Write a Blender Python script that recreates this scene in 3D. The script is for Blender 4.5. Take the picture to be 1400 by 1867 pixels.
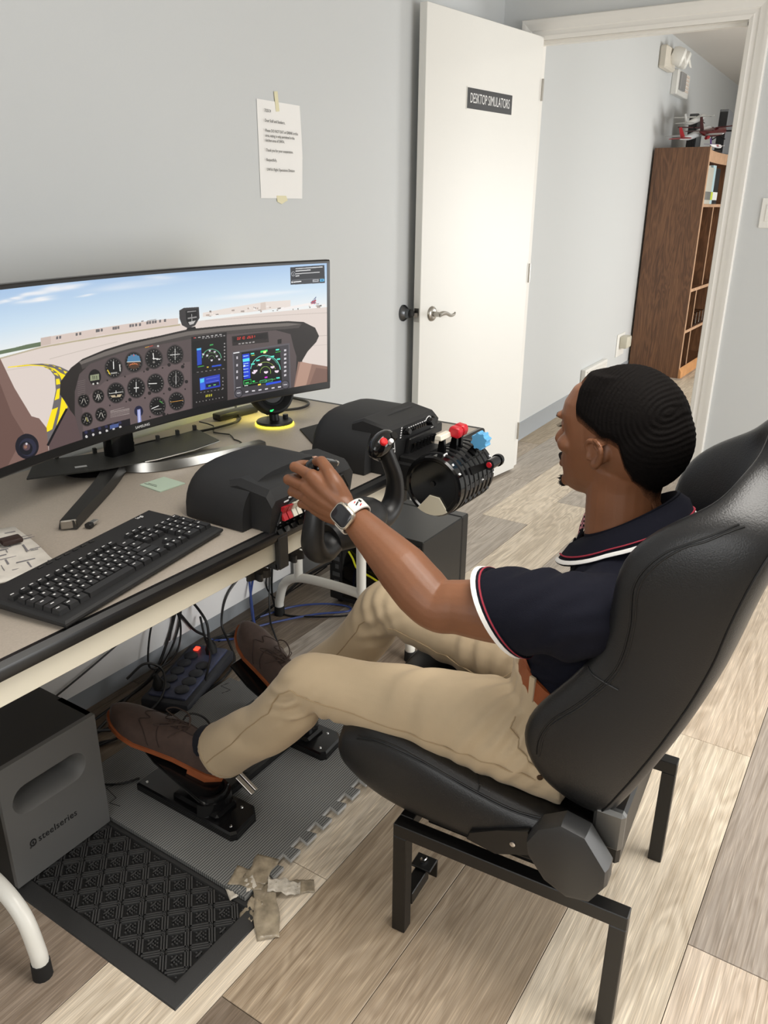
import bpy, bmesh, math, random
import numpy as np
from mathutils import Vector as V, Matrix as Mx, noise as mnoise
SC = bpy.context.scene
COL = SC.collection
for _o in list(bpy.data.objects):
    bpy.data.objects.remove(_o)
rnd = random.Random(7)
PI = math.pi

# ---------------------------------------------------------------- camera
cam_d = bpy.data.cameras.new('camera')
cam = bpy.data.objects.new('camera', cam_d)
COL.objects.link(cam)
_yaw, _pit, _rol = math.radians(32.84), math.radians(21.30), math.radians(0.49)
_f = V((math.cos(_pit)*math.cos(_yaw), math.cos(_pit)*math.sin(_yaw), -math.sin(_pit)))
_r = V((math.sin(_yaw), -math.cos(_yaw), 0))
_u = _r.cross(_f)
_r2 = _r*math.cos(_rol) + _u*math.sin(_rol)
_u2 = -_r*math.sin(_rol) + _u*math.cos(_rol)
cam.matrix_world = Mx(((_r2.x, _u2.x, -_f.x, 0), (_r2.y, _u2.y, -_f.y, 0), (_r2.z, _u2.z, -_f.z, 1.34), (0, 0, 0, 1)))
cam_d.sensor_fit = 'VERTICAL'
cam_d.sensor_height = 36.0
cam_d.lens = 1450.0/1867.0*36.0
cam_d.clip_start = 0.02
SC.camera = cam

# ---------------------------------------------------------------- light and exposure
SC.view_settings.view_transform = 'Standard'
SC.view_settings.look = 'None'
SC.view_settings.gamma = 1.0
SC.view_settings.use_curve_mapping = False
SC.view_settings.exposure = 0.16
SC.cycles.use_denoising = True
SC.cycles.max_bounces = 8
SC.cycles.diffuse_bounces = 5
SC.cycles.sample_clamp_indirect = 6.0
w = bpy.data.worlds.new('world')
SC.world = w
w.use_nodes = True
w.node_tree.nodes['Background'].inputs[0].default_value = (0.92, 0.96, 1.0, 1)
w.node_tree.nodes['Background'].inputs[1].default_value = 0.6

def area_light(name, loc, target, sx, sy, power, color):
    d = bpy.data.lights.new(name, 'AREA')
    d.shape = 'RECTANGLE'
    d.size, d.size_y, d.energy, d.color = sx, sy, power, color
    o = bpy.data.objects.new(name, d)
    COL.objects.link(o)
    o.location = loc
    o.rotation_euler = (V(target)-V(loc)).to_track_quat('-Z', 'Z').to_euler()
    return o
# daylight through the windows of the room (outside the frame), ceiling panels in room and hall
area_light('window_daylight', (2.2, -2.12, 1.15), (1.8, 1.0, 0.2), 2.4, 1.5, 62, (1.0, 0.99, 0.97))
area_light('side_window_daylight', (-1.22, 0.2, 1.55), (1.0, 0.6, 0.9), 1.5, 1.2, 17, (1.0, 0.99, 0.97))
cl_ = area_light('ceiling_panel_light', (1.2, -0.1, 2.53), (1.2, -0.1, 0), 1.2, 1.2, 19, (1.0, 0.96, 0.90))
cl_.data.spread = math.radians(105)     # spread narrowed so less of its light reaches the upper walls
area_light('hall_panel_light', (6.2, -0.3, 2.49), (6.2, -0.3, 0), 1.2, 1.2, 10, (1.0, 0.97, 0.92))
area_light('hall_daylight', (6.4, -1.4, 0.95), (5.6, 1.6, 0.4), 2.4, 1.4, 96, (1.0, 0.99, 0.96))

# ---------------------------------------------------------------- helpers
def lin(c):
    out = []
    for v in c:
        v = v/255.0
        out.append(v/12.92 if v <= 0.04045 else ((v+0.055)/1.055)**2.4)
    return (*out, 1.0)

def mat(name, rgb, rough=0.5, metal=0.0, bump=0.0, bscale=200.0, var=0.0, vscale=8.0, emit=0.0, spec=0.5, coat=0.0, sheen=0.0, alpha=1.0, trans=0.0, stretch=None):
    m = bpy.data.materials.new(name)
    m.use_nodes = True
    nt = m.node_tree
    b = nt.nodes['Principled BSDF']
    c = lin(rgb)
    b.inputs['Base Color'].default_value = c
    b.inputs['Roughness'].default_value = rough
    b.inputs['Metallic'].default_value = metal
    b.inputs['Specular IOR Level'].default_value = spec
    b.inputs['Coat Weight'].default_value = coat
    b.inputs['Sheen Weight'].default_value = sheen
    b.inputs['Transmission Weight'].default_value = trans
    b.inputs['Alpha'].default_value = alpha
    if emit:
        b.inputs['Emission Color'].default_value = c
        b.inputs['Emission Strength'].default_value = emit
    tc = None
    def coords(scale):
        tcn = nt.nodes.new('ShaderNodeTexCoord')
        mp = nt.nodes.new('ShaderNodeMapping')
        mp.inputs['Scale'].default_value = stretch if stretch else (1, 1, 1)
        nt.links.new(tcn.outputs['Object'], mp.inputs['Vector'])
        n = nt.nodes.new('ShaderNodeTexNoise')
        n.inputs['Scale'].default_value = scale
        n.inputs['Detail'].default_value = 5
        nt.links.new(mp.outputs['Vector'], n.inputs['Vector'])
        return n
    if var:
        n = coords(vscale)
        r = nt.nodes.new('ShaderNodeValToRGB')
        r.color_ramp.elements[0].position = 0.3
        r.color_ramp.elements[1].position = 0.7
        r.color_ramp.elements[0].color = tuple(min(1, x*(1-var)) for x in c[:3])+(1,)
        r.color_ramp.elements[1].color = tuple(min(1, x*(1+var)) for x in c[:3])+(1,)
        nt.links.new(n.outputs['Fac'], r.inputs['Fac'])
        nt.links.new(r.outputs['Color'], b.inputs['Base Color'])
    if bump:
        n = coords(bscale)
        bp = nt.nodes.new('ShaderNodeBump')
        bp.inputs['Strength'].default_value = bump
        bp.inputs['Distance'].default_value = 0.002
        nt.links.new(n.outputs['Fac'], bp.inputs['Height'])
        nt.links.new(bp.outputs['Normal'], b.inputs['Normal'])
    return m

def wood_mat(name, rgb, dark, axis=0, rough=0.45, use_obj_color=False, figure=1.0):
    """Long-grained wood: streaks and cathedral figure along one axis, in world-sized object space."""
    m = bpy.data.materials.new(name)
    m.use_nodes = True
    nt = m.node_tree
    L = nt.links.new
    b = nt.nodes['Principled BSDF']
    b.inputs['Roughness'].default_value = rough
    g = nt.nodes.new('ShaderNodeTexCoord')
    oi = nt.nodes.new('ShaderNodeObjectInfo')
    off = nt.nodes.new('ShaderNodeVectorMath'); off.operation = 'SCALE'
    cmb = nt.nodes.new('ShaderNodeCombineXYZ')
    for i in range(3):
        L(oi.outputs['Random'], cmb.inputs[i])
    L(cmb.outputs[0], off.inputs[0]); off.inputs['Scale'].default_value = 37.0
    add = nt.nodes.new('ShaderNodeVectorMath'); add.operation = 'ADD'
    L(g.outputs['Object'], add.inputs[0]); L(off.outputs[0], add.inputs[1])
    def noise_at(sl, sa, detail, dist, rough_=0.6):
        mp = nt.nodes.new('ShaderNodeMapping')
        s = [sa, sa, sa]; s[axis] = sl
        mp.inputs['Scale'].default_value = s
        L(add.outputs[0], mp.inputs['Vector'])
        n = nt.nodes.new('ShaderNodeTexNoise')
        n.inputs['Scale'].default_value = 1.0
        n.inputs['Detail'].default_value = detail
        n.inputs['Distortion'].default_value = dist
        n.inputs['Roughness'].default_value = rough_
        L(mp.outputs[0], n.inputs['Vector'])
        return n
    n1 = noise_at(2.0, 120, 8, 0.3, 0.7)
    n2 = noise_at(1.1, 7.5, 3, 0.9)
    n3 = noise_at(5.0, 420, 4, 0.0, 0.7)
    # cathedral rings out of the broad noise
    mul = nt.nodes.new('ShaderNodeMath'); mul.operation = 'MULTIPLY'; mul.inputs[1].default_value = 70.0
    sn = nt.nodes.new('ShaderNodeMath'); sn.operation = 'SINE'
    L(n2.outputs['Fac'], mul.inputs[0]); L(mul.outputs[0], sn.inputs[0])
    def madd(a, ka, bb, kb):
        x = nt.nodes.new('ShaderNodeMath'); x.operation = 'MULTIPLY'; x.inputs[1].default_value = ka
        L(a, x.inputs[0])
        y = nt.nodes.new('ShaderNodeMath'); y.operation = 'MULTIPLY_ADD'; y.inputs[1].default_value = kb
        L(bb, y.inputs[0]); L(x.outputs[0], y.inputs[2])
        return y.outputs[0]
    v = madd(n1.outputs['Fac'], 0.52, n3.outputs['Fac'], 0.40)
    v = madd(v, 1.0, sn.outputs[0], 0.05*figure)
    v = madd(v, 1.0, n2.outputs['Fac'], 0.25)
    r = nt.nodes.new('ShaderNodeValToRGB')
    r.color_ramp.elements[0].position = 0.40
    r.color_ramp.elements[1].position = 0.74
    r.color_ramp.elements[0].color = lin(dark)
    r.color_ramp.elements[1].color = lin(rgb)
    L(v, r.inputs['Fac'])
    if use_obj_color:
        mx = nt.nodes.new('ShaderNodeMix'); mx.data_type = 'RGBA'; mx.blend_type = 'MULTIPLY'
        mx.inputs[0].default_value = 1.0
        L(r.outputs['Color'], mx.inputs[6]); L(oi.outputs['Color'], mx.inputs[7])
        L(mx.outputs[2], b.inputs['Base Color'])
    else:
        L(r.outputs['Color'], b.inputs['Base Color'])
    n4 = noise_at(13.0, 520, 2, 0.0, 0.5)
    r4 = nt.nodes.new('ShaderNodeValToRGB')
    r4.color_ramp.elements[0].position = 0.50; r4.color_ramp.elements[1].position = 0.66
    r4.color_ramp.elements[0].color = (0.94, 0.94, 0.94, 1); r4.color_ramp.elements[1].color = (1.20, 1.19, 1.17, 1)
    L(n4.outputs['Fac'], r4.inputs['Fac'])
    src = b.inputs['Base Color'].links[0].from_socket
    m4 = nt.nodes.new('ShaderNodeMix'); m4.data_type = 'RGBA'; m4.blend_type = 'MULTIPLY'; m4.inputs[0].default_value = 1.0
    L(src, m4.inputs[6]); L(r4.outputs['Color'], m4.inputs[7]); L(m4.outputs[2], b.inputs['Base Color'])
    bp = nt.nodes.new('ShaderNodeBump'); bp.inputs['Strength'].default_value = 0.25; bp.inputs['Distance'].default_value = 0.0008
    L(v, bp.inputs['Height']); L(bp.outputs['Normal'], b.inputs['Normal'])
    return m

def catmull(pts, n=6, closed=False):
    P = [V(p) for p in pts]
    if len(P) < 3:
        return P
    out = []
    m = len(P)
    segs = m if closed else m-1
    for i in range(segs):
        a = P[(i-1) % m] if (closed or i > 0) else P[0]*2-P[1]
        b = P[i]; c = P[(i+1) % m]
        d = P[(i+2) % m] if (closed or i+2 < m) else P[-1]*2-P[-2]
        for k in range(n):
            t = k/n
            out.append(0.5*((2*b)+(c-a)*t+(2*a-5*b+4*c-d)*t*t+(3*b-a-3*c+d)*t**3))
    if not closed:
        out.append(P[-1].copy())
    return out

class G:
    """Collects shapes, in world metres, for one mesh."""
    def __init__(s):
        s.bm = bmesh.new()
    def box(s, c, d, R=None, bev=0.0, seg=1):
        M = Mx.Translation(V(c))
        if R is not None:
            M = M @ R.to_4x4()
        M = M @ Mx.Diagonal((d[0], d[1], d[2], 1))
        r = bmesh.ops.create_cube(s.bm, size=1.0, matrix=M)
        if bev > 0:
            es = list({e for v in r['verts'] for e in v.link_edges})
            bmesh.ops.bevel(s.bm, geom=es, offset=bev, segments=seg, affect='EDGES', profile=0.5)
        return s
    def bx(s, x0, x1, y0, y1, z0, z1, bev=0.0, seg=1):
        return s.box(((x0+x1)/2, (y0+y1)/2, (z0+z1)/2), (x1-x0, y1-y0, z1-z0), None, bev, seg)
    def loft(s, rings, cap0=True, cap1=True, closed=True):
        bm = s.bm
        R = [[bm.verts.new(p) for p in ring] for ring in rings]
        n = len(R[0])
        for a, b in zip(R, R[1:]):
            for i in range(n if closed else n-1):
                j = (i+1) % n
                bm.faces.new((a[i], a[j], b[j], b[i]))
        if cap0 and closed: bm.faces.new(R[0][::-1])
        if cap1 and closed: bm.faces.new(R[-1])
        return s
    def tube(s, pts, r, n=8, sub=0, cap=True, flat=1.0):
        P = catmull(pts, sub) if sub else [V(p) for p in pts]
        rr = r if isinstance(r, (list, tuple)) else None
        m = len(P)
        rings = []
        t0 = (P[1]-P[0]).normalized()
        nrm = t0.cross(V((0, 0, 1)))
        if nrm.length < 0.05: nrm = t0.cross(V((1, 0, 0)))
        nrm.normalize()
        for i, p in enumerate(P):
            t = (P[min(i+1, m-1)]-P[max(i-1, 0)])
            if t.length < 1e-9: t = t0
            t.normalize()
            nrm = nrm-t*nrm.dot(t)
            if nrm.length < 1e-6: nrm = t.orthogonal()
            nrm.normalize()
            bn = t.cross(nrm)
            if rr:
                q = i/(m-1)*(len(rr)-1); k = min(int(q), len(rr)-2); rad = rr[k]+(rr[k+1]-rr[k])*(q-k)
            else:
                rad = r
            rings.append([p+nrm*(rad*math.cos(2*PI*j/n))+bn*(rad*flat*math.sin(2*PI*j/n)) for j in range(n)])
        return s.loft(rings, cap, cap)
    def cyl(s, p0, p1, r0, r1=None, n=16):
        return s.tube([p0, p1], [r0, r0 if r1 is None else r1], n)
    def lathe(s, prof, o, ax, n=24, cap=True):
        ax = V(ax).normalized(); u = ax.orthogonal().normalized(); v = ax.cross(u); o = V(o)
        rings = [[o+ax*h+(u*math.cos(2*PI*j/n)+v*math.sin(2*PI*j/n))*max(r, 1e-5) for j in range(n)] for r, h in prof]
        return s.loft(rings, cap, cap)
    def prism(s, pts, ext, bev=0.0):
        bm = s.bm
        e = V(ext)
        a = [bm.verts.new(V(p)) for p in pts]
        b = [bm.verts.new(V(p)+e) for p in pts]
        n = len(a)
        fs = [bm.faces.new(a[::-1]), bm.faces.new(b)]
        for i in range(n):
            j = (i+1) % n
            fs.append(bm.faces.new((a[i], a[j], b[j], b[i])))
        if bev:
            es = list({x for f in fs for x in f.edges})
            bmesh.ops.bevel(bm, geom=es, offset=bev, segments=1, affect='EDGES', profile=0.5)
        return s
    def sphere(s, c, r, n=12, sc=(1, 1, 1), R=None):
        M = Mx.Translation(V(c))
        if R is not None: M = M @ R.to_4x4()
        M = M @ Mx.Diagonal((sc[0], sc[1], sc[2], 1))
        bmesh.ops.create_uvsphere(s.bm, u_segments=n, v_segments=max(6, n*2//3), radius=r, matrix=M)
        return s
    def face(s, pts):
        s.bm.faces.new([s.bm.verts.new(V(p)) for p in pts]); return s
    def mesh(s, name, m, smooth=0.6):
        bm = s.bm
        bmesh.ops.recalc_face_normals(bm, faces=bm.faces)
        if smooth:
            for f in bm.faces: f.smooth = True
            for e in bm.edges:
                if len(e.link_faces) == 2 and e.calc_face_angle(0) > smooth: e.smooth = False
        me = bpy.data.meshes.new(name)
        bm.to_mesh(me); bm.free()
        if m is not None:
            for q in (m if isinstance(m, (list, tuple)) else [m]): me.materials.append(q)
        return me
    def obj(s, name, m, parent=None, smooth=0.6, sub=0):
        return link(name, s.mesh(name, m, smooth), parent, sub)

WOFF = {}
def link(name, me, parent=None, sub=0):
    o = bpy.data.objects.new(name, me)
    COL.objects.link(o)
    if parent is not None:
        o.parent = parent
        o.location = -V(WOFF.get(parent.name, (0, 0, 0)))
    WOFF[o.name] = V((0, 0, 0))
    if sub:
        md = o.modifiers.new('smooth', 'SUBSURF'); md.levels = sub; md.render_levels = sub
    return o
def thing(name, label, cat, loc=(0, 0, 0), group=None):
    o = bpy.data.objects.new(name, None)
    o.empty_display_size = 0.05
    COL.objects.link(o)
    o.location = loc
    WOFF[o.name] = V(loc)
    return tag(o, label, cat, group)
def tag(o, label=None, cat=None, group=None, kind=None):
    if label: o['label'] = label
    if cat: o['category'] = cat
    if group: o['group'] = group
    if kind: o['kind'] = kind
    return o
def plabel(o, s):
    o['label'] = s
    return o
def struct(o):
    o['kind'] = 'structure'
    return o
def piece(name, me, parent, loc=(0, 0, 0), rot=None):
    """A child that shares mesh data; the mesh is centred on its own origin."""
    o = bpy.data.objects.new(name, me)
    COL.objects.link(o)
    o.parent = parent
    o.location = V(loc)-V(WOFF.get(parent.name, (0, 0, 0)))
    if rot is not None: o.rotation_euler = rot
    WOFF[o.name] = V(loc)
    return o
def copy_tree(o, parent=None, shift=None, depth=0):
    c = o.copy()
    COL.objects.link(c)
    if parent is not None: c.parent = parent
    if shift is not None and depth == 0: c.location = o.location+V(shift)
    for ch in list(o.children): copy_tree(ch, c, None, depth+1)
    return c
_tc = 0
def text_mesh(s, size, M, m, name, parent, xs=1.0, align='LEFT', thick=0.0003, space=1.0, res=3, spacing_line=1.0):
    """Lettering as thin mesh; M places the text's xy plane in the world."""
    cu = bpy.data.curves.new('lettering_curve', 'FONT')
    cu.body = s; cu.size = size; cu.align_x = align; cu.align_y = 'CENTER'
    cu.extrude = thick; cu.resolution_u = res; cu.space_character = space; cu.space_line = spacing_line
    t = bpy.data.objects.new('lettering_tmp', cu)
    COL.objects.link(t)
    dg = bpy.context.evaluated_depsgraph_get(); dg.update()
    me = bpy.data.meshes.new_from_object(t.evaluated_get(dg))
    bpy.data.objects.remove(t); bpy.data.curves.remove(cu)
    me.transform(M @ Mx.Diagonal((xs, 1, 1, 1)))
    me.materials.clear(); me.materials.append(m)
    me.name = name
    return link(name, me, parent)
def frame(o, x, y):
    """Matrix whose local x,y,z axes are x, y, x cross y, at o."""
    x = V(x).normalized(); z = x.cross(V(y)).normalized(); y = z.cross(x)
    return Mx(((x.x, y.x, z.x, o[0]), (x.y, y.y, z.y, o[1]), (x.z, y.z, z.z, o[2]), (0, 0, 0, 1)))
def rotz(a): return Mx.Rotation(a, 3, 'Z')
def remesh(parts_bm, voxel, smooth_it=4, fac=0.5):
    """Union of closed shapes as one continuous skin."""
    me = bpy.data.meshes.new('tmp'); parts_bm.to_mesh(me)
    o = bpy.data.objects.new('tmp', me); COL.objects.link(o)
    md = o.modifiers.new('r', 'REMESH'); md.mode = 'VOXEL'; md.voxel_size = voxel; md.adaptivity = 0
    sm = o.modifiers.new('s', 'SMOOTH'); sm.iterations = smooth_it; sm.factor = fac
    dg = bpy.context.evaluated_depsgraph_get(); dg.update()
    out = bpy.data.meshes.new_from_object(o.evaluated_get(dg))
    bpy.data.objects.remove(o); bpy.data.meshes.remove(me)
    for p in out.polygons: p.use_smooth = True
    return out

# ---------------------------------------------------------------- shared materials
M_wall = mat('wall_paint', (203, 206, 207), 0.6, bump=0.05, bscale=160)
M_ceil = mat('ceiling_paint', (214, 210, 204), 0.8)
M_trim = mat('trim_paint', (231, 229, 224), 0.4)
M_door = mat('door_paint', (226, 225, 220), 0.42, bump=0.03, bscale=60)
M_vinyl = mat('grey_baseboard_vinyl', (158, 163, 168), 0.45)
M_plast = mat('black_plastic', (24, 24, 25), 0.42, bump=0.06, bscale=900)
M_gloss = mat('gloss_black_plastic', (12, 12, 13), 0.12)
M_matte = mat('matte_black_plastic', (27, 27, 28), 0.62, bump=0.08, bscale=1200)
M_white = mat('white_plastic', (232, 231, 226), 0.4)
M_print = mat('white_print', (225, 225, 225), 0.6)
M_ink = mat('black_print', (28, 28, 30), 0.7)
M_metal = mat('brushed_steel', (176, 172, 165), 0.3, 1.0)
M_chrome = mat('chrome', (210, 210, 210), 0.12, 1.0)
M_leather = mat('black_leather', (27, 27, 28), 0.36, bump=0.22, bscale=420)
M_stitch = mat('black_stitching', (14, 14, 15), 0.5)
M_steel = mat('black_painted_steel', (17, 16, 15), 0.38, bump=0.05, bscale=300)
M_tube = mat('white_painted_tube', (226, 225, 218), 0.32)
M_rubber = mat('black_rubber', (18, 18, 18), 0.7)
M_red = mat('red_plastic', (196, 24, 40), 0.35)
M_blue = mat('light_blue_plastic', (96, 168, 214), 0.4)
M_cord = mat('black_cord', (17, 17, 18), 0.45)
# ================================================================ the setting
Y_W = 1.83      # wall behind the desk, which runs on along the hall
X_B = 3.81      # wall with the doorway
CZ = 2.56
HZ = 2.54
floor = struct(G().bx(-1.45, 11.0, -2.3, Y_W+0.4, -0.06, -0.006).obj('floor', mat('subfloor', (60, 54, 48), 0.9)))
M_plank = wood_mat('vinyl_plank', (255, 255, 255), (178, 170, 160), 0, 0.42, True)
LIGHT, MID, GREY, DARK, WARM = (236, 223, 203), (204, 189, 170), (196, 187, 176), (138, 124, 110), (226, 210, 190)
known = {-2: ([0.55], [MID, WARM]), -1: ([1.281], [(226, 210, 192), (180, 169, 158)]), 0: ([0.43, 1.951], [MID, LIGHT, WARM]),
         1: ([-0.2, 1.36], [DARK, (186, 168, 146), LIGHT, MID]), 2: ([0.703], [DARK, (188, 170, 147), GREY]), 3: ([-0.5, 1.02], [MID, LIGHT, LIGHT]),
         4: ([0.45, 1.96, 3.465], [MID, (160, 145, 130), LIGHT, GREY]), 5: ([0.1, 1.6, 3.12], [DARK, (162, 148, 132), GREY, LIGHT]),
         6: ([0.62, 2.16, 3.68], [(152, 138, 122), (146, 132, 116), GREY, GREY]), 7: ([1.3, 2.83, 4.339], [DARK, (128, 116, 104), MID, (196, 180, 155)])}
PW, PL = 0.2265, 1.524
for k in range(-10, 9):
    y0, y1 = 0.115+PW*k, 0.115+PW*(k+1)
    
    xs0, cols = known.get(k, ([rnd.uniform(0, 1.4)], None))
    xs = list(xs0)
    while xs[0] > -1.3+PL: xs.insert(0, xs[0]-PL)
    n_pre = len(xs)-len(xs0)
    while xs[-1] < 11.0-0.3: xs.append(xs[-1]+PL)
    edges = [-1.3]+[x for x in xs if -1.25 < x < 10.9]+[11.0]
    for i in range(len(edges)-1):
        a, b = edges[i], edges[i+1]
        if k < -4 and a > 4.5: continue
        g = G()
        g.bx(a+0.0007, b-0.0007, y0+0.0007, y1-0.0007, -0.006, 0.0, 0.0009)
        p = g.obj('plank', M_plank, floor, smooth=0)
        j = i-(n_pre if xs[0] > -1.25 else n_pre-1)
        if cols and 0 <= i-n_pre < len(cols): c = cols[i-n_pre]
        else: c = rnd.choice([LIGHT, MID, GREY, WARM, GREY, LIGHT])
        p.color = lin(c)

TH_W = math.atan(0.0373)     # the back wall runs a little out of square with the floor boards
def skew(o, base=(0, 0, 0)):
    """turns a thing about the wall corner so that it lies along the back wall"""
    R = rotz(TH_W); pv = V((X_B, Y_W, 0))
    o.location = pv+R @ (V(o.location)-pv)
    o.rotation_euler = (0, 0, TH_W)
    return o
def yw(x): return Y_W-0.0373*max(0, X_B-x)
wall_back = skew(struct(G().bx(-1.45, X_B, Y_W, Y_W+0.1, 0, CZ).obj('wall_back', M_wall)))
wall_hall = skew(struct(G().bx(X_B, 11.3, Y_W, Y_W+0.1, 0, CZ+0.08).obj('wall_hall', M_wall)))
DY0, DY1, DZ = 0.757, 1.660, 2.03     # doorway
g = G()
g.bx(X_B, X_B+0.09, DY1, Y_W, 0, CZ); g.bx(X_B, X_B+0.09, -2.2, DY0, 0, CZ); g.bx(X_B, X_B+0.09, DY0, DY1, DZ, CZ)
struct(g.obj('wall_right', M_wall))
g = G()
g.bx(-1.3, 1.05, -2.3, -2.2, 0, CZ); g.bx(3.55, X_B+0.09, -2.3, -2.2, 0, CZ); g.bx(1.05, 3.55, -2.3, -2.2, 0, 0.35); g.bx(1.05, 3.55, -2.3, -2.2, 2.05, CZ)
struct(g.obj('wall_front', M_wall))
g = G()
g.bx(-1.4, -1.3, -2.3, -0.55, 0, CZ); g.bx(-1.4, -1.3, 0.95, Y_W+0.1, 0, CZ); g.bx(-1.4, -1.3, -0.55, 0.95, 0, 0.95); g.bx(-1.4, -1.3, -0.55, 0.95, 2.15, CZ)
struct(g.obj('wall_left', M_wall))
struct(G().bx(11.0, 11.1, -1.6, Y_W+0.4, 0, CZ).obj('wall_end', M_wall))
struct(G().bx(X_B+0.09, 11.1, -1.7, -1.6, 0, CZ).obj('wall_far', M_wall))
struct(G().bx(-1.4, X_B+0.09, -2.3, Y_W+0.1, CZ, CZ+0.08).obj('ceiling', M_ceil))
struct(G().bx(X_B+0.09, 11.1, -1.7, Y_W+0.38, HZ, HZ+0.08).obj('ceiling_hall', M_ceil))
skew(struct(G().prism([(-1.3, Y_W, 0), (-1.3, Y_W-0.008, 0), (-1.3, Y_W-0.006, 0.095), (-1.3, Y_W, 0.1)], (X_B+1.3, 0, 0)).obj('baseboard_back', M_vinyl)))
skew(struct(G().prism([(X_B+0.09, Y_W, 0), (X_B+0.09, Y_W-0.012, 0), (X_B+0.09, Y_W-0.006, 0.012), (X_B+0.09, Y_W-0.006, 0.1), (X_B+0.09, Y_W, 0.105)], (7.2, 0, 0)).obj('baseboard_hall', M_vinyl)))
struct(G().bx(X_B-0.008, X_B, -2.2, DY0-0.075, 0, 0.1).obj('baseboard_right', M_vinyl))

# door casing: moulded section swept round the opening, on the room side, plus the jamb lining
def casing(name, a, b, out, depth_dir=-1):
    """a->b along the opening's edge; out = direction away from the opening."""
    a, b, out = V(a), V(b), V(out)
    prof = [(-0.012, 0.0), (-0.012, 0.012), (0.004, 0.016), (0.010, 0.013), (0.022, 0.013), (0.027, 0.018), (0.048, 0.020), (0.058, 0.024), (0.068, 0.024), (0.072, 0.018), (0.072, 0.0)]
    g = G()
    t = (b-a).normalized()
    ring = lambda p, miter: [p+out*u+V((depth_dir*w, 0, 0))+t*(u*miter) for u, w in prof]
    g.loft([ring(a, m0), ring(b, m1)])
    return struct(g.obj(name, M_trim, None, 0.5))
m0, m1 = 0, 1
casing('trim_1', (X_B, DY1, 0), (X_B, DY1, DZ), (0, 1, 0))
casing('trim_2', (X_B, DY0, 0), (X_B, DY0, DZ), (0, -1, 0))
m0, m1 = -1, 1
casing('trim_3', (X_B, DY0, DZ), (X_B, DY1, DZ), (0, 0, 1))
g = G()
g.bx(X_B-0.005, X_B+0.095, DY0, DY0+0.012, 0, DZ); g.bx(X_B-0.005, X_B+0.095, DY1-0.004, DY1, 0, DZ); g.bx(X_B-0.005, X_B+0.095, DY0, DY1, DZ-0.012, DZ)
g.bx(X_B+0.035, X_B+0.065, DY0+0.012, DY0+0.024, 0, DZ-0.012); g.bx(X_B+0.035, X_B+0.065, DY0, DY1, DZ-0.024, DZ-0.012)
struct(g.obj('trim_4', M_trim))

# ---- the door leaf, open against the back wall
hx, hy = 3.795, 1.622
fx, fy = 2.941, 1.727
dx = V((fx-hx, fy-hy, 0)); DL = dx.length; dx.normalize()
dn = V((dx.y, -dx.x, 0))           # faces the room?
if dn.y > 0: dn = -dn
DB, DT = 0.014, 2.030
th = 0.035
def dpt(s, z, out=0.0): return V((hx, hy, z))+dx*s+dn*out
g = G()
g.box(dpt(DL/2, (DB+DT)/2, -th/2), (DL, th, DT-DB), rotz(math.atan2(dx.y, dx.x)), 0.0015)
door = struct(g.obj('door_1', M_door))
door['label'] = 'white flush door standing open against the back wall'
# lever set
hz = 0.897
def lever_set(side):
    o0 = 0.0 if side > 0 else -th
    g = G()
    c = dpt(DL-0.082, hz, o0)
    n = dn*side
    g.lathe([(0.001, 0.012), (0.020, 0.012), (0.026, 0.009), (0.031, 0.004), (0.032, 0.0), (0.001, 0.0)][::-1], c, n, 28)
    g.cyl(c+n*0.008, c+n*0.046, 0.0115, 0.0095, 16)
    k = c+n*0.046
    g.tube([k+dx*0.006, k-dx*0.018+V((0, 0, 0.004)), k-dx*0.045+V((0, 0, 0.001)), k-dx*0.075+V((0, 0, -0.010)), k-dx*0.098+V((0, 0, -0.008)), k-dx*0.108+V((0, 0, 0.0))], [0.011, 0.010, 0.008, 0.007, 0.006, 0.004], 10, 4)
    return g.obj('door_handle', M_metal, door)
lever_set(1)
lever_set(-1)
g = G()
ec = dpt(DL+0.0008, hz, -th/2)
g.box(ec, (0.0016, 0.025, 0.057), rotz(math.atan2(dx.y, dx.x)), 0.0004)
g.prism([ec+dx*0.0+dn*-0.006+V((0, 0, -0.009)), ec+dx*0.011+dn*-0.005+V((0, 0, -0.009)), ec+dn*0.007+V((0, 0, -0.009))], (0, 0, 0.018))
g.obj('latch_plate', M_metal, door)
for z in (0.22, 1.02, 1.82):
    G().cyl((hx+0.006, hy-0.006, z-0.045), (hx+0.006, hy-0.006, z+0.045), 0.006, None, 10).obj('hinge', M_metal, door)

# sign on the door
s0 = 0.496; sw = 0.234
sg = thing('door_sign', 'black and white lettered sign fixed high on the open white door', 'sign', dpt(s0+sw/2-0.10, 1.733, 0.001))
sA, sB = 0.240, 0.586
zc = 1.737
G().box(dpt((sA+sB)/2, zc, 0.0015), (sB-sA, 0.003, 0.081), rotz(math.atan2(dx.y, dx.x))).obj('sign_border', M_white, sg)
G().box(dpt((sA+sB)/2, zc, 0.0028), (sB-sA-0.005, 0.002, 0.076), rotz(math.atan2(dx.y, dx.x))).obj('sign_panel', mat('sign_black', (40, 41, 43), 0.5), sg)
text_mesh('DESKTOP SIMULATORS', 0.052, frame(dpt((sA+sB)/2, zc, 0.0042), -dx, (0, 0, 1)), M_print, 'lettering', sg, 0.56, 'CENTER', 0.0004)

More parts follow.
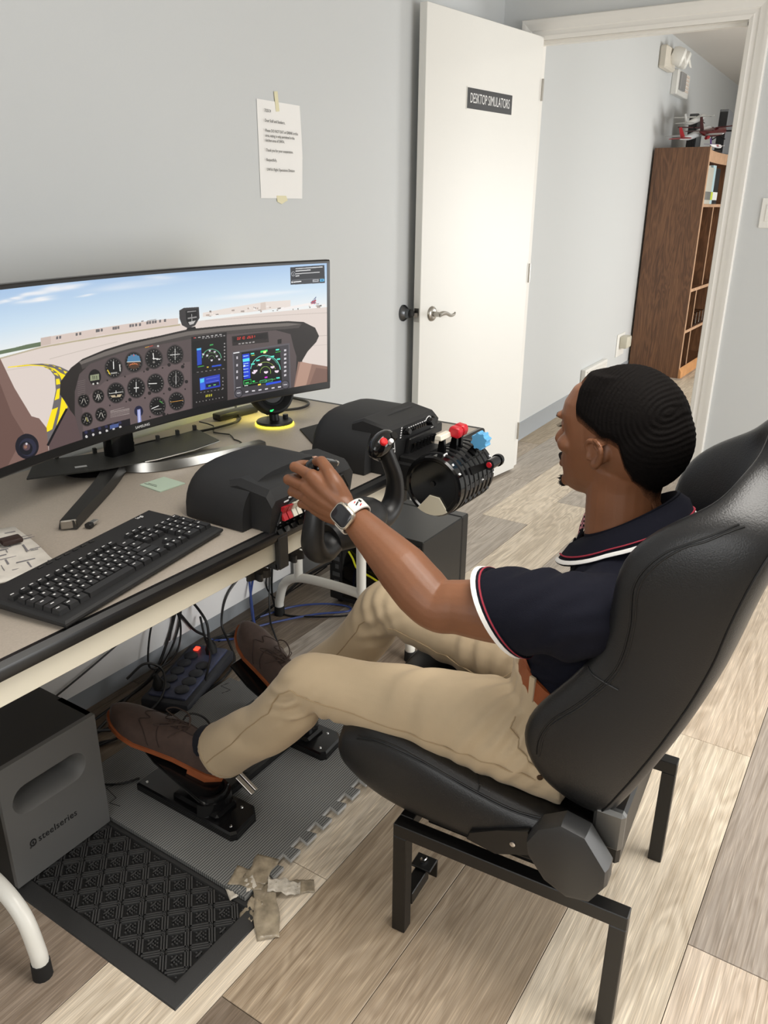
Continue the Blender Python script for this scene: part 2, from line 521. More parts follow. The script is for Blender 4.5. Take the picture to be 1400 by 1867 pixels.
# door stop on the back wall
ds = thing('door_stop', 'round dark metal door stop with rubber bumper on the back wall', 'door stop', (2.915, Y_W, 0.905))
M_dk = mat('dark_nickel', (96, 98, 100), 0.3, 1.0)
G().lathe([(0.001, 0), (0.034, 0), (0.034, 0.006), (0.028, 0.014), (0.020, 0.020), (0.018, 0.036), (0.001, 0.036)], (2.915, Y_W, 0.905), (0, -1, 0), 28).obj('base', M_dk, ds)
G().lathe([(0.001, 0.030), (0.015, 0.030), (0.0155, 0.047), (0.012, 0.05), (0.001, 0.050)], (2.915, Y_W, 0.905), (0, -1, 0), 20).obj('bumper', M_rubber, ds)
skew(ds)

# notice taped to the back wall
nt_ = thing('notice', 'white printed paper notice taped to the grey wall above the monitor', 'notice', (2.117, Y_W, 1.35))
def paper_grid(x0, x1, z0, z1, bow):
    g = G(); n = 8; rings = []
    for i in range(n+1):
        u = i/n
        row = []
        for j in range(7):
            v = j/6
            row.append(V((x0+(x1-x0)*u+0.008*(0.5-v)*0, Y_W-0.0015-bow*(u**2)*(1-abs(2*v-1))**0.8, z0+(z1-z0)*v)))
        rings.append(row)
    g.loft(rings, False, False, False)
    return g
px0, px1, pz0, pz1 = 2.010, 2.224, 1.348, 1.623
g = paper_grid(px0, px1, pz0, pz1, 0.006)
pm = g.obj('sheet', mat('paper', (240, 239, 237), 0.8), nt_, 0)
sol = pm.modifiers.new('thick', 'SOLIDIFY'); sol.thickness = 0.0004
lines = [('7/25/24', 1.601), ('Dear Staff and Students,', 1.573), ('Please DO NOT EAT or DRINK in this', 1.545), ('area, eating is only permitted in the', 1.531), ('kitchen area of LWFA.', 1.517),
         ('Thank you for your cooperation.', 1.489), ('Respectfully,', 1.461), ('LWFA- Flight Operations Division', 1.433)]
for s, z in lines:
    text_mesh(s, 0.0119, frame((px0+0.026, Y_W-0.009, 1.34+(z-1.34)*0.972), (1, 0, 0), (0, 0, 1)), M_ink, 'lettering', nt_, 0.86, 'LEFT', 0.0001, res=2)
M_tape = mat('masking_tape', (226, 220, 186), 0.6)
G().box((2.105, Y_W-0.003, 1.624), (0.017, 0.001, 0.055), Mx.Rotation(math.radians(-7), 3, 'Y')).obj('tape', M_tape, nt_)
G().prism([(2.088, Y_W-0.003, 1.356), (2.090, Y_W-0.003, 1.338), (2.112, Y_W-0.003, 1.331), (2.144, Y_W-0.003, 1.342), (2.136, Y_W-0.003, 1.356)], (0, 0.001, 0)).obj('tape', M_tape, nt_)
G().prism([(2.224, Y_W-0.004, 1.478), (2.230, Y_W-0.004, 1.473), (2.229, Y_W-0.004, 1.466), (2.224, Y_W-0.004, 1.465)], (0, 0.001, 0)).obj('tape', M_white, nt_)
skew(nt_)

# light switch right of the doorway
lw = thing('light_switch', 'white light switch plate on the wall right of the doorway', 'switch', (X_B, 0.575, 1.31))
G().bx(X_B-0.006, X_B, 0.537, 0.611, 1.251, 1.368, 0.002).obj('plate', M_white, lw)
G().bx(X_B-0.009, X_B-0.005, 0.557, 0.591, 1.277, 1.342, 0.001).obj('rocker', M_white, lw)

# ---- things in the hall
em = thing('emergency_light', 'white twin-head emergency light high on the hall wall', 'emergency light', (6.80, Y_W, 2.36))
G().bx(6.66, 6.95, Y_W-0.06, Y_W, 2.275, 2.425, 0.012).obj('housing', mat('ivory_plastic', (214, 208, 196), 0.5), em)
for i, x in enumerate((6.84, 7.00)):
    h = G()
    h.cyl((x, Y_W-0.04, 2.36), (x-0.02, Y_W-0.11, 2.37), 0.018, None, 12)
    h.lathe([(0.001, -0.05), (0.05, -0.05), (0.062, -0.02), (0.062, 0.03), (0.05, 0.045), (0.001, 0.05)], (x-0.01, Y_W-0.10, 2.365), (0.25, -0.9, -0.3), 20)
    hd = h.obj('lamp_head', M_white, em)
    for k in range(3):
        G().box((x-0.035+0.024*k, Y_W-0.149, 2.352), (0.008, 0.008, 0.095), Mx.Rotation(-0.3, 3, 'X'), 0.003).obj('lens_rib', M_white, hd)
al = thing('alarm_strobe', 'white fire alarm strobe with grey lens below the emergency light', 'alarm', (7.33, Y_W, 2.24))
G().bx(7.13, 7.56, Y_W-0.05, Y_W, 2.150, 2.325, 0.006).obj('housing', M_white, al)
G().bx(7.18, 7.35, Y_W-0.068, Y_W-0.045, 2.185, 2.31, 0.004).obj('strobe_lens', mat('grey_lens', (150, 150, 150), 0.25), al)
skew(em)
for k in range(5):
    G().bx(7.38, 7.52, Y_W-0.056, Y_W-0.048, 2.19+k*0.026, 2.205+k*0.026).obj('grille_bar', mat('alarm_cream', (222, 208, 196), 0.5), al)

skew(al)
vt = thing('wall_vent', 'white return air grille low on the hall wall', 'vent', (5.80, Y_W, 0.17))
G().bx(5.51, 6.05, Y_W-0.035, Y_W, 0.09, 0.235, 0.004).obj('frame', M_white, vt)
vl = G().bx(-0.235, 0.235, -0.004, 0.004, -0.004, 0.004).mesh('louver', M_trim)
for k in range(7):
    piece('louver', vl, vt, (5.78, Y_W-0.038, 0.105+k*0.018), (0.6, 0, 0))
skew(vt)
ou = thing('wall_outlet', 'white wall outlet with a plugged-in adapter beside the bookcase', 'outlet', (6.5, Y_W, 0.28))
G().bx(6.38, 6.60, Y_W-0.008, Y_W, 0.19, 0.37, 0.003).obj('plate', M_white, ou)
G().bx(6.44, 6.58, Y_W-0.07, Y_W-0.006, 0.255, 0.35, 0.014, 2).obj('adapter', mat('cream_plastic', (206, 202, 186), 0.4), ou)
skew(ou)

# bookcase
M_wal = wood_mat('walnut_laminate', (128, 90, 62), (76, 50, 34), 2, 0.45, False, 1.4)
M_walx = wood_mat('walnut_laminate_shelf', (122, 82, 55), (72, 46, 30), 0, 0.45)
M_edge = mat('pale_wood_edge', (188, 152, 122), 0.5, var=0.15, vscale=20)
bk = thing('bookcase', 'tall walnut laminate bookcase with pale edges standing in the hall', 'bookcase', (7.35, 1.66, 0))
bx0, bx1, by0, by1, bz = 6.80, 7.86, 1.515, 1.925, 1.745
G().bx(bx0, bx0+0.03, by0, by1, 0, bz).obj('side_panel', M_wal, bk)
G().bx(bx1-0.03, bx1, by0, by1, 0, bz).obj('side_panel', M_wal, bk)
G().bx(bx0+0.03, bx1-0.03, by1-0.012, by1, 0.0, bz).obj('back_panel', M_wal, bk)
G().bx(bx0+0.001, bx0+0.029, by0-0.004, by0, 0, bz).obj('edge_band', M_edge, bk)
def curved_front(z, zt, sag, name):
    g = G(); top = []; n = 10
    for i in range(n+1):
        u = i/n; top.append((bx0+0.03+(bx1-bx0-0.06)*u, by0+sag*(1-(2*u-1)**2)))
    g.loft([[V((x, y, z)), V((x, y, zt)), V((x, by1-0.012, zt)), V((x, by1-0.012, z))] for x, y in top])
    o = g.obj(name, M_walx, bk)
    e = G()
    e.loft([[V((x, y-0.003, z)), V((x, y-0.003, zt)), V((x, y, zt)), V((x, y, z))] for x, y in top])
    e.obj('edge_band', M_edge, o)
    return o
curved_front(1.645, 1.725, 0.03, 'top_shelf')
curved_front(1.322, 1.345, 0.05, 'shelf')
curved_front(0.688, 0.712, 0.0, 'shelf')
curved_front(0.362, 0.385, 0.0, 'shelf')
curved_front(0.045, 0.068, 0.0, 'shelf')
G().bx(7.28, 7.30, by0+0.02, by1-0.012, 0.712, 1.322).obj('divider', M_wal, bk)
G().bx(7.278, 7.302, by0+0.016, by0+0.02, 0.712, 1.322).obj('edge_band', M_edge, bk)
G().bx(7.06, 7.08, by0+0.01, by1-0.012, 0.068, 0.688).obj('divider', M_wal, bk)
G().bx(7.058, 7.082, by0+0.006, by0+0.01, 0.068, 0.688).obj('edge_band', M_edge, bk)
G().prism([(bx0, by0-0.002, 0), (bx0, by0-0.022, 0), (bx0, by0-0.020, 0.05), (bx0, by0-0.008, 0.075), (bx0, by0-0.002, 0.08)], (bx1-bx0, 0, 0)).obj('base_molding', mat('orange_wood', (196, 142, 92), 0.45, var=0.15, vscale=12), bk)
def book(x0, x1, y0, y1, z0, h, rgb, label, strip=None):
    b = thing('book', label, 'book', ((x0+x1)/2, (y0+y1)/2, z0), 'books and binders in the hall bookcase')
    G().bx(x0, x1, y0, y1, z0, z0+h, 0.002).obj('cover', mat('book_cover', rgb, 0.35), b)
    G().bx(x0+0.004, x1-0.004, y0+0.012, y1-0.004, z0+h-0.002, z0+h+0.0005).obj('pages', M_white, b)
    if strip: G().bx(x0+0.004, x1-0.004, y0-0.001, y0, z0+0.03, z0+0.09).obj('spine_label', mat('book_strip', strip, 0.4), b)
    return b
book(6.85, 6.98, 1.528, 1.78, 1.345, 0.275, (188, 186, 176), 'pale grey ring binder on the upper bookcase shelf', (120, 120, 116))
book(6.985, 7.12, 1.532, 1.78, 1.345, 0.265, (186, 184, 172), 'second pale binder with dark band on the upper shelf', (110, 110, 108))
book(7.125, 7.23, 1.540, 1.78, 1.345, 0.285, (178, 206, 214), 'pale blue and green spined folder on the upper shelf', (190, 206, 70))
book(7.24, 7.42, 1.545, 1.78, 1.345, 0.268, (22, 24, 26), 'thick black box file on the upper bookcase shelf', (226, 228, 228))
book(6.85, 6.875, 1.525, 1.79, 0.712, 0.22, (206, 206, 204), 'white booklet standing alone on the middle bookcase shelf')
# metal desk rack on the low shelf
rk = thing('wire_rack', 'small chrome wire rack on a low bookcase shelf', 'rack', (7.35, 1.6, 0.385))
for x in (7.16, 7.28, 7.40, 7.52):
    G().tube([(x, 1.54, 0.387), (x, 1.54, 0.48), (x, 1.70, 0.48), (x, 1.70, 0.387)], 0.005, 8).obj('loop', M_chrome, rk)
G().bx(7.15, 7.53, 1.535, 1.71, 0.385, 0.392).obj('tray', M_gloss, rk)

# grey document boxes on top
for x, y, h, w_, c, l in ((7.45, 1.80, 0.30, 0.20, (84, 86, 88), 'dark grey box file behind the model aeroplanes'), (7.62, 1.60, 0.335, 0.26, (112, 114, 117), 'tall grey box file at the front of the bookcase top')):
    b = thing('box_file', l, 'box', (x, y, 1.725))
    g = G(); g.prism([(x-w_/2, y-0.035, 1.725), (x+w_/2, y-0.035, 1.725), (x+w_/2, y-0.035, 1.725+h-0.02), (x-w_/2+0.01, y-0.035, 1.725+h)], (0, 0.07, 0), 0.003)
    g.obj('shell', mat('box_grey', c, 0.5), b)
    G().bx(x-w_/2-0.003, x-w_/2, y-0.03, y+0.03, 1.74, 1.725+h-0.02).obj('spine', mat('box_dark', (30, 30, 31), 0.5), b)
    b['group'] = 'box files on the bookcase top'

# model aeroplanes
def model_plane(label, c, yaw, pitch, L, rgb, tailrgb, wing=1.0, high=False, stand=True, engines=0, prop=False):
    c = V(c)
    R = Mx.Rotation(yaw, 3, 'Z') @ Mx.Rotation(-pitch, 3, 'Y')
    p = lambda x, y, z: c + R @ V((x*L, y*L, z*L))
    base = V((c.x, c.y, 1.727))
    t = thing('model_aeroplane', label, 'model', base, 'model aeroplanes on the bookcase')
    mb = mat('model_paint', rgb, 0.25); mt = mat('model_tail', tailrgb, 0.3)
    G().tube([p(-0.5, 0, 0.035), p(-0.42, 0, 0.03), p(-0.25, 0, 0.01), p(0.1, 0, 0), p(0.35, 0, 0), p(0.46, 0, -0.006), p(0.5, 0, -0.012)], [0.008*L, 0.02*L, 0.042*L, 0.055*L, 0.055*L, 0.042*L, 0.008*L], 14, 3).obj('fuselage', mb, t)
    zw = 0.045 if high else -0.03
    for s in (-1, 1):
        G().prism([p(0.14, 0.03*s, zw), p(0.02, 0.03*s, zw), p(-0.10*wing, 0.46*s*wing, zw+0.03), p(-0.05*wing, 0.46*s*wing, zw+0.03)], R @ V((0, 0, 0.012*L))).obj('wing', mb, t)
        G().prism([p(-0.40, 0.01*s, 0.04), p(-0.49, 0.01*s, 0.04), p(-0.53, 0.17*s, 0.045), p(-0.49, 0.17*s, 0.045)], R @ V((0, 0, 0.008*L))).obj('tailplane', mt, t)
        if engines:
            G().tube([p(0.10, 0.15*s, zw-0.035), p(0.02, 0.15*s, zw-0.035)], [0.028*L, 0.022*L], 12).obj('engine', mt, t)
    G().prism([p(-0.36, -0.005, 0.04), p(-0.49, -0.005, 0.05), p(-0.54, -0.005, 0.20), p(-0.47, -0.005, 0.20)], R @ V((0, 0.010*L, 0))).obj('tail_fin', mt, t)
    if prop:
        G().box(p(0.505, 0, -0.012), (0.006*L*1.5, 0.26*L, 0.02*L), R).obj('propeller', M_ink, t)
        for s in (-1, 1): G().tube([p(0.30, 0, -0.05), p(0.30, 0.08*s, -0.10)], 0.008*L, 6).obj('gear_leg', M_ink, t)
    g = G(); g.cyl(base, base+V((0, 0, 0.008)), 0.045, 0.04, 20); g.tube([base+V((0, 0, 0.006)), p(0, 0, -0.03)], 0.005, 8)
    g.obj('stand', M_ink, t)
    return t
model_plane('silver airliner model with red tail tip on the bookcase top', (7.00, 1.68, 1.845), math.radians(-12), math.radians(15), 0.50, (196, 198, 200), (150, 40, 46), 1.0, engines=1)
model_plane('pale grey propeller model tilted upward, highest on the bookcase', (7.16, 1.74, 1.955), math.radians(-6), math.radians(14), 0.42, (206, 207, 205), (198, 199, 198), 0.8, True, prop=True)
model_plane('dark maroon aeroplane model in the middle of the bookcase top', (7.18, 1.60, 1.868), math.radians(-4), math.radians(7), 0.62, (84, 30, 32), (60, 22, 24), 0.9, True, prop=True)
model_plane('small white freighter model with red lettering at the front edge', (7.10, 1.545, 1.765), math.radians(-6), math.radians(2), 0.26, (236, 236, 238), (92, 50, 130), 0.6)
text_mesh('FedEx', 0.022, frame((7.10, 1.528, 1.768), (0.995, -0.104, 0.035), (0, 0, 1)), mat('freighter_red', (204, 44, 62), 0.5), 'lettering', bpy.data.objects['model_aeroplane.003'], 1.0, 'CENTER', 0.0003)
# ================================================================ the desk
TZ = 0.74
TX0, TX1, TY0, TY1 = 0.12, 2.0, 0.957, 1.685
M_lam = mat('taupe_laminate', (170, 160, 148), 0.42, bump=0.12, bscale=500, var=0.06, vscale=260)
desk = thing('desk', 'long taupe laminate desk with black edge on white tube legs', 'desk', (0.9, 1.4, 0))
G().bx(TX0, TX1, TY0+0.012, TY1, TZ-0.030, TZ, 0.001).obj('desktop', M_lam, desk)
g = G()
prof = [(0.014, 0), (0.004, 0.0015), (-0.004, -0.004), (-0.007, -0.013), (-0.004, -0.024), (0.014, -0.029)]
g.loft([[V((x, TY0+a, TZ+b)) for a, b in prof] for x in (TX0, TX1)])
g.obj('edge_band', mat('black_vinyl_edge', (20, 20, 21), 0.28), desk)
g = G()
g.loft([[V((TX1-a+0.006, y, TZ+b)) for a, b in prof] for y in (TY0, TY1)])
g.obj('edge_band', mat('black_vinyl_edge_end', (20, 20, 21), 0.28), desk)
M_cream = mat('cream_laminate', (222, 216, 198), 0.4)
G().bx(TX0+0.02, TX1-0.02, TY0+0.010, TY0+0.03, TZ-0.072, TZ-0.030, 0.001).obj('front_rail', M_cream, desk)
G().bx(TX0+0.02, TX1-0.02, TY1-0.03, TY1-0.01, TZ-0.085, TZ-0.030).obj('back_rail', M_cream, desk)
G().bx(TX0+0.05, 1.98, TY1-0.012, TY1-0.002, 0.100, TZ-0.030).obj('back_panel', mat('white_gloss_laminate', (240, 241, 242), 0.18), desk)
def leg_frame(x, name='leg_frame'):
    ya, yb, zt, r = 1.10, 1.63, 0.165, 0.0155
    o = G().tube([(x, ya, 0.03), (x, ya+0.003, 0.06), (x, ya+0.028, 0.128), (x, ya+0.09, zt), (x, ya+0.2, zt+0.012), (x, yb-0.2, zt+0.012), (x, yb-0.09, zt), (x, yb-0.028, 0.128), (x, yb-0.003, 0.06), (x, yb, 0.03)], r, 12, 6).obj('leg_frame', M_tube, desk)
    for y in (ya, yb):
        G().cyl((x, y, 0.0), (x, y, 0.034), 0.0185, 0.0175, 14).obj('rubber_foot', M_rubber, o)
    for y in (1.285, 1.540):
        G().cyl((x, y, zt), (x, y, TZ-0.03), r, None, 12).obj('upright', M_tube, o)
    G().bx(x-0.02, x+0.02, 1.2, 1.62, TZ-0.036, TZ-0.030).obj('top_plate', M_tube, o)
leg_frame(0.552)
leg_frame(1.862)

# ---------------------------------------------------------------- curved ultrawide monitor
MQ = dict(xm=1.18, y0=1.42, R=1.8, yaw=0.02, z0=0.849, z1=1.196, tilt=-0.017)
MH = 0.606
def mon(s, z, d=0.0):
    """point on the monitor at arc length s, height z, d metres behind its front surface"""
    a = s/MQ['R']
    lx = (MQ['R']+d)*math.sin(a)
    ly = -MQ['R']*(1-math.cos(a))+d*math.cos(a)+(z-MQ['z0'])*math.tan(MQ['tilt'])
    c, s_ = math.cos(MQ['yaw']), math.sin(MQ['yaw'])
    return V((MQ['xm']+lx*c-ly*s_, MQ['y0']+lx*s_+ly*c, z))
mo = thing('monitor', 'black curved ultrawide monitor showing an aeroplane cockpit on the desk', 'monitor', (1.18, 1.42, TZ))
NS = 28
B0, B1, BS = 0.020, 0.0085, 0.0085
zi0, zi1 = MQ['z0']+B0, MQ['z1']-B1
g = G(); rings = []
for i in range(NS+1):
    s = -MH+2*MH*i/NS
    z0, z1 = MQ['z0'], MQ['z1']
    rings.append([mon(s, z0, 0.003), mon(s, z0+0.003, 0.0), mon(s, zi0, 0.0), mon(s, zi0, 0.003), mon(s, zi1, 0.003), mon(s, zi1, 0), mon(s, z1-0.003, 0.0), mon(s, z1, 0.003), mon(s, z1, 0.02), mon(s, z1-0.05, 0.045), mon(s, z0+0.06, 0.05), mon(s, z0, 0.025)])
g.loft(rings)
cs = g.obj('casing', mat('monitor_black', (22, 22, 23), 0.35), mo, 0.5)
for sgn in (-1, 1):
    g = G(); s1 = sgn*(MH-BS); s2 = sgn*(MH+0.0004)
    g.loft([[mon(s, zi0-0.001, 0.0), mon(s, zi1+0.001, 0.0), mon(s, zi1+0.001, 0.006), mon(s, zi0-0.001, 0.006)] for s in (s1, s2)])
    g.obj('bezel_side', mat('bezel_black', (12, 12, 13), 0.3), cs)
# lettering on the lower bezel, where the photograph shows it
nrm = (mon(0, 0.858)-mon(0, 0.858, 0.01)).normalized()
text_mesh('SAMSUNG', 0.0085, frame(mon(0.0, 0.859)+nrm*0.0006, (1, 0.02, 0), (0, 0, 1)), M_print, 'lettering', cs, 1.1, 'CENTER', 0.0002)
# picture panel
bm = bmesh.new(); uvl = bm.loops.layers.uv.new('uv'); cols = []
NSS = 40
for i in range(NSS+1):
    s = -(MH-BS)+2*(MH-BS)*i/NSS
    cols.append((bm.verts.new(mon(s, zi0, 0.0015)), bm.verts.new(mon(s, zi1, 0.0015))))
for i in range(NSS):
    f = bm.faces.new((cols[i][0], cols[i+1][0], cols[i+1][1], cols[i][1])); f.smooth = True
    for lp, uv in zip(f.loops, ((i/NSS, 0), ((i+1)/NSS, 0), ((i+1)/NSS, 1), (i/NSS, 1))): lp[uvl].uv = uv
me = bpy.data.meshes.new('screen'); bm.to_mesh(me); bm.free()
M_screen = bpy.data.materials.new('screen_picture'); M_screen.use_nodes = True
me.materials.append(M_screen)
scr = link('screen', me, mo)
plabel(scr, 'lit screen with instrument panel, apron and sky')
# stand: neck behind, hub, two splayed legs
G().box((1.195, 1.53, 0.845), (0.07, 0.035, 0.21), rotz(0.02), 0.008, 2).obj('neck', M_gloss, mo)
G().box((1.195, 1.487, 0.99), (0.14, 0.075, 0.14), rotz(0.02), 0.01).obj('mount', M_plast, mo)
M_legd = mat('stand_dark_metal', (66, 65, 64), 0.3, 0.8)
def stand_leg(p0, p1, p2, mt, name='stand_leg'):
    g = G(); P = catmull([p0, p1, p2], 8); rings = []
    for i, p in enumerate(P):
        t = (P[min(i+1, len(P)-1)]-P[max(i-1, 0)]).normalized(); n = V((-t.y, t.x, 0)).normalized()
        u = i/(len(P)-1); wd = 0.028-0.010*u; hh = 0.024-0.006*u
        b = V((p.x, p.y, TZ+0.002))
        rings.append([b-n*wd, b-n*wd*0.75+V((0, 0, hh)), b+n*wd*0.75+V((0, 0, hh)), b+n*wd])
    return g.loft(rings).obj(name, mt, mo, 0.4)
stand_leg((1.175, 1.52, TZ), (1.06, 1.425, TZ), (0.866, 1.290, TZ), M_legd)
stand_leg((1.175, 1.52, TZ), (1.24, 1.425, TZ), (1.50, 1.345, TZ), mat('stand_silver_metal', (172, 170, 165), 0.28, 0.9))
G().box((0.868, 1.288, TZ+0.012), (0.006, 0.030, 0.018), rotz(0.95), 0.002).obj('leg_tip', M_metal, mo)
g = G(); g.tube([(1.135, 1.555, TZ+0.004), (1.135, 1.555, TZ+0.012)], [0.07, 0.065], 24); g.box((1.195, 1.53, TZ+0.015), (0.12, 0.09, 0.03), None, 0.01)
g.obj('hub', M_gloss, mo)

# loose plastic cover lying over the stand
cv = thing('cover_strip', 'long thin dark plastic cover lying across the monitor stand', 'cover', (1.2, 1.5, TZ+0.028))
M_cov = mat('olive_black_plastic', (46, 46, 43), 0.5, bump=0.05, bscale=700)
F = [(0.955, 1.545), (1.098, 1.462), (1.217, 1.423), (1.32, 1.408), (1.412, 1.412)]
Bk = [(1.040, 1.640), (1.135, 1.590), (1.225, 1.552), (1.34, 1.537), (1.455, 1.535)]
g = G()
g.loft([[V((*a, 0.768)), V((*b, 0.768)), V((*b, 0.7715)), V((*a, 0.7715))] for a, b in zip([F[0]]+F, [(1.03, 1.65)]+Bk)][1:])
g.obj('plate', M_cov, cv, 0.3)
for i, u in enumerate((0.12, 0.33, 0.56, 0.72, 0.86, 0.99)):
    q = u*4; k = min(int(q), 3); f = q-k
    x = Bk[k][0]+(Bk[k+1][0]-Bk[k][0])*f; y = Bk[k][1]+(Bk[k+1][1]-Bk[k][1])*f
    G().box((x, y+0.004, 0.775), (0.009, 0.010, 0.016), rotz(-0.4), 0.001).obj('clip', M_cov, cv)
G().box((1.075, 1.518, 0.7719), (0.026, 0.011, 0.0006), rotz(-0.5)).obj('sticker', M_print, cv)
g = G(); g.tube([V((*F[2], 0.7685))-V((0.03, -0.01, 0)), V((*F[2], 0.7685)), V((*F[3], 0.7685)), V((*F[4], 0.7685))], 0.0018, 6)
g.obj('bright_edge', M_chrome, cv)

# notepaper
np_ = thing('note_sheet', 'pale green sheet of notepaper lying in front of the monitor leg', 'paper', (1.15, 1.34, TZ))
G().prism([(1.122, 1.380, TZ+0.0005), (1.190, 1.376, TZ+0.0005), (1.186, 1.303, TZ+0.0005), (1.115, 1.306, TZ+0.0005)], (0, 0, 0.002)).obj('sheet', mat('green_paper', (186, 205, 186), 0.8), np_)
for k in range(2):
    G().box((1.132+0.006*k, 1.356, TZ+0.0028), (0.0012, 0.040-0.012*k, 0.0003)).obj('writing', M_ink, np_)

# ---------------------------------------------------------------- speaker behind the monitor
sp = thing('desk_speaker', 'round black desk speaker on disc foot with yellow glow ring under monitor corner', 'speaker', (1.695, 1.468, TZ))
sc_ = V((1.70, 1.475, TZ))
G().lathe([(0.001, 0.004), (0.052, 0.004), (0.053, 0.009), (0.050, 0.013), (0.001, 0.014)], sc_, (0, 0, 1), 36).obj('foot', M_plast, sp)
G().lathe([(0.052, 0.0005), (0.0555, 0.0015), (0.0555, 0.0045), (0.052, 0.0055)], sc_, (0, 0, 1), 40, False).obj('glow_ring', mat('yellow_glow', (255, 236, 60), 0.4, emit=2.6), sp)
G().cyl(sc_+V((0, 0.0, 0.012)), sc_+V((0, 0.004, 0.045)), 0.014, 0.014, 16).obj('stem', M_plast, sp)
G().cyl(sc_+V((0.035, -0.012, 0.012)), sc_+V((0.035, -0.012, 0.024)), 0.008, None, 14).obj('knob', M_plast, sp)
fd = V((-0.35, -0.90, 0.28)).normalized()
bc = sc_+V((0, 0.012, 0.094))
g = G(); g.lathe([(0.001, -0.052), (0.035, -0.048), (0.056, -0.03), (0.066, -0.004), (0.067, 0.014), (0.062, 0.026), (0.056, 0.028), (0.044, 0.014), (0.040, 0.010), (0.001, 0.010)], bc, fd, 36)
bd = g.obj('body', M_matte, sp)
G().lathe([(0.041, 0.012), (0.036, 0.016), (0.030, 0.008), (0.016, 0.003), (0.014, 0.007), (0.006, 0.011), (0.001, 0.012)], bc, fd, 32).obj('cone', mat('speaker_cone', (44, 44, 46), 0.5), bd)
G().lathe([(0.001, 0), (0.020, 0), (0.020, 0.006), (0.001, 0.006)], bc-fd*0.050, -fd, 20).obj('rear_glow_light', mat('yellow_backlight', (255, 240, 120), 0.4, emit=60.0), sp)
rt = fd.cross(V((0, 0, 1))).normalized(); up = rt.cross(fd)
G().box(bc+fd*0.027-up*0.054+rt*0.018, (0.012, 0.003, 0.004)).obj('status_light', mat('green_led', (40, 230, 110), 0.4, emit=2.0), bd)
pb = thing('power_brick', 'flat black adapter lying behind the desk speaker', 'adapter', (1.69, 1.62, TZ))
G().box((1.705, 1.63, TZ+0.011), (0.15, 0.035, 0.020), rotz(-0.1), 0.004, 2).obj('housing', M_plast, pb)
bd2 = thing('mouse_pad', 'thin black pad corner showing left of the throttle unit', 'pad', (1.58, 1.33, TZ))
G().prism([(1.60, 1.26, TZ+0.0005), (1.78, 1.275, TZ+0.0005), (1.80, 1.36, TZ+0.0005), (1.69, 1.375, TZ+0.0005)], (0, 0, 0.004)).obj('pad', M_rubber, bd2)

# cords on the desk
def cord(label, pts, r=0.0032, m=None, sub=8, name='cord', n=6):
    P = [V((p[0], min(p[1], (TY1-0.018 if p[2] < 0.70 and p[0] < 1.95 else yw(p[0])-0.014)), p[2])) for p in pts]
    o = G().tube(P, r, n, sub).obj(name, m or M_cord)
    return tag(o, label, 'cord', 'cords and cables at the desk')
cord('black monitor cord running along the desk behind the cover strip', [(1.19, 1.60, TZ+0.006), (1.30, 1.62, TZ+0.006), (1.42, 1.60, TZ+0.007), (1.56, 1.57, TZ+0.006), (1.66, 1.575, TZ+0.006), (1.72, 1.64, TZ+0.006), (1.80, 1.72, TZ+0.006)], 0.0035)
cord('thin black wire kinked on the desk beside the cover strip', [(1.44, 1.40, TZ+0.003), (1.50, 1.42, TZ+0.003), (1.51, 1.455, TZ+0.003), (1.54, 1.50, TZ+0.003), (1.53, 1.55, TZ+0.003), (1.58, 1.60, TZ+0.003), (1.565, 1.64, TZ+0.012)], 0.0018, sub=2)
cord('black speaker cord curling behind the speaker', [(1.72, 1.52, TZ+0.02), (1.80, 1.56, TZ+0.006), (1.88, 1.52, TZ+0.006), (1.95, 1.55, TZ+0.006), (1.97, 1.66, TZ+0.006)], 0.004)
us = thing('usb_stub', 'tiny metal connector lying beside the dark monitor leg', 'connector', (0.905, 1.265, TZ))
G().box((0.908, 1.268, TZ+0.007), (0.022, 0.012, 0.006), rotz(0.3), 0.001).obj('shell', M_chrome, us)
G().box((0.896, 1.264, TZ+0.006), (0.014, 0.014, 0.010), rotz(0.3), 0.002).obj('grip', M_plast, us)

# folded paper chart and the two dark pieces on it
ch = thing('paper_chart', 'creased white printed chart lying at the desk edge left of the keyboard', 'paper', (0.72, 1.27, TZ))
g = G(); rings = []
for i in range(9):
    u = i/8
    a = V((0.815, 1.385, 0)).lerp(V((0.742, 1.135, 0)), u); b = V((0.60, 1.47, 0)).lerp(V((0.53, 1.20, 0)), u)
    row = []
    for j in range(7):
        v = j/6; p = a.lerp(b, v)
        row.append(V((p.x, p.y, TZ+0.004+0.006*math.sin(3.1*u+2*v)**2+(0.006*max(0, u-0.8)*5))))
    rings.append(row)
g.loft(rings, False, False, False)
M_chart = mat('chart_paper', (214, 209, 200), 0.85, var=0.10, vscale=34)
sh = g.obj('sheet', M_chart, ch)
sol = sh.modifiers.new('t', 'SOLIDIFY'); sol.thickness = 0.003
r2 = random.Random(3)
for k in range(26):
    u = r2.uniform(0.05, 0.92); v = r2.uniform(0.03, 0.40)
    a = V((0.815, 1.385, 0)).lerp(V((0.742, 1.135, 0)), u); b = V((0.60, 1.47, 0)).lerp(V((0.53, 1.20, 0)), u)
    p = a.lerp(b, v); z = TZ+0.005+0.006*math.sin(3.1*u+2*v)**2+(0.006*max(0, u-0.8)*5)
    G().box((p.x, p.y, z), (r2.uniform(0.012, 0.045), r2.choice((0.0012, 0.0012, 0.003)), 0.0006), rotz(-0.37+r2.choice((0, 0, 1.57)))).obj('print_mark', mat('chart_print', (120, 118, 122), 0.8) if k == 0 else bpy.data.materials['chart_print'], ch)
M_choc = mat('dark_brown_block', (50, 33, 28), 0.45, bump=0.1)
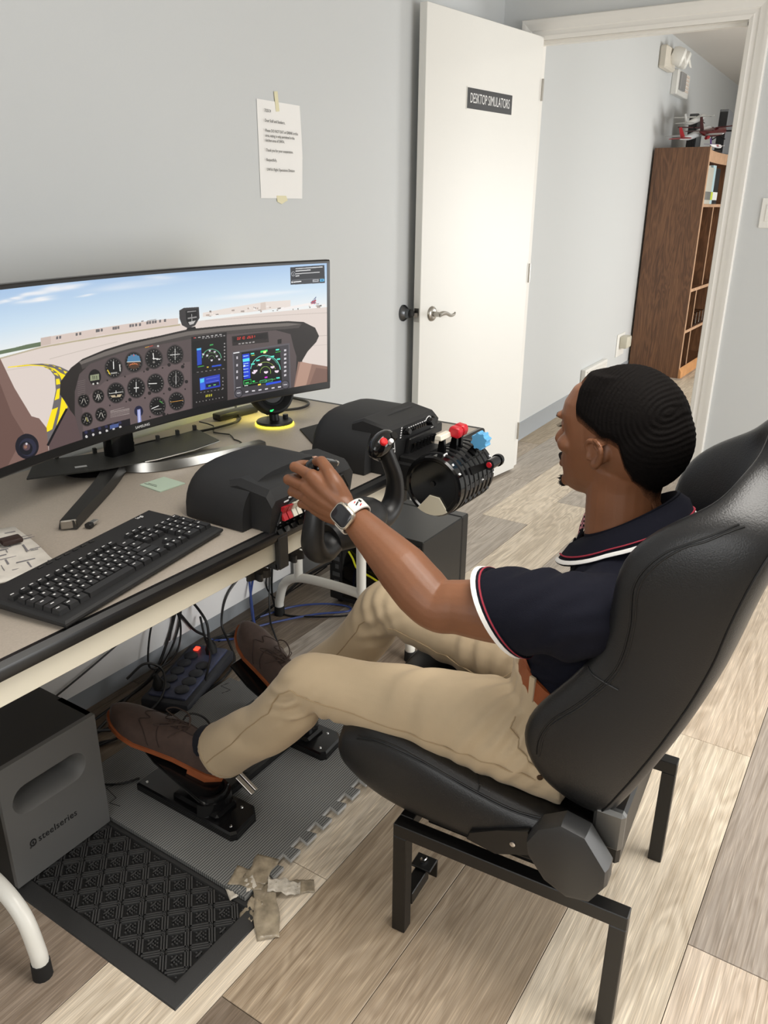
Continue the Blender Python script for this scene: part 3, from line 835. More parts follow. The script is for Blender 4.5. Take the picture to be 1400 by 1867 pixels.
for i, (x, y, l) in enumerate(((0.752, 1.297, 'dark brown rectangular block on the chart, the one nearer the keyboard'), (0.717, 1.318, 'dark brown rectangular block on the chart, the one at the desk end'))):
    c = thing('brown_block', l, 'block', (x, y, TZ+0.012), 'brown blocks on the chart')
    G().box((x, y, TZ+0.018), (0.036, 0.026, 0.010), rotz(-0.25), 0.003, 2).obj('block', M_choc, c)

# ---------------------------------------------------------------- keyboard
kb = thing('keyboard', 'black full-size keyboard with white legends along the desk front', 'keyboard', (0.82, 1.06, TZ))
KA = V((0.616, 0.958, TZ)); kx = V((1.021-0.619, 1.030-0.963, 0)); KL = 0.408; kx.normalize(); ky = V((-kx.y, kx.x, 0)); KD = 0.176
def kp(a, b, z): return KA+kx*a+ky*b+V((0, 0, z))
g = G()
def kring(ins, z0, zr):
    return [kp(ins, ins, z0), kp(KL-ins, ins, z0), kp(KL-ins, KD-ins, z0+zr), kp(ins, KD-ins, z0+zr)]
g.loft([kring(0.004, 0.003, 0.004), kring(0.0, 0.008, 0.006), kring(0.0, 0.012, 0.008), kring(0.004, 0.015, 0.009)])
g.obj('base', M_matte, kb, 0.4)
def kz(b): return 0.0148+0.009*b/KD
M_key = mat('key_black', (30, 30, 31), 0.5, bump=0.05, bscale=1500)
krot = math.atan2(kx.y, kx.x)
def keymesh(wd, dp):
    g = G(); h = 0.0075
    a, b = wd/2, dp/2
    i = 0.0018
    g.loft([[V((-a, -b, 0)), V((a, -b, 0)), V((a, b, 0)), V((-a, b, 0))], [V((-a+i, -b+i, h)), V((a-i, -b+i, h)), V((a-i, b-i*0.6, h+0.0008)), V((-a+i, b-i*0.6, h+0.0008))]])
    return g.mesh('keycap', M_key, 0)
kcache = {}
U = 0.01725
legend = G().box((0, 0, 0), (0.0038, 0.0030, 0.0003)).mesh('legend', M_print, 0)
legend2 = G().box((0, 0, 0), (0.0065, 0.0018, 0.0003)).mesh('legend', M_print, 0)
def key(a, b, wu, hu=1, leg=1):
    wd, dp = wu*U-0.0012, hu*U*1.0-0.0012
    k = (round(wd, 4), round(dp, 4))
    if k not in kcache: kcache[k] = keymesh(wd, dp)
    p = kp(a+wu*U/2, b+hu*U/2, kz(b+hu*U/2))
    o = piece('key', kcache[k], kb, p, (math.atan2(0.009, KD), 0, krot))
    if leg:
        l = bpy.data.objects.new('legend', legend if leg == 1 else legend2); COL.objects.link(l); l.parent = o
        l.location = (-wd*0.12, dp*0.18, 0.0083)
x0 = 0.010; y0 = 0.020
rows = [[(1.25, 2), (1.25, 2), (1.25, 1), (6.25, 0), (1.25, 2), (1.25, 1), (1.25, 1), (1.25, 2)],
        [(2.25, 2)]+[(1, 1)]*10+[(2.75, 2)], [(1.75, 2)]+[(1, 1)]*11+[(2.25, 2)], [(1.5, 2)]+[(1, 1)]*12+[(1.5, 1)], [(1, 1)]*13+[(2, 2)]]
for r, row in enumerate(rows):
    a = x0
    for wu, lg in row:
        key(a, y0+r*U, wu, 1, lg); a += wu*U
a = x0
for i in range(13):
    key(a+(0.004*((i+3)//4)), y0+5*U+0.006, 0.98 if i else 1, 0.8, 2); a += U
xa = x0+15*U+0.006
for r in (0,):
    for c in range(3): key(xa+c*U, y0, 1)
key(xa+U, y0+U, 1)
for r in (3, 4):
    for c in range(3): key(xa+c*U, y0+r*U, 1, 1, 2)
for c in range(3): key(xa+c*U, y0+5*U+0.006, 1, 0.8, 2)
xn = xa+3*U+0.005
key(xn, y0, 2); key(xn+2*U, y0, 1)
for r in (1, 2, 3):
    for c in range(3): key(xn+c*U, y0+r*U, 1)
for c in range(4): key(xn+c*U, y0+4*U, 1, 1, 2)
key(xn+3*U, y0, 1, 2, 2); key(xn+3*U, y0+2*U, 1, 2)
for i in range(7):
    G().box(kp(0.115+i*0.020, KD-0.012, kz(KD)+0.001), (0.012, 0.005, 0.002), rotz(krot), 0.001).obj('media_key', M_plast, kb)
text_mesh('logi', 0.012, frame(kp(KL-0.052, KD-0.013, kz(KD)+0.001), kx, ky), M_print, 'lettering', kb, 1, 'LEFT', 0.0002)
SCREEN_SHAPES = """
dccfc7 -159 302 126 287 379 299 532 311 1098 309 1806 308 1817 -89 1285 -62 311 -37 -246 12
b9ad95 380 298 532 305 531 309 379 302
b5a98c 532 305 1104 302 1103 307 532 309
c4b8ae 558 268 831 281 831 283 558 270
c4b8ae 373 265 490 258 490 259 373 266
bcb0a8 1655 197 1799 193 1799 195 1655 199
c8bcb4 1217 305 1800 284 1799 287 1217 307
c8bcb4 1673 160 1799 155 1799 157 1673 162
66745a 314 320 384 321 437 321 483 323 534 323 535 311 435 311 382 311 312 310
d6c5bc 536 334 695 333 890 333 1029 331 1097 328 1095 308 866 310 532 311
cab8ae 536 334 574 334 570 311 532 311
6b6768 594 330 601 330 600 322 592 322
6b6768 605 330 613 330 611 322 604 322
6b6768 669 330 677 330 676 322 668 322
6b6768 683 330 691 330 690 322 682 322
6b6768 749 331 757 331 756 322 748 322
6b6768 757 331 765 330 764 322 756 322
6b6768 769 331 777 330 776 322 768 322
6b6768 817 330 826 330 824 321 816 322
6b6768 827 330 835 330 834 321 825 321
6b6768 837 330 845 330 844 321 836 322
6b6768 887 330 896 330 894 321 886 321
6b6768 898 330 906 329 905 321 897 321
6b6768 911 330 920 329 919 321 910 321
6b6768 927 329 936 329 935 320 926 320
6b6768 959 331 968 331 967 322 958 322
6b6768 970 331 979 331 978 322 969 322
6b6768 983 331 992 331 991 322 982 322
6b6768 994 331 1003 331 1002 322 993 322
6b6768 1014 331 1022 331 1021 322 1013 322
6b6768 1035 331 1044 331 1043 321 1034 322
8f8884 938 336 948 336 948 333 937 332
8f8884 962 334 1002 335 1002 333 962 332
e3d8d0 1208 335 1311 341 1382 344 1495 350 1621 348 1621 322 1428 318 1207 321
d3c4ba 1477 348 1501 349 1502 321 1475 320
f2ece8 1774 320 1791 320 1791 313 1773 314
a89c95 1553 317 1560 317 1560 312 1553 312
b8a89e 1459 332 1465 332 1465 326 1459 326
8d8580 1557 323 1572 323 1572 317 1557 318
8d8580 1238 340 1247 340 1247 333 1238 334
6f6a68 1713 315 1718 315 1717 310 1713 310
f2ece8 1713 324 1729 324 1729 316 1713 318
f2ece8 1509 317 1515 317 1514 312 1509 313
f2ece8 1577 323 1589 323 1589 318 1577 319
efe6e0 1337 322 1348 321 1348 317 1337 318
b8a89e 1606 319 1617 319 1617 313 1606 314
8d8580 1751 316 1766 316 1766 312 1751 313
a89c95 1744 318 1759 319 1759 313 1744 314
b8a89e 1414 335 1422 335 1422 329 1414 330
b8a89e 1710 321 1715 321 1715 315 1710 316
6f6a68 1265 325 1279 325 1279 322 1265 323
efe6e0 1249 332 1254 332 1254 327 1249 327
6f6a68 1654 314 1659 314 1659 308 1654 309
a89c95 1751 314 1766 315 1766 307 1751 309
f2ece8 1503 334 1515 334 1515 331 1503 332
a89c95 1750 315 1755 315 1755 308 1750 308
6f6a68 1566 323 1573 323 1573 319 1566 320
efe6e0 1253 325 1256 325 1256 319 1252 319
f2ece8 1633 322 1648 322 1648 317 1633 319
b8a89e 1474 319 1482 319 1482 313 1474 313
f2ece8 1444 336 1450 336 1450 329 1444 329
6f6a68 1532 315 1539 315 1539 312 1532 313
a89c95 1235 322 1245 322 1245 319 1234 320
b8a89e 1517 329 1526 329 1526 325 1517 326
a89c95 1630 314 1635 314 1635 308 1630 309
8d8580 1445 333 1455 333 1455 328 1444 329
f2ece8 1732 315 1746 315 1746 309 1732 310
efe6e0 1253 324 1266 324 1266 317 1253 318
a89c95 1340 334 1354 334 1353 328 1340 329
a89c95 1464 323 1479 323 1479 319 1464 320
8d8580 1745 325 1760 325 1760 322 1745 323
a89c95 1608 323 1618 323 1618 319 1608 319
b8a89e 1222 328 1238 328 1237 321 1221 323
efe6e0 1270 322 1276 322 1276 319 1269 320
6f6a68 1761 318 1773 319 1773 313 1761 313
a89c95 1383 327 1399 327 1399 320 1382 322
f2ece8 1444 331 1451 331 1451 325 1443 325
a89c95 1442 336 1447 336 1446 333 1442 333
efe6e0 1404 325 1411 325 1411 322 1404 323
efe6e0 1711 321 1725 321 1724 317 1711 318
f2ece8 1423 336 1427 336 1427 331 1423 332
efe9e6 1560 317 1608 323 1719 331 1746 331 1746 324 1670 318 1584 311
5b6a8c 1717 330 1747 354 1743 334 1741 324
c9484c 1724 330 1747 336 1745 340 1722 334
c9484c 1721 325 1747 328 1746 331 1720 327
e8e4e4 1731 338 1747 345 1746 347 1730 340
6c6767 437 270 470 268 527 261 568 251 596 239 625 222 598 198 587 169 611 105 511 16 498 39 501 56 542 120 566 174 569 216 555 237 531 252 495 261 437 267
ffe21f 404 273 475 267 496 263 531 255 572 239 593 222 610 212 595 196 588 215 576 229 551 246 516 256 480 263 404 271
ffe21f 586 152 607 106 560 70 539 51 547 60 555 78 568 103
ffe21f 501 56 533 61 566 122 542 120
ffe21f 556 145 575 147 583 177 571 176
ffe21f 570 190 587 189 585 206 572 207
ffe21f 566 224 584 213 579 224 567 226
ffe21f 555 238 568 228 564 237
ffe21f 535 248 555 239 548 245
ffe21f 585 238 600 229 593 238
ffe21f 604 227 619 220 609 216
ffe21f 532 259 553 254 552 253 537 257
ffe21f 563 251 578 244 573 244
2b2725 579 159 588 196 635 230 683 249 776 264 882 274 1012 278 1135 285 1284 281 1449 275 1607 268 1683 258 1740 230 1759 195 1745 172 1701 138 1674 105 1658 50 1643 -41 641 -19 624 67 604 119
6e6762 669 242 776 258 881 267 1012 272 1135 278 1284 274 1449 268 1607 261 1674 251 1606 249 1448 255 1283 261 1134 264 1010 258 880 253 774 244 675 233
47413f 675 233 774 244 880 253 1010 258 1134 264 1283 261 1448 255 1606 249 1674 251 1655 233 1545 241 1305 247 1009 248 772 233 678 218
564b4b 627 86 638 155 664 205 710 229 858 246 1144 250 1305 247 1545 239 1630 223 1648 164 1638 22 1618 -38 1286 -42 642 -15
655757 662 118 762 164 1001 174 1137 171 1126 -21 648 -9
2a2524 1545 239 1655 237 1736 205 1745 179 1697 140 1672 105 1653 102 1631 165 1618 216
8f6f62 1653 102 1807 63 1807 -44 1622 -28 1639 43
b28f7e 1665 101 1722 84 1682 -26 1627 -18
7c5f55 1743 66 1807 51 1807 -33 1695 -28
7d625a -109 475 196 418 381 304 416 211 462 118 489 105 512 70 507 -11 311 -37 -262 -41
6a5049 -123 424 182 358 367 239 393 140 427 72 311 -37 -254 -15
5c4b4b 511 18 603 114 628 78 643 -20 505 -35
141216 510 14 602 108 595 112 503 19
1b1a24 473 23 470 15 464 7 457 2 448 -2 438 -4 428 -3 417 0 408 5 400 12 393 20 389 29 387 38 387 47 390 55 395 62 402 68 411 71 421 73 431 73 441 70 451 65 459 59 466 51 471 42 473 33
2b2c3e 464 23 461 15 456 10 449 6 441 4 431 4 422 7 414 11 407 18 402 25 400 33 400 40 403 47 408 53 415 57 423 59 432 59 441 56 450 52 456 46 461 38 464 30
16171f 449 24 447 18 442 13 436 10 429 9 421 11 414 14 408 18 403 24 401 31 401 37 403 43 408 47 414 50 421 51 428 50 436 47 442 42 446 37 449 30
56434a 441 30 440 28 438 25 435 23 431 23 427 23 423 24 420 26 417 28 415 31 414 35 414 38 415 41 417 43 420 45 424 46 428 45 431 44 435 43 438 40 440 37 441 34
c9c4c8 433 42 433 41 432 40 431 39 430 39 429 39 428 39 427 40 426 41 425 42 425 43 425 44 425 45 426 46 427 46 428 47 429 47 430 46 432 46 432 45 433 44 434 43
8a6454 430 33 429 32 428 31 427 30 425 30 424 30 422 30 420 31 419 32 418 34 418 35 418 37 418 38 419 39 420 40 422 40 424 40 426 40 427 39 429 38 429 36 430 35
3a3434 842 195 840 186 835 179 828 173 819 168 810 167 800 167 790 170 781 175 774 182 769 190 767 199 767 207 769 216 774 223 781 229 789 233 799 235 809 235 818 232 827 227 834 221 839 213 842 204
121112 838 196 835 188 831 181 825 176 817 172 809 171 800 171 792 174 784 178 778 184 774 191 771 199 771 207 773 214 778 221 784 226 791 229 800 231 808 231 817 228 824 224 831 218 835 211 837 204
b7b3ae 831 196 835 195 835 197 831 197
b7b3ae 827 188 831 185 832 187 828 189
b7b3ae 820 181 823 178 824 179 822 182
b7b3ae 811 178 812 174 814 174 813 178
b7b3ae 800 178 800 174 802 174 802 178
b7b3ae 790 182 788 179 790 178 792 181
b7b3ae 783 189 779 187 780 185 784 187
b7b3ae 778 197 774 196 775 195 779 196
b7b3ae 778 206 774 207 773 206 778 205
b7b3ae 781 215 778 217 777 215 780 213
b7b3ae 788 221 786 224 784 223 787 220
b7b3ae 798 224 797 228 795 228 796 224
b7b3ae 808 224 809 228 807 228 806 224
b7b3ae 818 221 820 224 819 224 816 221
b7b3ae 826 214 829 216 828 217 825 215
b7b3ae 830 205 835 206 834 208 830 207
3a3434 929 200 927 191 922 184 915 177 906 173 896 171 886 172 876 174 867 179 860 186 855 194 852 203 852 212 854 221 859 229 866 235 874 239 884 241 894 241 904 238 913 234 921 227 926 219 929 210
121112 924 201 922 193 918 186 912 181 904 177 895 175 886 176 878 178 870 183 863 189 859 196 856 204 856 212 858 219 863 226 869 231 876 235 885 237 894 237 902 235 910 230 917 224 922 217 924 209
b7b3ae 917 201 922 201 922 202 918 203
b7b3ae 914 193 918 191 919 192 915 194
b7b3ae 907 186 910 183 911 184 908 187
b7b3ae 897 182 898 179 900 179 899 183
b7b3ae 886 183 886 179 888 179 888 182
b7b3ae 876 186 874 183 876 182 878 186
b7b3ae 868 193 865 191 866 190 869 192
b7b3ae 863 202 859 201 860 200 864 201
b7b3ae 863 211 859 212 858 211 863 210
b7b3ae 866 220 863 222 862 221 866 219
b7b3ae 874 226 871 230 869 229 872 226
b7b3ae 883 230 882 234 880 233 881 230
b7b3ae 894 230 894 234 892 234 892 230
b7b3ae 904 226 906 230 904 230 902 227
b7b3ae 912 220 916 222 914 223 911 221
b7b3ae 917 211 921 212 921 213 916 212
3a3434 1017 199 1015 190 1010 182 1003 175 994 171 984 169 973 169 963 172 954 177 946 184 941 192 938 202 938 211 940 220 945 228 952 234 961 239 971 241 981 240 991 238 1000 233 1008 226 1014 218 1017 209
121112 1012 200 1010 192 1006 185 999 179 992 175 983 173 974 173 965 176 957 180 950 187 945 194 943 202 942 210 944 218 949 225 955 231 963 235 971 236 980 236 989 234 997 230 1004 224 1009 216 1012 208
b7b3ae 1005 200 1010 199 1010 201 1005 202
b7b3ae 1002 191 1006 189 1007 190 1003 192
b7b3ae 994 184 997 181 999 182 996 185
b7b3ae 984 180 986 177 988 177 986 181
b7b3ae 973 181 973 177 975 176 975 180
b7b3ae 963 184 961 181 963 180 965 184
b7b3ae 955 191 951 189 952 188 956 190
b7b3ae 950 200 946 199 946 198 950 199
b7b3ae 949 210 945 211 944 209 949 208
b7b3ae 953 219 949 221 948 220 952 217
b7b3ae 960 225 957 229 956 228 958 225
b7b3ae 970 229 968 233 967 233 968 229
b7b3ae 981 229 981 233 979 233 979 230
b7b3ae 991 226 993 229 991 230 989 226
b7b3ae 999 219 1003 221 1002 222 998 220
b7b3ae 1004 210 1009 211 1008 212 1004 211
3a3434 1110 200 1108 191 1104 183 1097 177 1088 172 1079 170 1068 170 1059 173 1050 178 1042 185 1037 193 1034 201 1034 211 1036 219 1040 227 1047 233 1056 237 1065 240 1075 240 1085 237 1094 232 1101 226 1107 218 1110 209
121112 1106 200 1104 193 1100 186 1094 180 1086 176 1078 174 1069 175 1060 177 1052 181 1046 187 1041 194 1038 202 1038 210 1040 217 1044 224 1050 230 1057 234 1066 236 1075 235 1083 233 1091 229 1098 223 1103 216 1105 208
b7b3ae 1099 201 1103 200 1104 201 1099 202
b7b3ae 1096 192 1100 190 1101 191 1097 193
b7b3ae 1089 185 1092 182 1093 183 1090 186
b7b3ae 1079 181 1080 178 1082 178 1081 182
b7b3ae 1068 181 1068 178 1070 177 1070 181
b7b3ae 1058 185 1056 182 1058 181 1060 184
b7b3ae 1050 192 1047 190 1048 188 1052 190
b7b3ae 1046 200 1041 200 1042 198 1046 199
b7b3ae 1045 210 1040 210 1040 209 1045 208
b7b3ae 1048 218 1044 220 1043 219 1047 217
b7b3ae 1055 225 1052 228 1051 227 1053 224
b7b3ae 1064 229 1063 232 1061 232 1063 228
b7b3ae 1075 229 1075 232 1073 233 1073 229
b7b3ae 1085 225 1087 228 1085 229 1083 226
b7b3ae 1093 219 1097 221 1095 222 1092 220
b7b3ae 1098 210 1102 211 1102 212 1097 211
3a3434 842 111 840 102 835 95 828 89 819 85 809 83 799 84 789 87 781 93 774 100 769 108 766 117 766 126 768 135 773 142 780 148 789 152 798 154 808 153 818 150 827 145 834 138 839 130 842 120
121112 838 112 835 104 831 98 825 92 817 89 809 87 800 88 791 91 784 96 777 102 773 109 770 117 770 125 773 133 777 139 783 144 791 148 799 149 808 149 816 146 824 142 830 136 835 128 837 120
b7b3ae 831 113 835 112 835 113 831 114
b7b3ae 827 104 831 102 832 103 828 105
b7b3ae 820 98 823 94 824 95 822 98
b7b3ae 810 94 812 91 813 91 812 95
b7b3ae 800 95 799 91 801 91 802 95
b7b3ae 790 99 788 96 789 95 791 98
b7b3ae 782 106 778 104 780 103 783 105
b7b3ae 777 115 773 115 774 113 778 114
b7b3ae 777 125 773 125 773 124 777 123
b7b3ae 781 133 777 135 776 134 780 132
b7b3ae 788 139 785 142 784 142 786 139
b7b3ae 797 142 796 146 794 146 796 142
b7b3ae 808 142 808 146 807 146 806 142
b7b3ae 818 138 820 141 818 142 816 139
b7b3ae 826 131 829 133 828 134 825 132
b7b3ae 830 122 835 123 834 124 830 124
3a3434 930 112 927 103 922 95 915 89 906 85 896 83 886 84 876 87 867 92 860 99 854 108 852 117 851 126 854 135 859 143 866 149 875 153 884 155 895 155 905 152 914 146 921 139 927 131 930 121
121112 925 113 923 105 919 98 912 92 904 89 896 87 887 88 878 91 870 95 863 102 859 109 856 117 856 126 858 133 863 140 869 145 876 149 885 151 894 150 903 148 911 143 917 137 922 129 925 121
b7b3ae 918 113 923 112 923 114 918 115
b7b3ae 914 104 919 102 919 103 915 106
b7b3ae 907 98 910 95 912 95 909 99
b7b3ae 897 95 899 91 901 91 899 95
b7b3ae 886 95 886 91 888 91 888 95
b7b3ae 876 99 874 96 876 95 878 98
b7b3ae 868 106 865 104 866 103 869 105
b7b3ae 863 115 859 115 860 113 864 114
b7b3ae 863 125 858 126 858 124 863 124
b7b3ae 866 134 863 136 862 135 866 133
b7b3ae 874 140 871 143 869 143 872 139
b7b3ae 883 144 882 147 880 147 882 143
b7b3ae 894 143 895 147 893 147 892 144
b7b3ae 905 139 907 143 905 143 903 140
b7b3ae 913 132 916 134 915 136 911 134
b7b3ae 917 123 922 124 921 125 917 125
3a3434 1014 113 1011 104 1007 96 1000 90 991 86 982 84 972 85 962 88 953 93 946 100 941 108 938 117 938 126 940 135 945 142 952 148 960 152 969 154 979 154 989 151 998 146 1005 139 1010 131 1013 122
121112 1009 114 1007 106 1003 99 997 94 989 90 981 89 972 89 964 92 956 96 950 102 945 110 943 117 942 125 944 133 948 139 954 145 962 148 970 150 979 150 987 147 995 143 1001 137 1006 130 1009 122
b7b3ae 1002 114 1007 113 1007 115 1002 116
b7b3ae 999 105 1003 103 1004 105 1000 107
b7b3ae 992 99 995 96 996 97 993 100
b7b3ae 982 96 984 92 986 92 984 96
b7b3ae 972 96 972 92 974 92 974 96
b7b3ae 962 100 960 97 962 96 964 99
b7b3ae 954 107 951 105 952 104 955 106
b7b3ae 950 116 945 115 946 113 950 114
b7b3ae 949 125 945 126 944 124 949 123
b7b3ae 952 133 949 135 948 134 951 132
b7b3ae 959 140 956 143 955 142 958 139
b7b3ae 969 143 967 147 965 146 967 143
b7b3ae 979 143 979 146 977 147 977 143
b7b3ae 989 139 991 142 989 143 987 140
b7b3ae 997 132 1000 134 999 136 996 134
b7b3ae 1002 123 1006 124 1005 126 1001 125
3a3434 1105 113 1103 104 1098 96 1091 90 1083 86 1073 84 1064 85 1054 88 1045 93 1038 99 1033 107 1030 116 1029 125 1032 134 1036 141 1043 147 1051 151 1060 153 1070 153 1080 150 1089 145 1096 139 1101 131 1104 122
121112 1100 113 1098 106 1094 99 1088 94 1081 90 1073 88 1064 89 1056 91 1048 96 1041 102 1037 109 1034 117 1034 124 1036 132 1040 139 1046 144 1053 148 1061 149 1070 149 1078 147 1086 142 1092 136 1097 129 1100 121
b7b3ae 1093 114 1098 113 1098 115 1094 115
b7b3ae 1090 105 1094 103 1095 104 1091 106
b7b3ae 1083 99 1086 96 1088 96 1085 100
b7b3ae 1074 95 1075 92 1077 92 1076 96
b7b3ae 1064 96 1063 92 1065 92 1066 95
b7b3ae 1054 99 1052 96 1054 95 1056 99
b7b3ae 1046 106 1043 104 1044 103 1047 105
b7b3ae 1041 115 1037 114 1038 113 1042 113
b7b3ae 1040 124 1036 125 1036 123 1040 123
b7b3ae 1044 133 1040 135 1039 133 1043 131
b7b3ae 1051 139 1048 142 1046 141 1049 138
b7b3ae 1060 142 1058 146 1057 146 1058 142
b7b3ae 1070 142 1070 146 1068 146 1068 142
b7b3ae 1080 138 1082 142 1080 142 1078 139
b7b3ae 1088 132 1091 134 1090 135 1087 133
b7b3ae 1093 123 1097 124 1096 125 1092 125
3a3434 1013 31 1011 23 1006 15 1000 9 991 5 982 4 972 5 963 8 954 13 947 20 942 28 939 37 939 46 941 55 946 62 952 68 960 72 970 73 979 73 989 70 997 65 1005 58 1010 50 1013 41
121112 1009 32 1007 25 1003 18 997 13 989 10 981 8 973 9 964 12 957 16 950 22 946 30 944 38 943 45 945 53 949 59 955 64 962 68 970 69 979 69 987 66 995 61 1001 55 1006 48 1008 40
b7b3ae 1002 33 1006 32 1006 34 1002 34
b7b3ae 999 24 1003 22 1003 23 1000 26
b7b3ae 992 18 995 15 996 16 993 19
b7b3ae 983 15 984 11 986 12 985 15
b7b3ae 972 16 972 12 974 12 974 15
b7b3ae 963 20 961 17 962 16 964 19
b7b3ae 955 27 952 25 953 24 956 25
b7b3ae 950 36 946 35 947 33 951 34
b7b3ae 950 45 946 46 945 44 950 43
b7b3ae 953 53 949 55 948 54 952 52
b7b3ae 960 59 957 62 956 62 958 59
b7b3ae 969 62 968 66 966 66 967 62
b7b3ae 979 62 980 66 978 66 977 62
b7b3ae 989 58 991 61 989 62 987 59
b7b3ae 997 51 1000 53 999 54 995 52
b7b3ae 1001 42 1005 43 1005 44 1001 44
3a3434 1100 33 1098 24 1093 17 1087 11 1078 7 1069 5 1060 6 1050 9 1042 14 1034 21 1029 29 1027 38 1026 47 1028 55 1033 63 1039 68 1047 72 1056 74 1066 74 1075 71 1084 66 1091 59 1096 51 1099 42
121112 1095 34 1093 26 1090 20 1084 14 1077 11 1068 10 1060 10 1052 13 1044 17 1038 24 1033 31 1031 38 1031 46 1032 54 1036 60 1042 65 1049 69 1057 70 1066 70 1074 67 1081 63 1088 57 1092 50 1095 42
b7b3ae 1089 34 1093 33 1093 35 1089 36
b7b3ae 1086 26 1089 24 1090 25 1087 27
b7b3ae 1079 20 1082 16 1083 17 1080 20
b7b3ae 1070 17 1071 13 1073 13 1072 17
b7b3ae 1060 17 1059 13 1061 13 1062 17
b7b3ae 1050 21 1048 18 1050 17 1052 20
b7b3ae 1042 28 1039 26 1040 25 1044 27
b7b3ae 1038 37 1034 36 1034 34 1038 35
b7b3ae 1037 46 1033 47 1033 45 1037 44
b7b3ae 1040 54 1036 56 1035 55 1039 53
b7b3ae 1047 60 1044 63 1043 62 1045 59
b7b3ae 1056 63 1055 67 1053 67 1054 63
b7b3ae 1066 63 1066 66 1064 67 1064 63
b7b3ae 1076 59 1078 62 1076 63 1074 60
b7b3ae 1083 52 1087 54 1085 56 1082 54
b7b3ae 1088 44 1092 44 1091 46 1087 45
e8e6e2 806 197 808 222 804 222 802 197
e2c53a 776 199 785 182 789 183 780 200
d8d6d0 828 209 828 186 832 185 833 208
9c9a94 790 183 817 181 817 186 790 188
4f7fa3 862 212 869 228 893 233 916 223 920 205
4a3426 862 211 920 204 911 186 887 183 867 192
e8e6e0 862 210 920 203 920 205 862 212
e08a3a 874 200 904 198 904 200 874 202
d9745e 889 205 870 199 871 197 890 204
d9745e 889 204 906 194 908 195 890 205
d05a5a 896 228 896 227 895 227 895 226 894 226 893 226 892 226 891 226 891 227 890 228 890 228 890 229 890 230 890 230 891 231 892 231 893 231 893 231 894 231 895 230 896 229 896 229
e8e6e2 971 205 1004 197 1005 200 972 208
e8e6e2 979 201 978 224 974 224 975 201
dcdad6 996 200 996 199 995 199 995 198 993 198 992 198 991 198 990 198 989 199 988 200 988 201 988 202 988 203 989 203 990 204 991 204 992 204 993 204 994 204 995 203 996 202 996 201
77746f 981 192 981 191 980 190 979 189 978 189 976 189 975 189 973 190 972 190 971 192 971 193 970 194 971 195 972 196 973 197 974 197 975 197 977 197 978 197 980 196 980 195 981 194
d6d4d0 1072 224 1069 186 1071 186 1075 224
5e5a58 1087 203 1086 200 1084 197 1081 195 1077 193 1073 193 1068 193 1064 195 1061 197 1058 200 1057 204 1057 207 1058 211 1060 213 1063 216 1067 217 1071 217 1075 217 1079 215 1083 213 1085 210 1087 207
171516 1085 203 1084 200 1082 198 1079 196 1076 195 1073 195 1069 195 1065 196 1063 198 1060 201 1059 204 1059 207 1060 210 1061 212 1064 214 1067 215 1071 216 1075 215 1078 214 1081 212 1083 209 1084 206
dedcd8 1072 226 1069 188 1071 188 1075 226
d6d4d0 1068 138 1064 100 1066 99 1070 138
5e5a58 1082 116 1081 113 1079 110 1076 108 1072 107 1068 106 1064 107 1059 109 1056 111 1053 114 1052 118 1052 121 1053 125 1055 128 1058 130 1062 131 1066 132 1070 131 1074 129 1078 127 1080 124 1082 120
171516 1080 117 1079 114 1077 111 1075 109 1071 108 1068 108 1064 109 1061 110 1058 112 1055 115 1054 118 1054 121 1055 124 1056 126 1059 128 1062 129 1066 130 1070 129 1073 128 1076 126 1078 123 1080 120
dedcd8 1068 140 1064 101 1067 101 1070 140
dedcd8 1049 205 1094 203 1094 205 1049 208
e6e4df 775 121 834 116 834 118 774 123
e6e4df 803 127 802 117 805 117 806 126
bba98c 778 115 828 110 819 102 785 107
1a1816 807 109 806 108 806 107 805 107 804 106 803 106 802 107 801 107 800 108 799 109 799 109 799 110 799 111 799 112 800 113 801 113 802 113 804 113 805 112 806 112 806 111 807 110
e8e6e2 890 104 894 140 891 140 887 105
e8e6e2 880 119 902 116 902 120 880 122
e8e6e2 982 120 946 125 946 122 981 117
e8e6e2 981 41 949 37 950 34 982 38
4f9a4a 985 55 998 44 1001 46 988 57
8d8a85 958 28 993 25 993 28 958 32
d59a4a 1033 41 1093 37 1093 39 1033 43
38312f 693 115 691 108 687 103 680 99 673 97 665 98 658 101 652 105 647 111 645 118 645 125 647 132 652 137 658 141 665 143 672 143 680 140 686 135 691 129 693 122
131213 690 116 688 110 684 105 679 102 673 101 666 101 660 103 654 107 650 113 648 118 648 125 650 130 654 135 659 138 665 140 672 139 678 137 684 133 687 128 690 122
a9a49c 682 117 686 116 686 118 682 119
a9a49c 676 110 678 107 680 108 678 111
a9a49c 666 109 665 106 668 105 668 108
a9a49c 658 115 655 113 656 111 659 113
a9a49c 656 124 652 125 652 123 656 122
a9a49c 662 131 660 134 658 133 660 130
a9a49c 672 132 672 135 670 135 670 132
a9a49c 680 126 683 127 682 129 679 127
cfc9be 661 114 669 127 667 128 659 115
cfc9be 677 112 673 127 671 127 675 112
38312f 754 118 752 111 747 105 741 101 734 99 726 100 719 102 712 107 708 113 705 120 705 127 707 134 711 140 718 144 725 146 733 145 740 143 746 138 751 132 754 125
131213 751 118 749 112 745 107 740 104 733 102 726 103 720 105 715 109 711 114 708 121 708 127 710 133 714 137 719 141 725 142 732 142 739 140 744 136 748 131 750 125
a9a49c 742 119 747 118 747 120 743 121
a9a49c 737 112 739 109 741 110 738 113
a9a49c 726 111 726 108 728 107 729 110
a9a49c 718 117 715 115 716 113 720 115
a9a49c 716 126 712 127 712 125 716 124
a9a49c 722 133 720 136 718 135 720 132
a9a49c 732 134 733 137 730 138 730 135
a9a49c 741 128 744 130 742 132 739 130
cfc9be 721 116 729 130 727 131 719 118
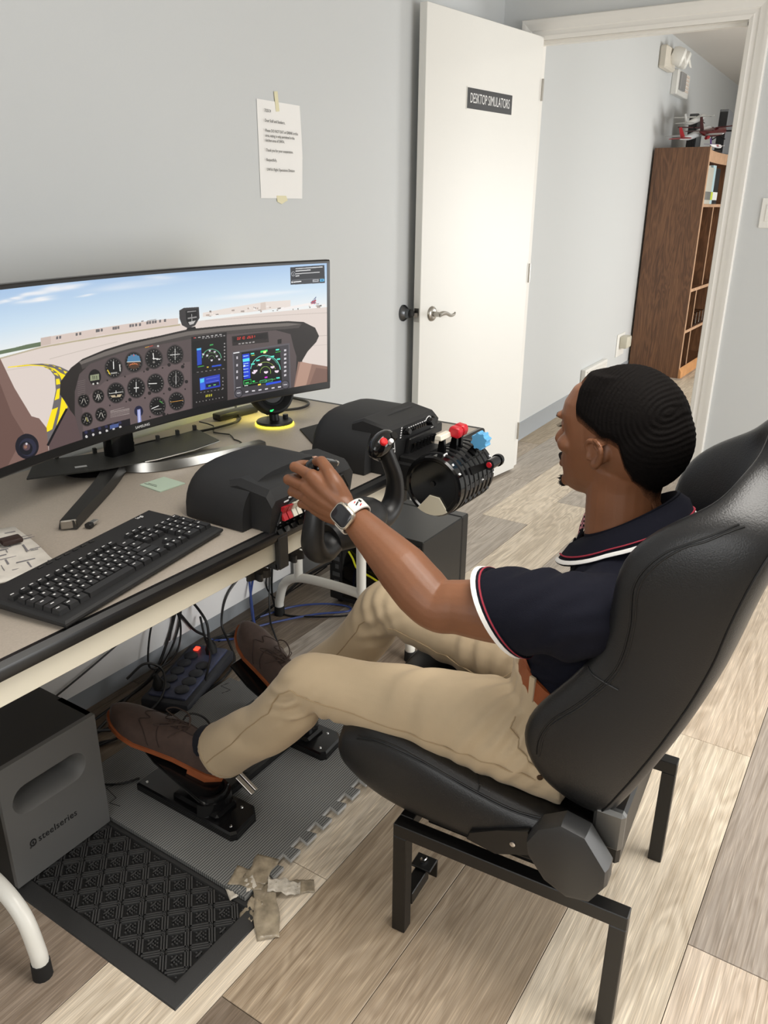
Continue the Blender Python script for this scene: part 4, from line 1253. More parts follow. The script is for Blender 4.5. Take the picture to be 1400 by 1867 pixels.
cfc9be 738 114 734 129 731 129 735 114
38312f 697 54 694 47 690 42 684 38 676 36 669 37 661 40 655 45 650 51 648 58 648 65 650 72 654 77 661 81 668 83 676 82 683 79 689 75 694 68 696 61
131213 693 55 691 49 687 44 682 41 676 39 669 40 663 42 657 47 653 52 651 58 651 64 653 70 657 75 662 78 668 80 675 79 681 77 687 73 691 67 693 61
a9a49c 685 56 689 55 689 57 685 58
a9a49c 679 49 682 46 684 47 681 49
a9a49c 669 48 669 45 671 44 671 47
a9a49c 661 54 658 53 659 51 662 52
a9a49c 659 64 655 64 655 63 659 62
a9a49c 665 71 663 73 661 72 663 70
a9a49c 675 71 676 74 673 75 673 72
a9a49c 683 65 687 67 685 68 682 67
cfc9be 664 54 672 67 670 68 662 55
cfc9be 680 51 676 66 674 66 678 51
38312f 757 55 755 48 750 43 744 39 737 37 729 38 721 41 715 45 710 52 707 59 707 66 710 73 714 79 720 83 728 85 735 84 743 81 749 76 754 70 757 63
131213 754 56 752 50 748 45 742 42 736 40 729 41 723 43 717 48 713 53 711 59 711 66 713 71 716 76 722 80 728 81 735 81 741 78 747 74 751 69 753 63
a9a49c 745 57 749 56 750 58 746 59
a9a49c 739 50 742 47 744 48 741 51
a9a49c 729 49 729 46 731 45 732 48
a9a49c 721 55 717 54 719 52 722 54
a9a49c 719 65 715 66 715 64 719 63
a9a49c 725 72 722 75 720 74 723 71
a9a49c 735 73 735 76 733 76 733 73
a9a49c 743 66 747 68 745 70 742 68
cfc9be 724 55 732 68 730 69 722 56
cfc9be 741 52 736 68 734 68 738 52
b9b05a 668 67 673 51 676 51 670 67
c9c6be 724 128 729 111 732 111 727 128
1a1818 749 181 747 174 743 168 738 164 731 161 724 160 717 162 710 165 705 170 701 176 699 183 699 190 701 196 705 202 710 206 717 209 724 210 731 209 738 205 743 201 747 195 749 188
8e9478 706 194 742 193 741 174 704 176
3b3f30 715 191 715 179 717 179 718 190
3b3f30 722 189 722 178 724 178 725 189
3b3f30 730 188 730 177 732 176 733 188
cfccc6 719 164 718 163 718 163 717 162 716 162 715 162 714 162 713 163 712 163 711 164 711 165 711 166 711 167 712 167 713 168 714 168 715 168 716 168 717 168 718 167 718 166 719 165
cfccc6 736 164 736 163 735 162 734 161 733 161 732 161 731 161 730 162 729 162 729 163 728 164 728 165 729 166 729 167 730 167 731 167 732 167 733 167 734 167 735 166 736 165 736 164
a59a95 772 63 832 64 832 65 772 65
a59a95 771 59 853 55 853 57 771 61
a59a95 771 55 853 51 852 53 771 56
a59a95 770 51 852 47 852 48 770 52
a59a95 770 47 852 43 851 44 769 48
a59a95 769 43 851 38 851 40 769 44
7d7370 654 183 685 183 685 184 654 184
7d7370 653 177 684 177 684 178 653 178
7d7370 652 171 683 171 683 172 652 172
7d7370 652 165 682 164 682 165 651 166
7d7370 651 159 681 158 681 159 650 160
7d7370 650 152 680 152 680 153 649 153
7d7370 649 146 679 146 679 147 648 147
7d7370 648 140 678 139 678 141 648 141
221e1e 866 84 865 81 862 79 858 79 855 81 852 83 852 86 853 89 856 91 860 91 863 89 865 87
221e1e 953 173 952 170 949 168 945 168 942 169 939 172 939 175 940 178 943 179 947 180 950 178 953 176
221e1e 953 89 952 87 949 85 945 85 941 86 939 89 938 92 939 95 942 97 946 97 950 95 952 93
221e1e 1049 172 1048 170 1045 168 1041 167 1037 169 1035 172 1034 175 1035 178 1038 179 1042 180 1046 178 1048 176
221e1e 1043 87 1042 84 1039 82 1035 82 1031 84 1029 87 1028 90 1029 93 1032 95 1036 95 1040 93 1042 90
221e1e 1008 3 1007 0 1004 -1 1000 -1 996 0 994 3 993 6 994 9 997 11 1001 11 1005 10 1008 7
221e1e 1109 157 1108 154 1105 152 1101 152 1097 153 1094 156 1094 159 1095 162 1098 164 1102 164 1106 163 1108 160
221e1e 1121 101 1120 98 1117 96 1113 96 1109 97 1107 100 1106 103 1107 106 1110 108 1114 108 1118 107 1121 104
1b1716 776 165 775 163 773 163 771 164 770 166 771 168 773 168 776 167
1b1716 851 164 849 163 847 162 845 164 844 166 845 167 848 168 850 166
1b1716 933 167 932 166 930 165 927 166 927 168 928 170 930 171 933 169
1b1716 1015 167 1014 165 1012 165 1009 166 1008 168 1010 170 1012 170 1015 169
1b1716 1111 166 1110 164 1108 163 1105 165 1104 167 1106 169 1108 169 1110 168
1b1716 776 82 774 81 772 80 770 82 769 84 770 85 773 86 775 84
1b1716 845 81 844 79 842 79 840 80 839 82 840 84 842 84 845 83
1b1716 927 78 926 76 924 75 921 77 921 79 922 81 924 81 927 80
1b1716 1012 77 1010 75 1008 75 1006 76 1005 78 1006 80 1008 80 1011 79
1b1716 1109 76 1108 74 1105 73 1103 75 1102 77 1103 79 1106 79 1108 78
1b1716 942 8 941 6 938 6 936 8 935 10 936 11 939 12 941 10
1b1716 1021 1 1020 -1 1017 -1 1015 0 1014 2 1015 4 1018 4 1020 3
17151b 648 24 851 22 850 -7 646 -2
c9c6c4 668 4 667 1 664 0 660 1 658 3 657 6 659 9 662 10 665 9 667 6
2c2c48 670 17 668 14 664 13 660 14 657 17 656 21 658 24 661 25 666 24 669 21
c9c6c4 696 3 695 1 692 0 689 0 686 3 686 6 687 8 690 9 693 8 696 6
2c2c48 698 17 696 14 692 13 688 14 685 16 684 20 686 23 690 24 694 23 697 20
c9c6c4 725 2 724 0 721 -1 717 0 715 2 714 5 716 7 719 8 722 7 724 5
2c2c48 727 16 725 13 721 12 717 13 713 16 713 20 714 23 718 24 722 23 726 20
c9c6c4 754 2 753 -1 750 -2 746 -1 744 1 743 4 744 7 747 8 751 7 753 5
2c2c48 755 16 754 13 750 12 745 13 742 15 741 19 743 22 747 23 751 22 754 20
c9c6c4 783 1 782 -1 779 -2 775 -1 773 1 772 4 773 6 776 7 780 7 782 4
2c2c48 784 16 783 12 779 11 774 12 771 15 770 19 772 22 776 23 780 22 784 19
c9c6c4 812 1 811 -1 808 -3 804 -2 802 1 801 4 803 6 806 7 809 6 812 4
2c2c48 814 15 812 12 808 11 804 12 800 15 799 19 801 22 805 23 810 22 813 19
4a5a8c 763 18 801 17 800 5 762 5
1a1d38 911 34 909 29 906 24 901 21 895 20 889 20 884 22 879 26 875 31 873 36 873 42 874 48 878 52 882 56 888 57 894 57 900 55 905 51 908 46 910 40
8d92c4 885 45 900 45 899 -18 882 -18
c3c6e8 890 42 896 43 893 -15 886 -15
d8a03a 944 246 961 247 961 249 943 248
d0443a 962 247 979 248 978 250 962 249
cfccc8 1004 244 1004 243 1003 242 1003 241 1001 241 1000 241 999 241 998 242 997 242 996 243 996 244 996 245 996 246 997 247 998 247 999 248 1000 248 1001 248 1002 247 1003 247 1004 246 1004 245
1d1a1b 1149 257 1312 256 1297 -64 1130 -50
141213 1152 240 1307 240 1302 121 1145 126
2446b4 1170 213 1191 213 1189 153 1168 152
59b8e8 1170 213 1191 213 1190 206 1170 206
5fae86 1283 163 1281 172 1278 172 1279 163
5fae86 1281 172 1278 180 1275 179 1278 171
5fae86 1278 180 1272 188 1269 186 1275 179
5fae86 1272 188 1265 194 1262 192 1270 186
5fae86 1264 194 1256 199 1254 197 1262 192
5fae86 1255 199 1245 202 1244 200 1254 197
5fae86 1245 203 1235 204 1235 201 1245 200
5fae86 1235 204 1225 204 1225 201 1235 201
5fae86 1224 204 1215 201 1216 199 1225 201
5fae86 1214 201 1206 197 1208 195 1216 199
5fae86 1206 197 1199 192 1202 190 1209 195
5fae86 1199 192 1194 185 1197 184 1202 190
5fae86 1194 185 1191 177 1195 176 1197 184
6f9a62 1265 171 1263 175 1261 175 1263 170
6f9a62 1263 175 1260 179 1258 179 1261 175
6f9a62 1260 179 1256 183 1254 182 1258 179
6f9a62 1256 183 1251 186 1250 185 1254 182
6f9a62 1251 186 1246 189 1245 187 1250 185
6f9a62 1246 189 1240 190 1240 189 1245 187
6f9a62 1240 190 1235 191 1234 189 1240 188
6f9a62 1234 191 1229 190 1229 189 1235 189
6f9a62 1229 190 1223 189 1224 188 1229 189
6f9a62 1223 189 1219 187 1220 186 1224 188
6f9a62 1218 187 1214 185 1216 183 1220 186
6f9a62 1214 184 1211 181 1213 180 1216 183
6f9a62 1211 181 1209 177 1211 176 1213 180
6f9a62 1251 166 1251 168 1249 169 1249 166
6f9a62 1251 169 1250 171 1248 171 1249 168
6f9a62 1250 172 1248 174 1247 173 1248 171
6f9a62 1248 174 1246 176 1244 175 1247 173
6f9a62 1246 176 1243 178 1242 177 1245 175
6f9a62 1242 178 1239 179 1239 178 1242 177
6f9a62 1239 179 1236 180 1236 178 1239 178
6f9a62 1235 180 1232 179 1232 178 1236 178
6f9a62 1232 179 1229 179 1230 177 1233 178
6f9a62 1229 179 1226 177 1227 176 1230 177
6f9a62 1226 177 1224 175 1225 174 1227 176
6f9a62 1224 175 1222 173 1224 172 1225 174
6f9a62 1222 172 1222 170 1224 169 1224 172
d2cdd6 1230 165 1242 164 1239 158 1232 158
d2cdd6 1211 185 1222 184 1220 178 1213 178
d2cdd6 1247 194 1258 193 1255 187 1248 187
d2cdd6 1255 176 1266 176 1264 170 1257 170
d2cdd6 1266 164 1277 163 1275 157 1267 157
d2cdd6 1224 201 1235 200 1233 194 1226 194
d2cdd6 1193 192 1204 191 1202 185 1195 185
3fae5a 1231 220 1247 220 1247 216 1231 215
2a52c8 1235 142 1279 141 1279 135 1234 136
d6b93a 1211 142 1220 141 1220 137 1211 137
4aa04a 1170 145 1199 145 1198 148 1169 148
8f8b8b 1198 247 1206 247 1206 244 1198 244
8f8b8b 1212 247 1220 247 1220 243 1212 243
8f8b8b 1226 247 1234 247 1234 243 1226 243
8f8b8b 1240 247 1248 247 1248 243 1240 243
8f8b8b 1254 246 1262 246 1262 243 1254 243
8f8b8b 1268 246 1276 246 1276 243 1268 243
8f8b8b 1282 246 1290 246 1290 242 1282 242
8f8b8b 1296 246 1304 246 1304 242 1296 242
b7b3b2 1160 254 1171 253 1171 250 1160 250
b7b3b2 1179 253 1191 253 1191 249 1179 250
b7b3b2 1199 253 1210 252 1210 249 1199 249
b7b3b2 1218 253 1230 252 1230 249 1218 249
b7b3b2 1238 252 1250 252 1249 248 1238 249
b7b3b2 1258 252 1269 252 1269 248 1257 248
b7b3b2 1278 252 1289 251 1289 248 1277 248
c23a3a 1160 254 1168 253 1168 250 1160 250
a09c9b 1303 215 1302 213 1300 212 1297 213 1296 215 1297 217 1300 218 1302 217
a09c9b 1303 203 1301 201 1299 200 1296 201 1295 204 1296 205 1299 206 1302 205
a09c9b 1302 191 1301 189 1298 188 1295 189 1294 192 1296 193 1298 194 1301 193
a09c9b 1301 179 1300 177 1297 176 1295 177 1294 180 1295 182 1298 182 1300 181
a09c9b 1300 167 1299 165 1296 164 1294 165 1293 168 1294 169 1297 170 1299 169
a09c9b 1299 154 1298 153 1296 152 1293 153 1292 155 1293 157 1296 158 1298 157
8a8685 1163 127 1173 126 1172 129 1163 129
8a8685 1183 126 1192 125 1192 128 1183 128
8a8685 1203 125 1212 124 1212 127 1203 128
8a8685 1223 124 1232 124 1232 126 1223 127
8a8685 1243 123 1252 123 1252 126 1243 126
8a8685 1263 123 1272 122 1272 125 1263 125
8a8685 1283 122 1293 121 1292 124 1283 125
2c3fb4 1174 105 1270 105 1269 58 1174 59
58c4f0 1176 101 1196 102 1195 87 1176 86
3a63dc 1175 86 1197 86 1198 60 1175 60
7f86e0 1205 95 1265 96 1264 97 1205 97
7f86e0 1204 83 1264 82 1263 84 1204 84
7f86e0 1203 70 1263 69 1262 71 1203 71
16183a 1201 78 1264 78 1265 64 1203 65
6fc26a 1213 67 1225 67 1224 71 1212 71
6fc26a 1237 67 1249 67 1248 71 1236 71
7d7978 1157 51 1164 51 1164 53 1157 54
7d7978 1174 50 1181 50 1180 53 1173 53
7d7978 1190 49 1197 49 1197 52 1190 52
7d7978 1207 48 1214 48 1213 51 1206 51
7d7978 1223 48 1230 47 1230 50 1223 51
7d7978 1240 47 1247 47 1247 50 1239 50
7d7978 1256 46 1264 46 1263 49 1256 49
7d7978 1273 45 1280 45 1280 48 1273 48
d8cf3a 1201 29 1203 38 1199 39 1197 30
d8cf3a 1209 29 1211 38 1207 39 1205 30
d8cf3a 1217 28 1219 37 1215 38 1214 29
d8cf3a 1226 28 1228 37 1224 38 1222 29
8d8988 1156 19 1155 17 1153 17 1151 18 1150 20 1151 21 1153 22 1155 21
8d8988 1171 18 1170 17 1168 16 1166 17 1166 19 1167 21 1169 21 1170 20
8d8988 1186 18 1186 16 1184 16 1182 17 1181 19 1182 20 1184 20 1186 19
8d8988 1202 17 1201 16 1199 15 1197 16 1196 18 1197 20 1199 20 1201 19
8d8988 1217 17 1216 15 1214 15 1213 16 1212 18 1213 19 1215 19 1217 18
8d8988 1233 16 1232 15 1230 14 1228 15 1227 17 1228 19 1230 19 1232 18
8d8988 1248 16 1247 14 1245 14 1244 15 1243 17 1244 18 1246 18 1248 17
8d8988 1264 15 1263 14 1261 13 1259 14 1258 16 1259 18 1261 18 1263 17
8d8988 1280 15 1279 13 1277 13 1275 14 1274 16 1275 17 1277 18 1279 17
8d8988 1286 88 1285 86 1283 86 1280 87 1280 89 1281 91 1283 92 1286 90
8d8988 1286 75 1284 73 1282 73 1280 74 1279 76 1280 78 1282 79 1285 77
8d8988 1285 62 1284 60 1281 60 1279 61 1278 63 1279 65 1281 65 1284 64
8d8988 1284 49 1283 47 1280 46 1278 48 1277 50 1278 52 1281 52 1283 51
2a2424 1335 237 1508 236 1511 196 1336 202
171314 1342 233 1503 232 1505 212 1342 215
d8382e 1361 229 1367 229 1367 231 1361 231
d8382e 1366 230 1366 226 1368 226 1368 230
d8382e 1366 226 1365 222 1368 222 1368 226
d8382e 1361 221 1367 221 1366 223 1360 223
d8382e 1360 226 1359 222 1362 222 1362 226
d8382e 1360 230 1360 226 1362 226 1362 230
d8382e 1371 229 1377 229 1376 231 1370 231
d8382e 1375 230 1375 226 1377 226 1378 230
d8382e 1370 225 1376 225 1376 227 1370 227
d8382e 1369 226 1369 222 1371 222 1371 226
d8382e 1370 221 1376 221 1376 222 1370 223
d8382e 1385 230 1385 226 1387 225 1387 230
d8382e 1385 226 1384 222 1387 221 1387 225
d8382e 1390 229 1396 229 1395 231 1390 231
d8382e 1394 230 1394 226 1396 225 1397 230
d8382e 1394 226 1394 221 1396 221 1396 225
d8382e 1389 220 1395 220 1395 222 1389 222
d8382e 1388 226 1388 221 1390 221 1390 225
d8382e 1388 230 1388 226 1390 225 1391 230
d8382e 1409 229 1415 229 1415 230 1409 230
d8382e 1414 230 1413 225 1416 225 1416 229
d8382e 1409 224 1415 224 1414 226 1408 226
d8382e 1407 225 1407 221 1409 221 1410 225
d8382e 1408 220 1414 220 1414 222 1408 222
d8382e 1418 229 1424 228 1424 230 1418 230
d8382e 1417 230 1417 225 1419 225 1419 229
d8382e 1418 224 1424 224 1424 226 1418 226
d8382e 1417 225 1417 221 1419 221 1419 225
d8382e 1418 220 1424 220 1424 222 1418 222
d8382e 1423 225 1423 221 1425 221 1425 225
d8382e 1428 228 1434 228 1434 230 1428 230
d8382e 1433 229 1433 225 1435 225 1435 229
d8382e 1428 224 1434 224 1434 226 1428 226
d8382e 1433 225 1432 221 1435 221 1435 225
d8382e 1428 220 1434 220 1433 222 1427 222
d8382e 1442 229 1442 225 1445 225 1445 229
d8382e 1442 225 1442 221 1444 221 1445 225
9d9896 1365 208 1375 208 1375 203 1364 204
9d9896 1381 208 1392 208 1392 203 1381 203
9d9896 1398 208 1409 207 1409 202 1398 203
9d9896 1415 207 1426 207 1425 202 1415 202
9d9896 1432 207 1442 207 1442 202 1431 202
1a1616 1506 218 1505 215 1503 213 1501 211 1498 209 1494 209 1491 209 1487 211 1484 212 1482 215 1480 218 1480 221 1481 224 1482 226 1485 228 1488 230 1491 230 1495 230 1499 229 1502 227 1504 224 1505 221
151213 1553 201 1573 202 1572 184 1553 184
5c585e 1334 179 1612 181 1615 -6 1333 4
403d42 1341 173 1606 175 1607 1 1340 10
060708 1377 172 1564 169 1570 34 1377 38
1a3ed0 1381 164 1415 164 1415 68 1383 68
5ae0f0 1381 146 1414 147 1415 135 1382 135
bfe2f4 1386 155 1410 155 1410 157 1385 158
bfe2f4 1384 127 1408 126 1408 129 1384 129
bfe2f4 1384 117 1408 117 1408 119 1383 119
bfe2f4 1383 105 1407 105 1407 107 1383 108
bfe2f4 1382 94 1407 93 1406 96 1382 96
bfe2f4 1382 78 1406 78 1406 80 1381 81
dff0f0 1384 123 1392 123 1392 116 1383 116
6fe0c8 1565 81 1564 90 1560 90 1562 81
6fe0c8 1564 90 1561 99 1557 98 1560 90
6fe0c8 1561 99 1556 107 1553 107 1557 98
6fe0c8 1556 108 1551 116 1548 114 1553 106
6fe0c8 1551 116 1544 123 1541 122 1548 114
6fe0c8 1544 123 1537 130 1534 128 1542 121
6fe0c8 1536 130 1528 136 1526 133 1534 128
6fe0c8 1528 136 1519 141 1517 138 1526 133
6fe0c8 1519 141 1509 144 1508 142 1517 138
6fe0c8 1509 144 1499 147 1498 144 1508 142
6fe0c8 1499 147 1489 148 1489 145 1499 144
6fe0c8 1489 148 1479 149 1479 146 1489 145
6fe0c8 1478 149 1469 148 1470 145 1479 146
6fe0c8 1468 148 1459 146 1460 143 1470 145
6fe0c8 1459 146 1450 142 1452 140 1461 143
6fe0c8 1450 142 1442 138 1444 135 1452 140
6fe0c8 1442 138 1434 133 1437 130 1444 136
6fe0c8 1434 133 1428 127 1431 124 1437 131
6fe0c8 1428 126 1423 120 1426 118 1431 125
6fe0c8 1423 119 1419 112 1422 110 1426 118
6fe0c8 1419 112 1416 104 1420 103 1422 111
6fe0c8 1551 104 1548 108 1547 108 1549 103
6fe0c8 1548 108 1545 113 1543 112 1547 108
6fe0c8 1545 113 1541 117 1540 116 1543 112
6fe0c8 1541 117 1537 121 1536 120 1540 116
6fe0c8 1537 121 1533 125 1532 124 1536 120
6fe0c8 1533 125 1528 128 1527 127 1532 124
6fe0c8 1528 128 1523 132 1522 130 1527 127
6fe0c8 1523 132 1518 134 1517 133 1522 130
6fe0c8 1518 134 1513 137 1512 135 1517 133
6fe0c8 1513 137 1507 139 1507 137 1512 135
6fe0c8 1507 139 1502 140 1501 139 1507 137
6fe0c8 1501 140 1496 142 1496 140 1501 139
6fe0c8 1496 142 1490 142 1490 141 1496 140
a6c05a 1540 87 1536 94 1534 93 1538 86
a6c05a 1536 94 1532 100 1530 99 1534 93
a6c05a 1532 100 1526 106 1524 105 1530 99
a6c05a 1526 106 1519 111 1517 110 1524 105
a6c05a 1519 111 1511 115 1510 114 1518 110
a6c05a 1511 116 1503 119 1502 117 1510 114
a6c05a 1503 119 1495 121 1494 119 1503 117
a6c05a 1494 121 1486 122 1486 120 1494 119
a6c05a 1486 122 1477 122 1478 120 1486 120
a6c05a 1477 122 1469 120 1470 118 1478 120
a6c05a 1469 120 1461 118 1462 116 1470 118
a6c05a 1461 118 1454 115 1456 113 1463 116
a6c05a 1454 114 1448 110 1450 109 1456 113
8fb84a 1515 71 1517 77 1514 77 1513 71
8fb84a 1517 77 1516 83 1513 83 1514 77
8fb84a 1516 83 1514 89 1511 89 1514 83
8fb84a 1513 90 1509 95 1507 94 1511 89
8fb84a 1509 95 1503 99 1502 98 1507 94
8fb84a 1503 100 1496 103 1495 101 1502 98
8fb84a 1496 103 1489 104 1489 102 1496 101
8fb84a 1488 104 1481 104 1482 102 1489 102
8fb84a 1481 104 1475 102 1476 100 1482 102
8fb84a 1474 102 1469 98 1471 96 1476 100
8fb84a 1469 98 1465 93 1467 92 1471 97
8fb84a 1465 93 1463 88 1465 87 1467 92
8fb84a 1463 87 1463 81 1465 81 1465 87
f0ddec 1482 85 1502 84 1502 78 1494 74 1487 76 1482 80
f0ddec 1454 118 1474 118 1474 112 1466 108 1459 110 1454 113
f0ddec 1498 133 1518 133 1517 127 1510 123 1502 125 1498 128
f0ddec 1515 100 1535 100 1535 94 1527 90 1520 92 1515 96
f0ddec 1535 81 1555 80 1555 74 1548 70 1540 72 1535 76
f0ddec 1424 91 1443 90 1443 85 1435 81 1428 83 1423 86
f0ddec 1431 97 1451 96 1450 90 1443 87 1436 89 1431 92
d83ad8 1485 63 1499 63 1498 57 1485 57
38e06a 1469 167 1503 168 1503 160 1468 159
f0f0a0 1481 163 1498 165 1495 155 1483 155
58e8d0 1421 164 1438 164 1438 158 1421 159
58e8d0 1543 165 1561 165 1560 159 1543 159
58e8d0 1421 124 1439 123 1438 118 1421 118
58e8d0 1446 135 1464 135 1463 129 1446 129
58e8d0 1518 141 1535 141 1535 135 1518 135
58e8d0 1547 127 1564 127 1564 121 1547 121
58e8d0 1542 53 1559 52 1559 46 1542 47
e8e04a 1424 153 1441 153 1441 155 1424 155
3ae04a 1542 151 1567 152 1566 154 1541 153
3ae06a 1425 50 1437 50 1436 56 1424 56
0a2a14 1382 63 1417 63 1418 46 1382 46
3ad06a 1382 62 1417 62 1417 64 1382 64
3ad06a 1416 63 1417 46 1419 46 1418 63
3ad06a 1417 47 1382 47 1382 46 1418 45
3ad06a 1383 46 1383 63 1381 63 1381 47
5ae07a 1390 50 1407 50 1406 54 1389 54
4ac88a 1461 50 1491 50 1491 52 1461 52
4ac88a 1490 51 1489 41 1491 41 1492 51
4ac88a 1490 42 1460 42 1461 41 1490 40
4ac88a 1462 41 1462 51 1460 51 1460 42
4ac88a 1493 50 1523 49 1523 51 1493 51
4ac88a 1522 50 1522 40 1524 40 1524 50
4ac88a 1523 41 1493 41 1493 40 1523 39
4ac88a 1494 40 1494 50 1492 51 1492 41
2a50e0 1490 37 1565 37 1565 29 1490 28
ffe04a 1451 39 1465 39 1465 33 1450 33
f2f2f2 1384 41 1402 40 1401 43 1384 44
6ad06a 1420 45 1538 46 1538 48 1420 46
cfcbd0 1584 159 1595 159 1595 151 1584 151
cfcbd0 1583 142 1595 143 1594 135 1583 134
cfcbd0 1583 126 1594 126 1594 118 1583 118
cfcbd0 1582 109 1594 110 1594 102 1582 101
cfcbd0 1582 93 1593 93 1593 85 1582 85
cfcbd0 1581 76 1593 77 1593 69 1581 68
cfcbd0 1581 59 1592 60 1592 52 1581 51
dedade 1388 20 1403 20 1402 15 1388 15
dedade 1420 19 1435 18 1435 13 1420 14
dedade 1452 17 1467 17 1467 12 1452 12
dedade 1484 16 1499 16 1499 11 1484 11
dedade 1517 15 1532 15 1532 10 1517 10
dedade 1549 15 1565 14 1564 9 1549 9
2a282c 1375 15 1374 10 1370 5 1366 2 1360 0 1354 0 1348 2 1342 6 1338 10 1336 16 1335 22 1336 27 1339 32 1344 35 1350 37 1356 37 1362 35 1367 31 1372 26 1374 21
56535a 1371 16 1370 11 1367 7 1362 4 1357 3 1351 4 1346 7 1342 11 1339 16 1338 21 1340 26 1343 30 1347 33 1353 34 1359 33 1364 30 1368 26 1371 21
d8d6d8 1347 18 1364 17 1363 20 1346 21
2a282c 1607 14 1606 8 1603 3 1598 0 1592 -2 1585 -2 1579 0 1573 3 1569 8 1566 14 1565 20 1567 26 1570 30 1574 34 1580 36 1587 36 1593 34 1599 31 1603 26 1606 20
56535a 1603 14 1602 9 1599 5 1594 2 1589 1 1583 2 1577 4 1573 9 1570 14 1569 19 1570 25 1573 29 1578 32 1584 33 1589 32 1595 29 1599 25 1602 20
d8d6d8 1577 16 1595 15 1595 18 1577 19
c9c5ca 1352 160 1359 160 1359 150 1352 150
c9c5ca 1350 131 1358 131 1357 122 1350 122
c9c5ca 1349 107 1356 107 1356 97 1348 97
c9c5ca 1348 84 1355 84 1354 74 1347 74
e8e8e8 1339 172 1368 172 1367 176 1338 176
d8d6d8 1345 39 1367 39 1367 41 1345 42
3a3738 1104 353 1125 360 1192 357 1192 319 1170 295 1138 288 1112 302 1103 326
191819 1132 351 1186 350 1184 320 1166 300 1143 298 1132 314
bdb9b6 1140 310 1174 312 1164 301 1146 299
d2d0cd 1157 336 1156 309 1158 308 1159 336
8f8c8a 1139 320 1180 321 1179 326 1139 325
8a8786 1139 347 1179 346 1179 343 1138 343
1a1818 1134 290 1170 291 1174 282 1129 284
3b3d42 1623 471 1788 473 1790 404 1623 406
2c2e33 1627 468 1785 470 1787 420 1627 420
d6d6d6 1648 463 1780 464 1779 468 1648 466
d6d6d6 1648 454 1721 455 1721 459 1648 458
d6d6d6 1648 444 1765 445 1765 448 1648 447
d6d6d6 1648 435 1666 436 1666 440 1647 439
c9cbd0 1647 446 1646 442 1644 440 1641 438 1637 437 1633 438 1630 440 1628 443 1627 447 1628 450 1630 453 1633 454 1637 455 1641 454 1644 452 1646 449
2c2e33 1645 446 1645 443 1643 441 1640 439 1637 439 1634 440 1631 441 1629 444 1629 446 1630 449 1631 451 1634 453 1637 453 1640 453 1643 451 1645 448
c9cbd0 1636 449 1636 441 1638 441 1638 449
7d7f84 1629 421 1784 422 1784 423 1629 423
f0f0f0 1634 415 1633 413 1631 412 1629 412 1627 414 1626 416 1627 417 1629 418 1632 418 1634 417
e8e8e8 1636 413 1675 414 1675 418 1636 417
a9abaf 1730 420 1760 420 1759 410 1730 410
4a4c50 1735 414 1755 414 1754 417 1735 416
58b4e2 1766 420 1787 420 1787 410 1766 410
16527a 1771 413 1782 413 1781 417 1770 416
"""
SOFT = [(480, 453, 32, 5, 0.9), (536, 461, 45, 6, 0.9), (591, 463, 46, 8, 0.85), (677, 468, 58, 7, 0.8), (541, 440, 64, 6, 0.8), (721, 437, 35, 3, 0.6), (426, 448, 26, 5, 0.8), (578, 443, 37, 5, 0.7), (988, 454, 173, 11, 0.35), (1430, 379, 215, 10, 0.35), (1032, 467, 64, 8, 0.4)]
# the picture shown on the screen: drawn here into a 1800 x 480 image, 2x oversampled
def draw_screen():
    W, H, S = 1800, 480, 2
    A = np.zeros((H*S, W*S, 3), np.float32)
    hz = 309.0
    yy = (np.arange(H*S)/S)[:, None]
    t = np.clip((yy-hz)/(H-hz), 0, 1)[..., None]
    lo, mi, hi = (np.array(c, np.float32)/255 for c in ((234, 236, 234), (200, 220, 236), (166, 194, 226)))
    g = np.where(t < 0.45, lo+(mi-lo)*(t/0.45), mi+(hi-mi)*((t-0.45)/0.55))
    A[:] = g
    ys, xs = np.mgrid[0:H*S, 0:W*S]
    R = np.random.RandomState(2)
    for (u, v, ru, rv, a) in SOFT:
        n = 6
        for k in range(n):
            uu, vv = u+R.uniform(-0.8, 0.8)*ru, v+R.uniform(-0.8, 0.8)*rv
            f = R.uniform(0.25, 0.6)
            x0, x1 = max(0, int((uu-3*ru)*S)), min(W*S, int((uu+3*ru)*S)); y0, y1 = max(0, int((vv-3*rv)*S)), min(H*S, int((vv+3*rv)*S))
            if x1 <= x0 or y1 <= y0: continue
            X, Y = xs[y0:y1, x0:x1]/S, ys[y0:y1, x0:x1]/S
            m = (a*0.55*np.exp(-((X-uu)/(ru*f*1.4))**2-((Y-vv)/(rv*f*1.4))**2))[..., None]
            A[y0:y1, x0:x1] = A[y0:y1, x0:x1]*(1-m)+np.array((0.95, 0.94, 0.94), np.float32)*m
    for ln in SCREEN_SHAPES.strip().split('\n'):
        p = ln.split()
        c = np.array([int(p[0][i:i+2], 16)/255 for i in (0, 2, 4)], np.float32)
        q = np.array(p[1:], np.float32).reshape(-1, 2)*S
        y0, y1 = max(0, int(q[:, 1].min())), min(H*S-1, int(q[:, 1].max())+1)
        n = len(q)
        for y in range(y0, y1+1):
            yc = y+0.5; xs_ = []
            for i in range(n):
                (xa, ya), (xb, yb) = q[i], q[(i+1) % n]
                if (ya <= yc) != (yb <= yc): xs_.append(xa+(yc-ya)/(yb-ya)*(xb-xa))
            xs_.sort()
            for i in range(0, len(xs_)-1, 2):
                a, b = max(0, int(round(xs_[i]))), min(W*S, int(round(xs_[i+1])))
                if b > a: A[y, a:b] = c
    A = A.reshape(H, S, W, S, 3).mean(axis=(1, 3))
    im = bpy.data.images.new('screen_picture', W, H, float_buffer=False)
    buf = np.ones((H, W, 4), np.float32); buf[..., :3] = A
    im.pixels.foreach_set(buf.ravel()); im.update(); im.pack()
    return im
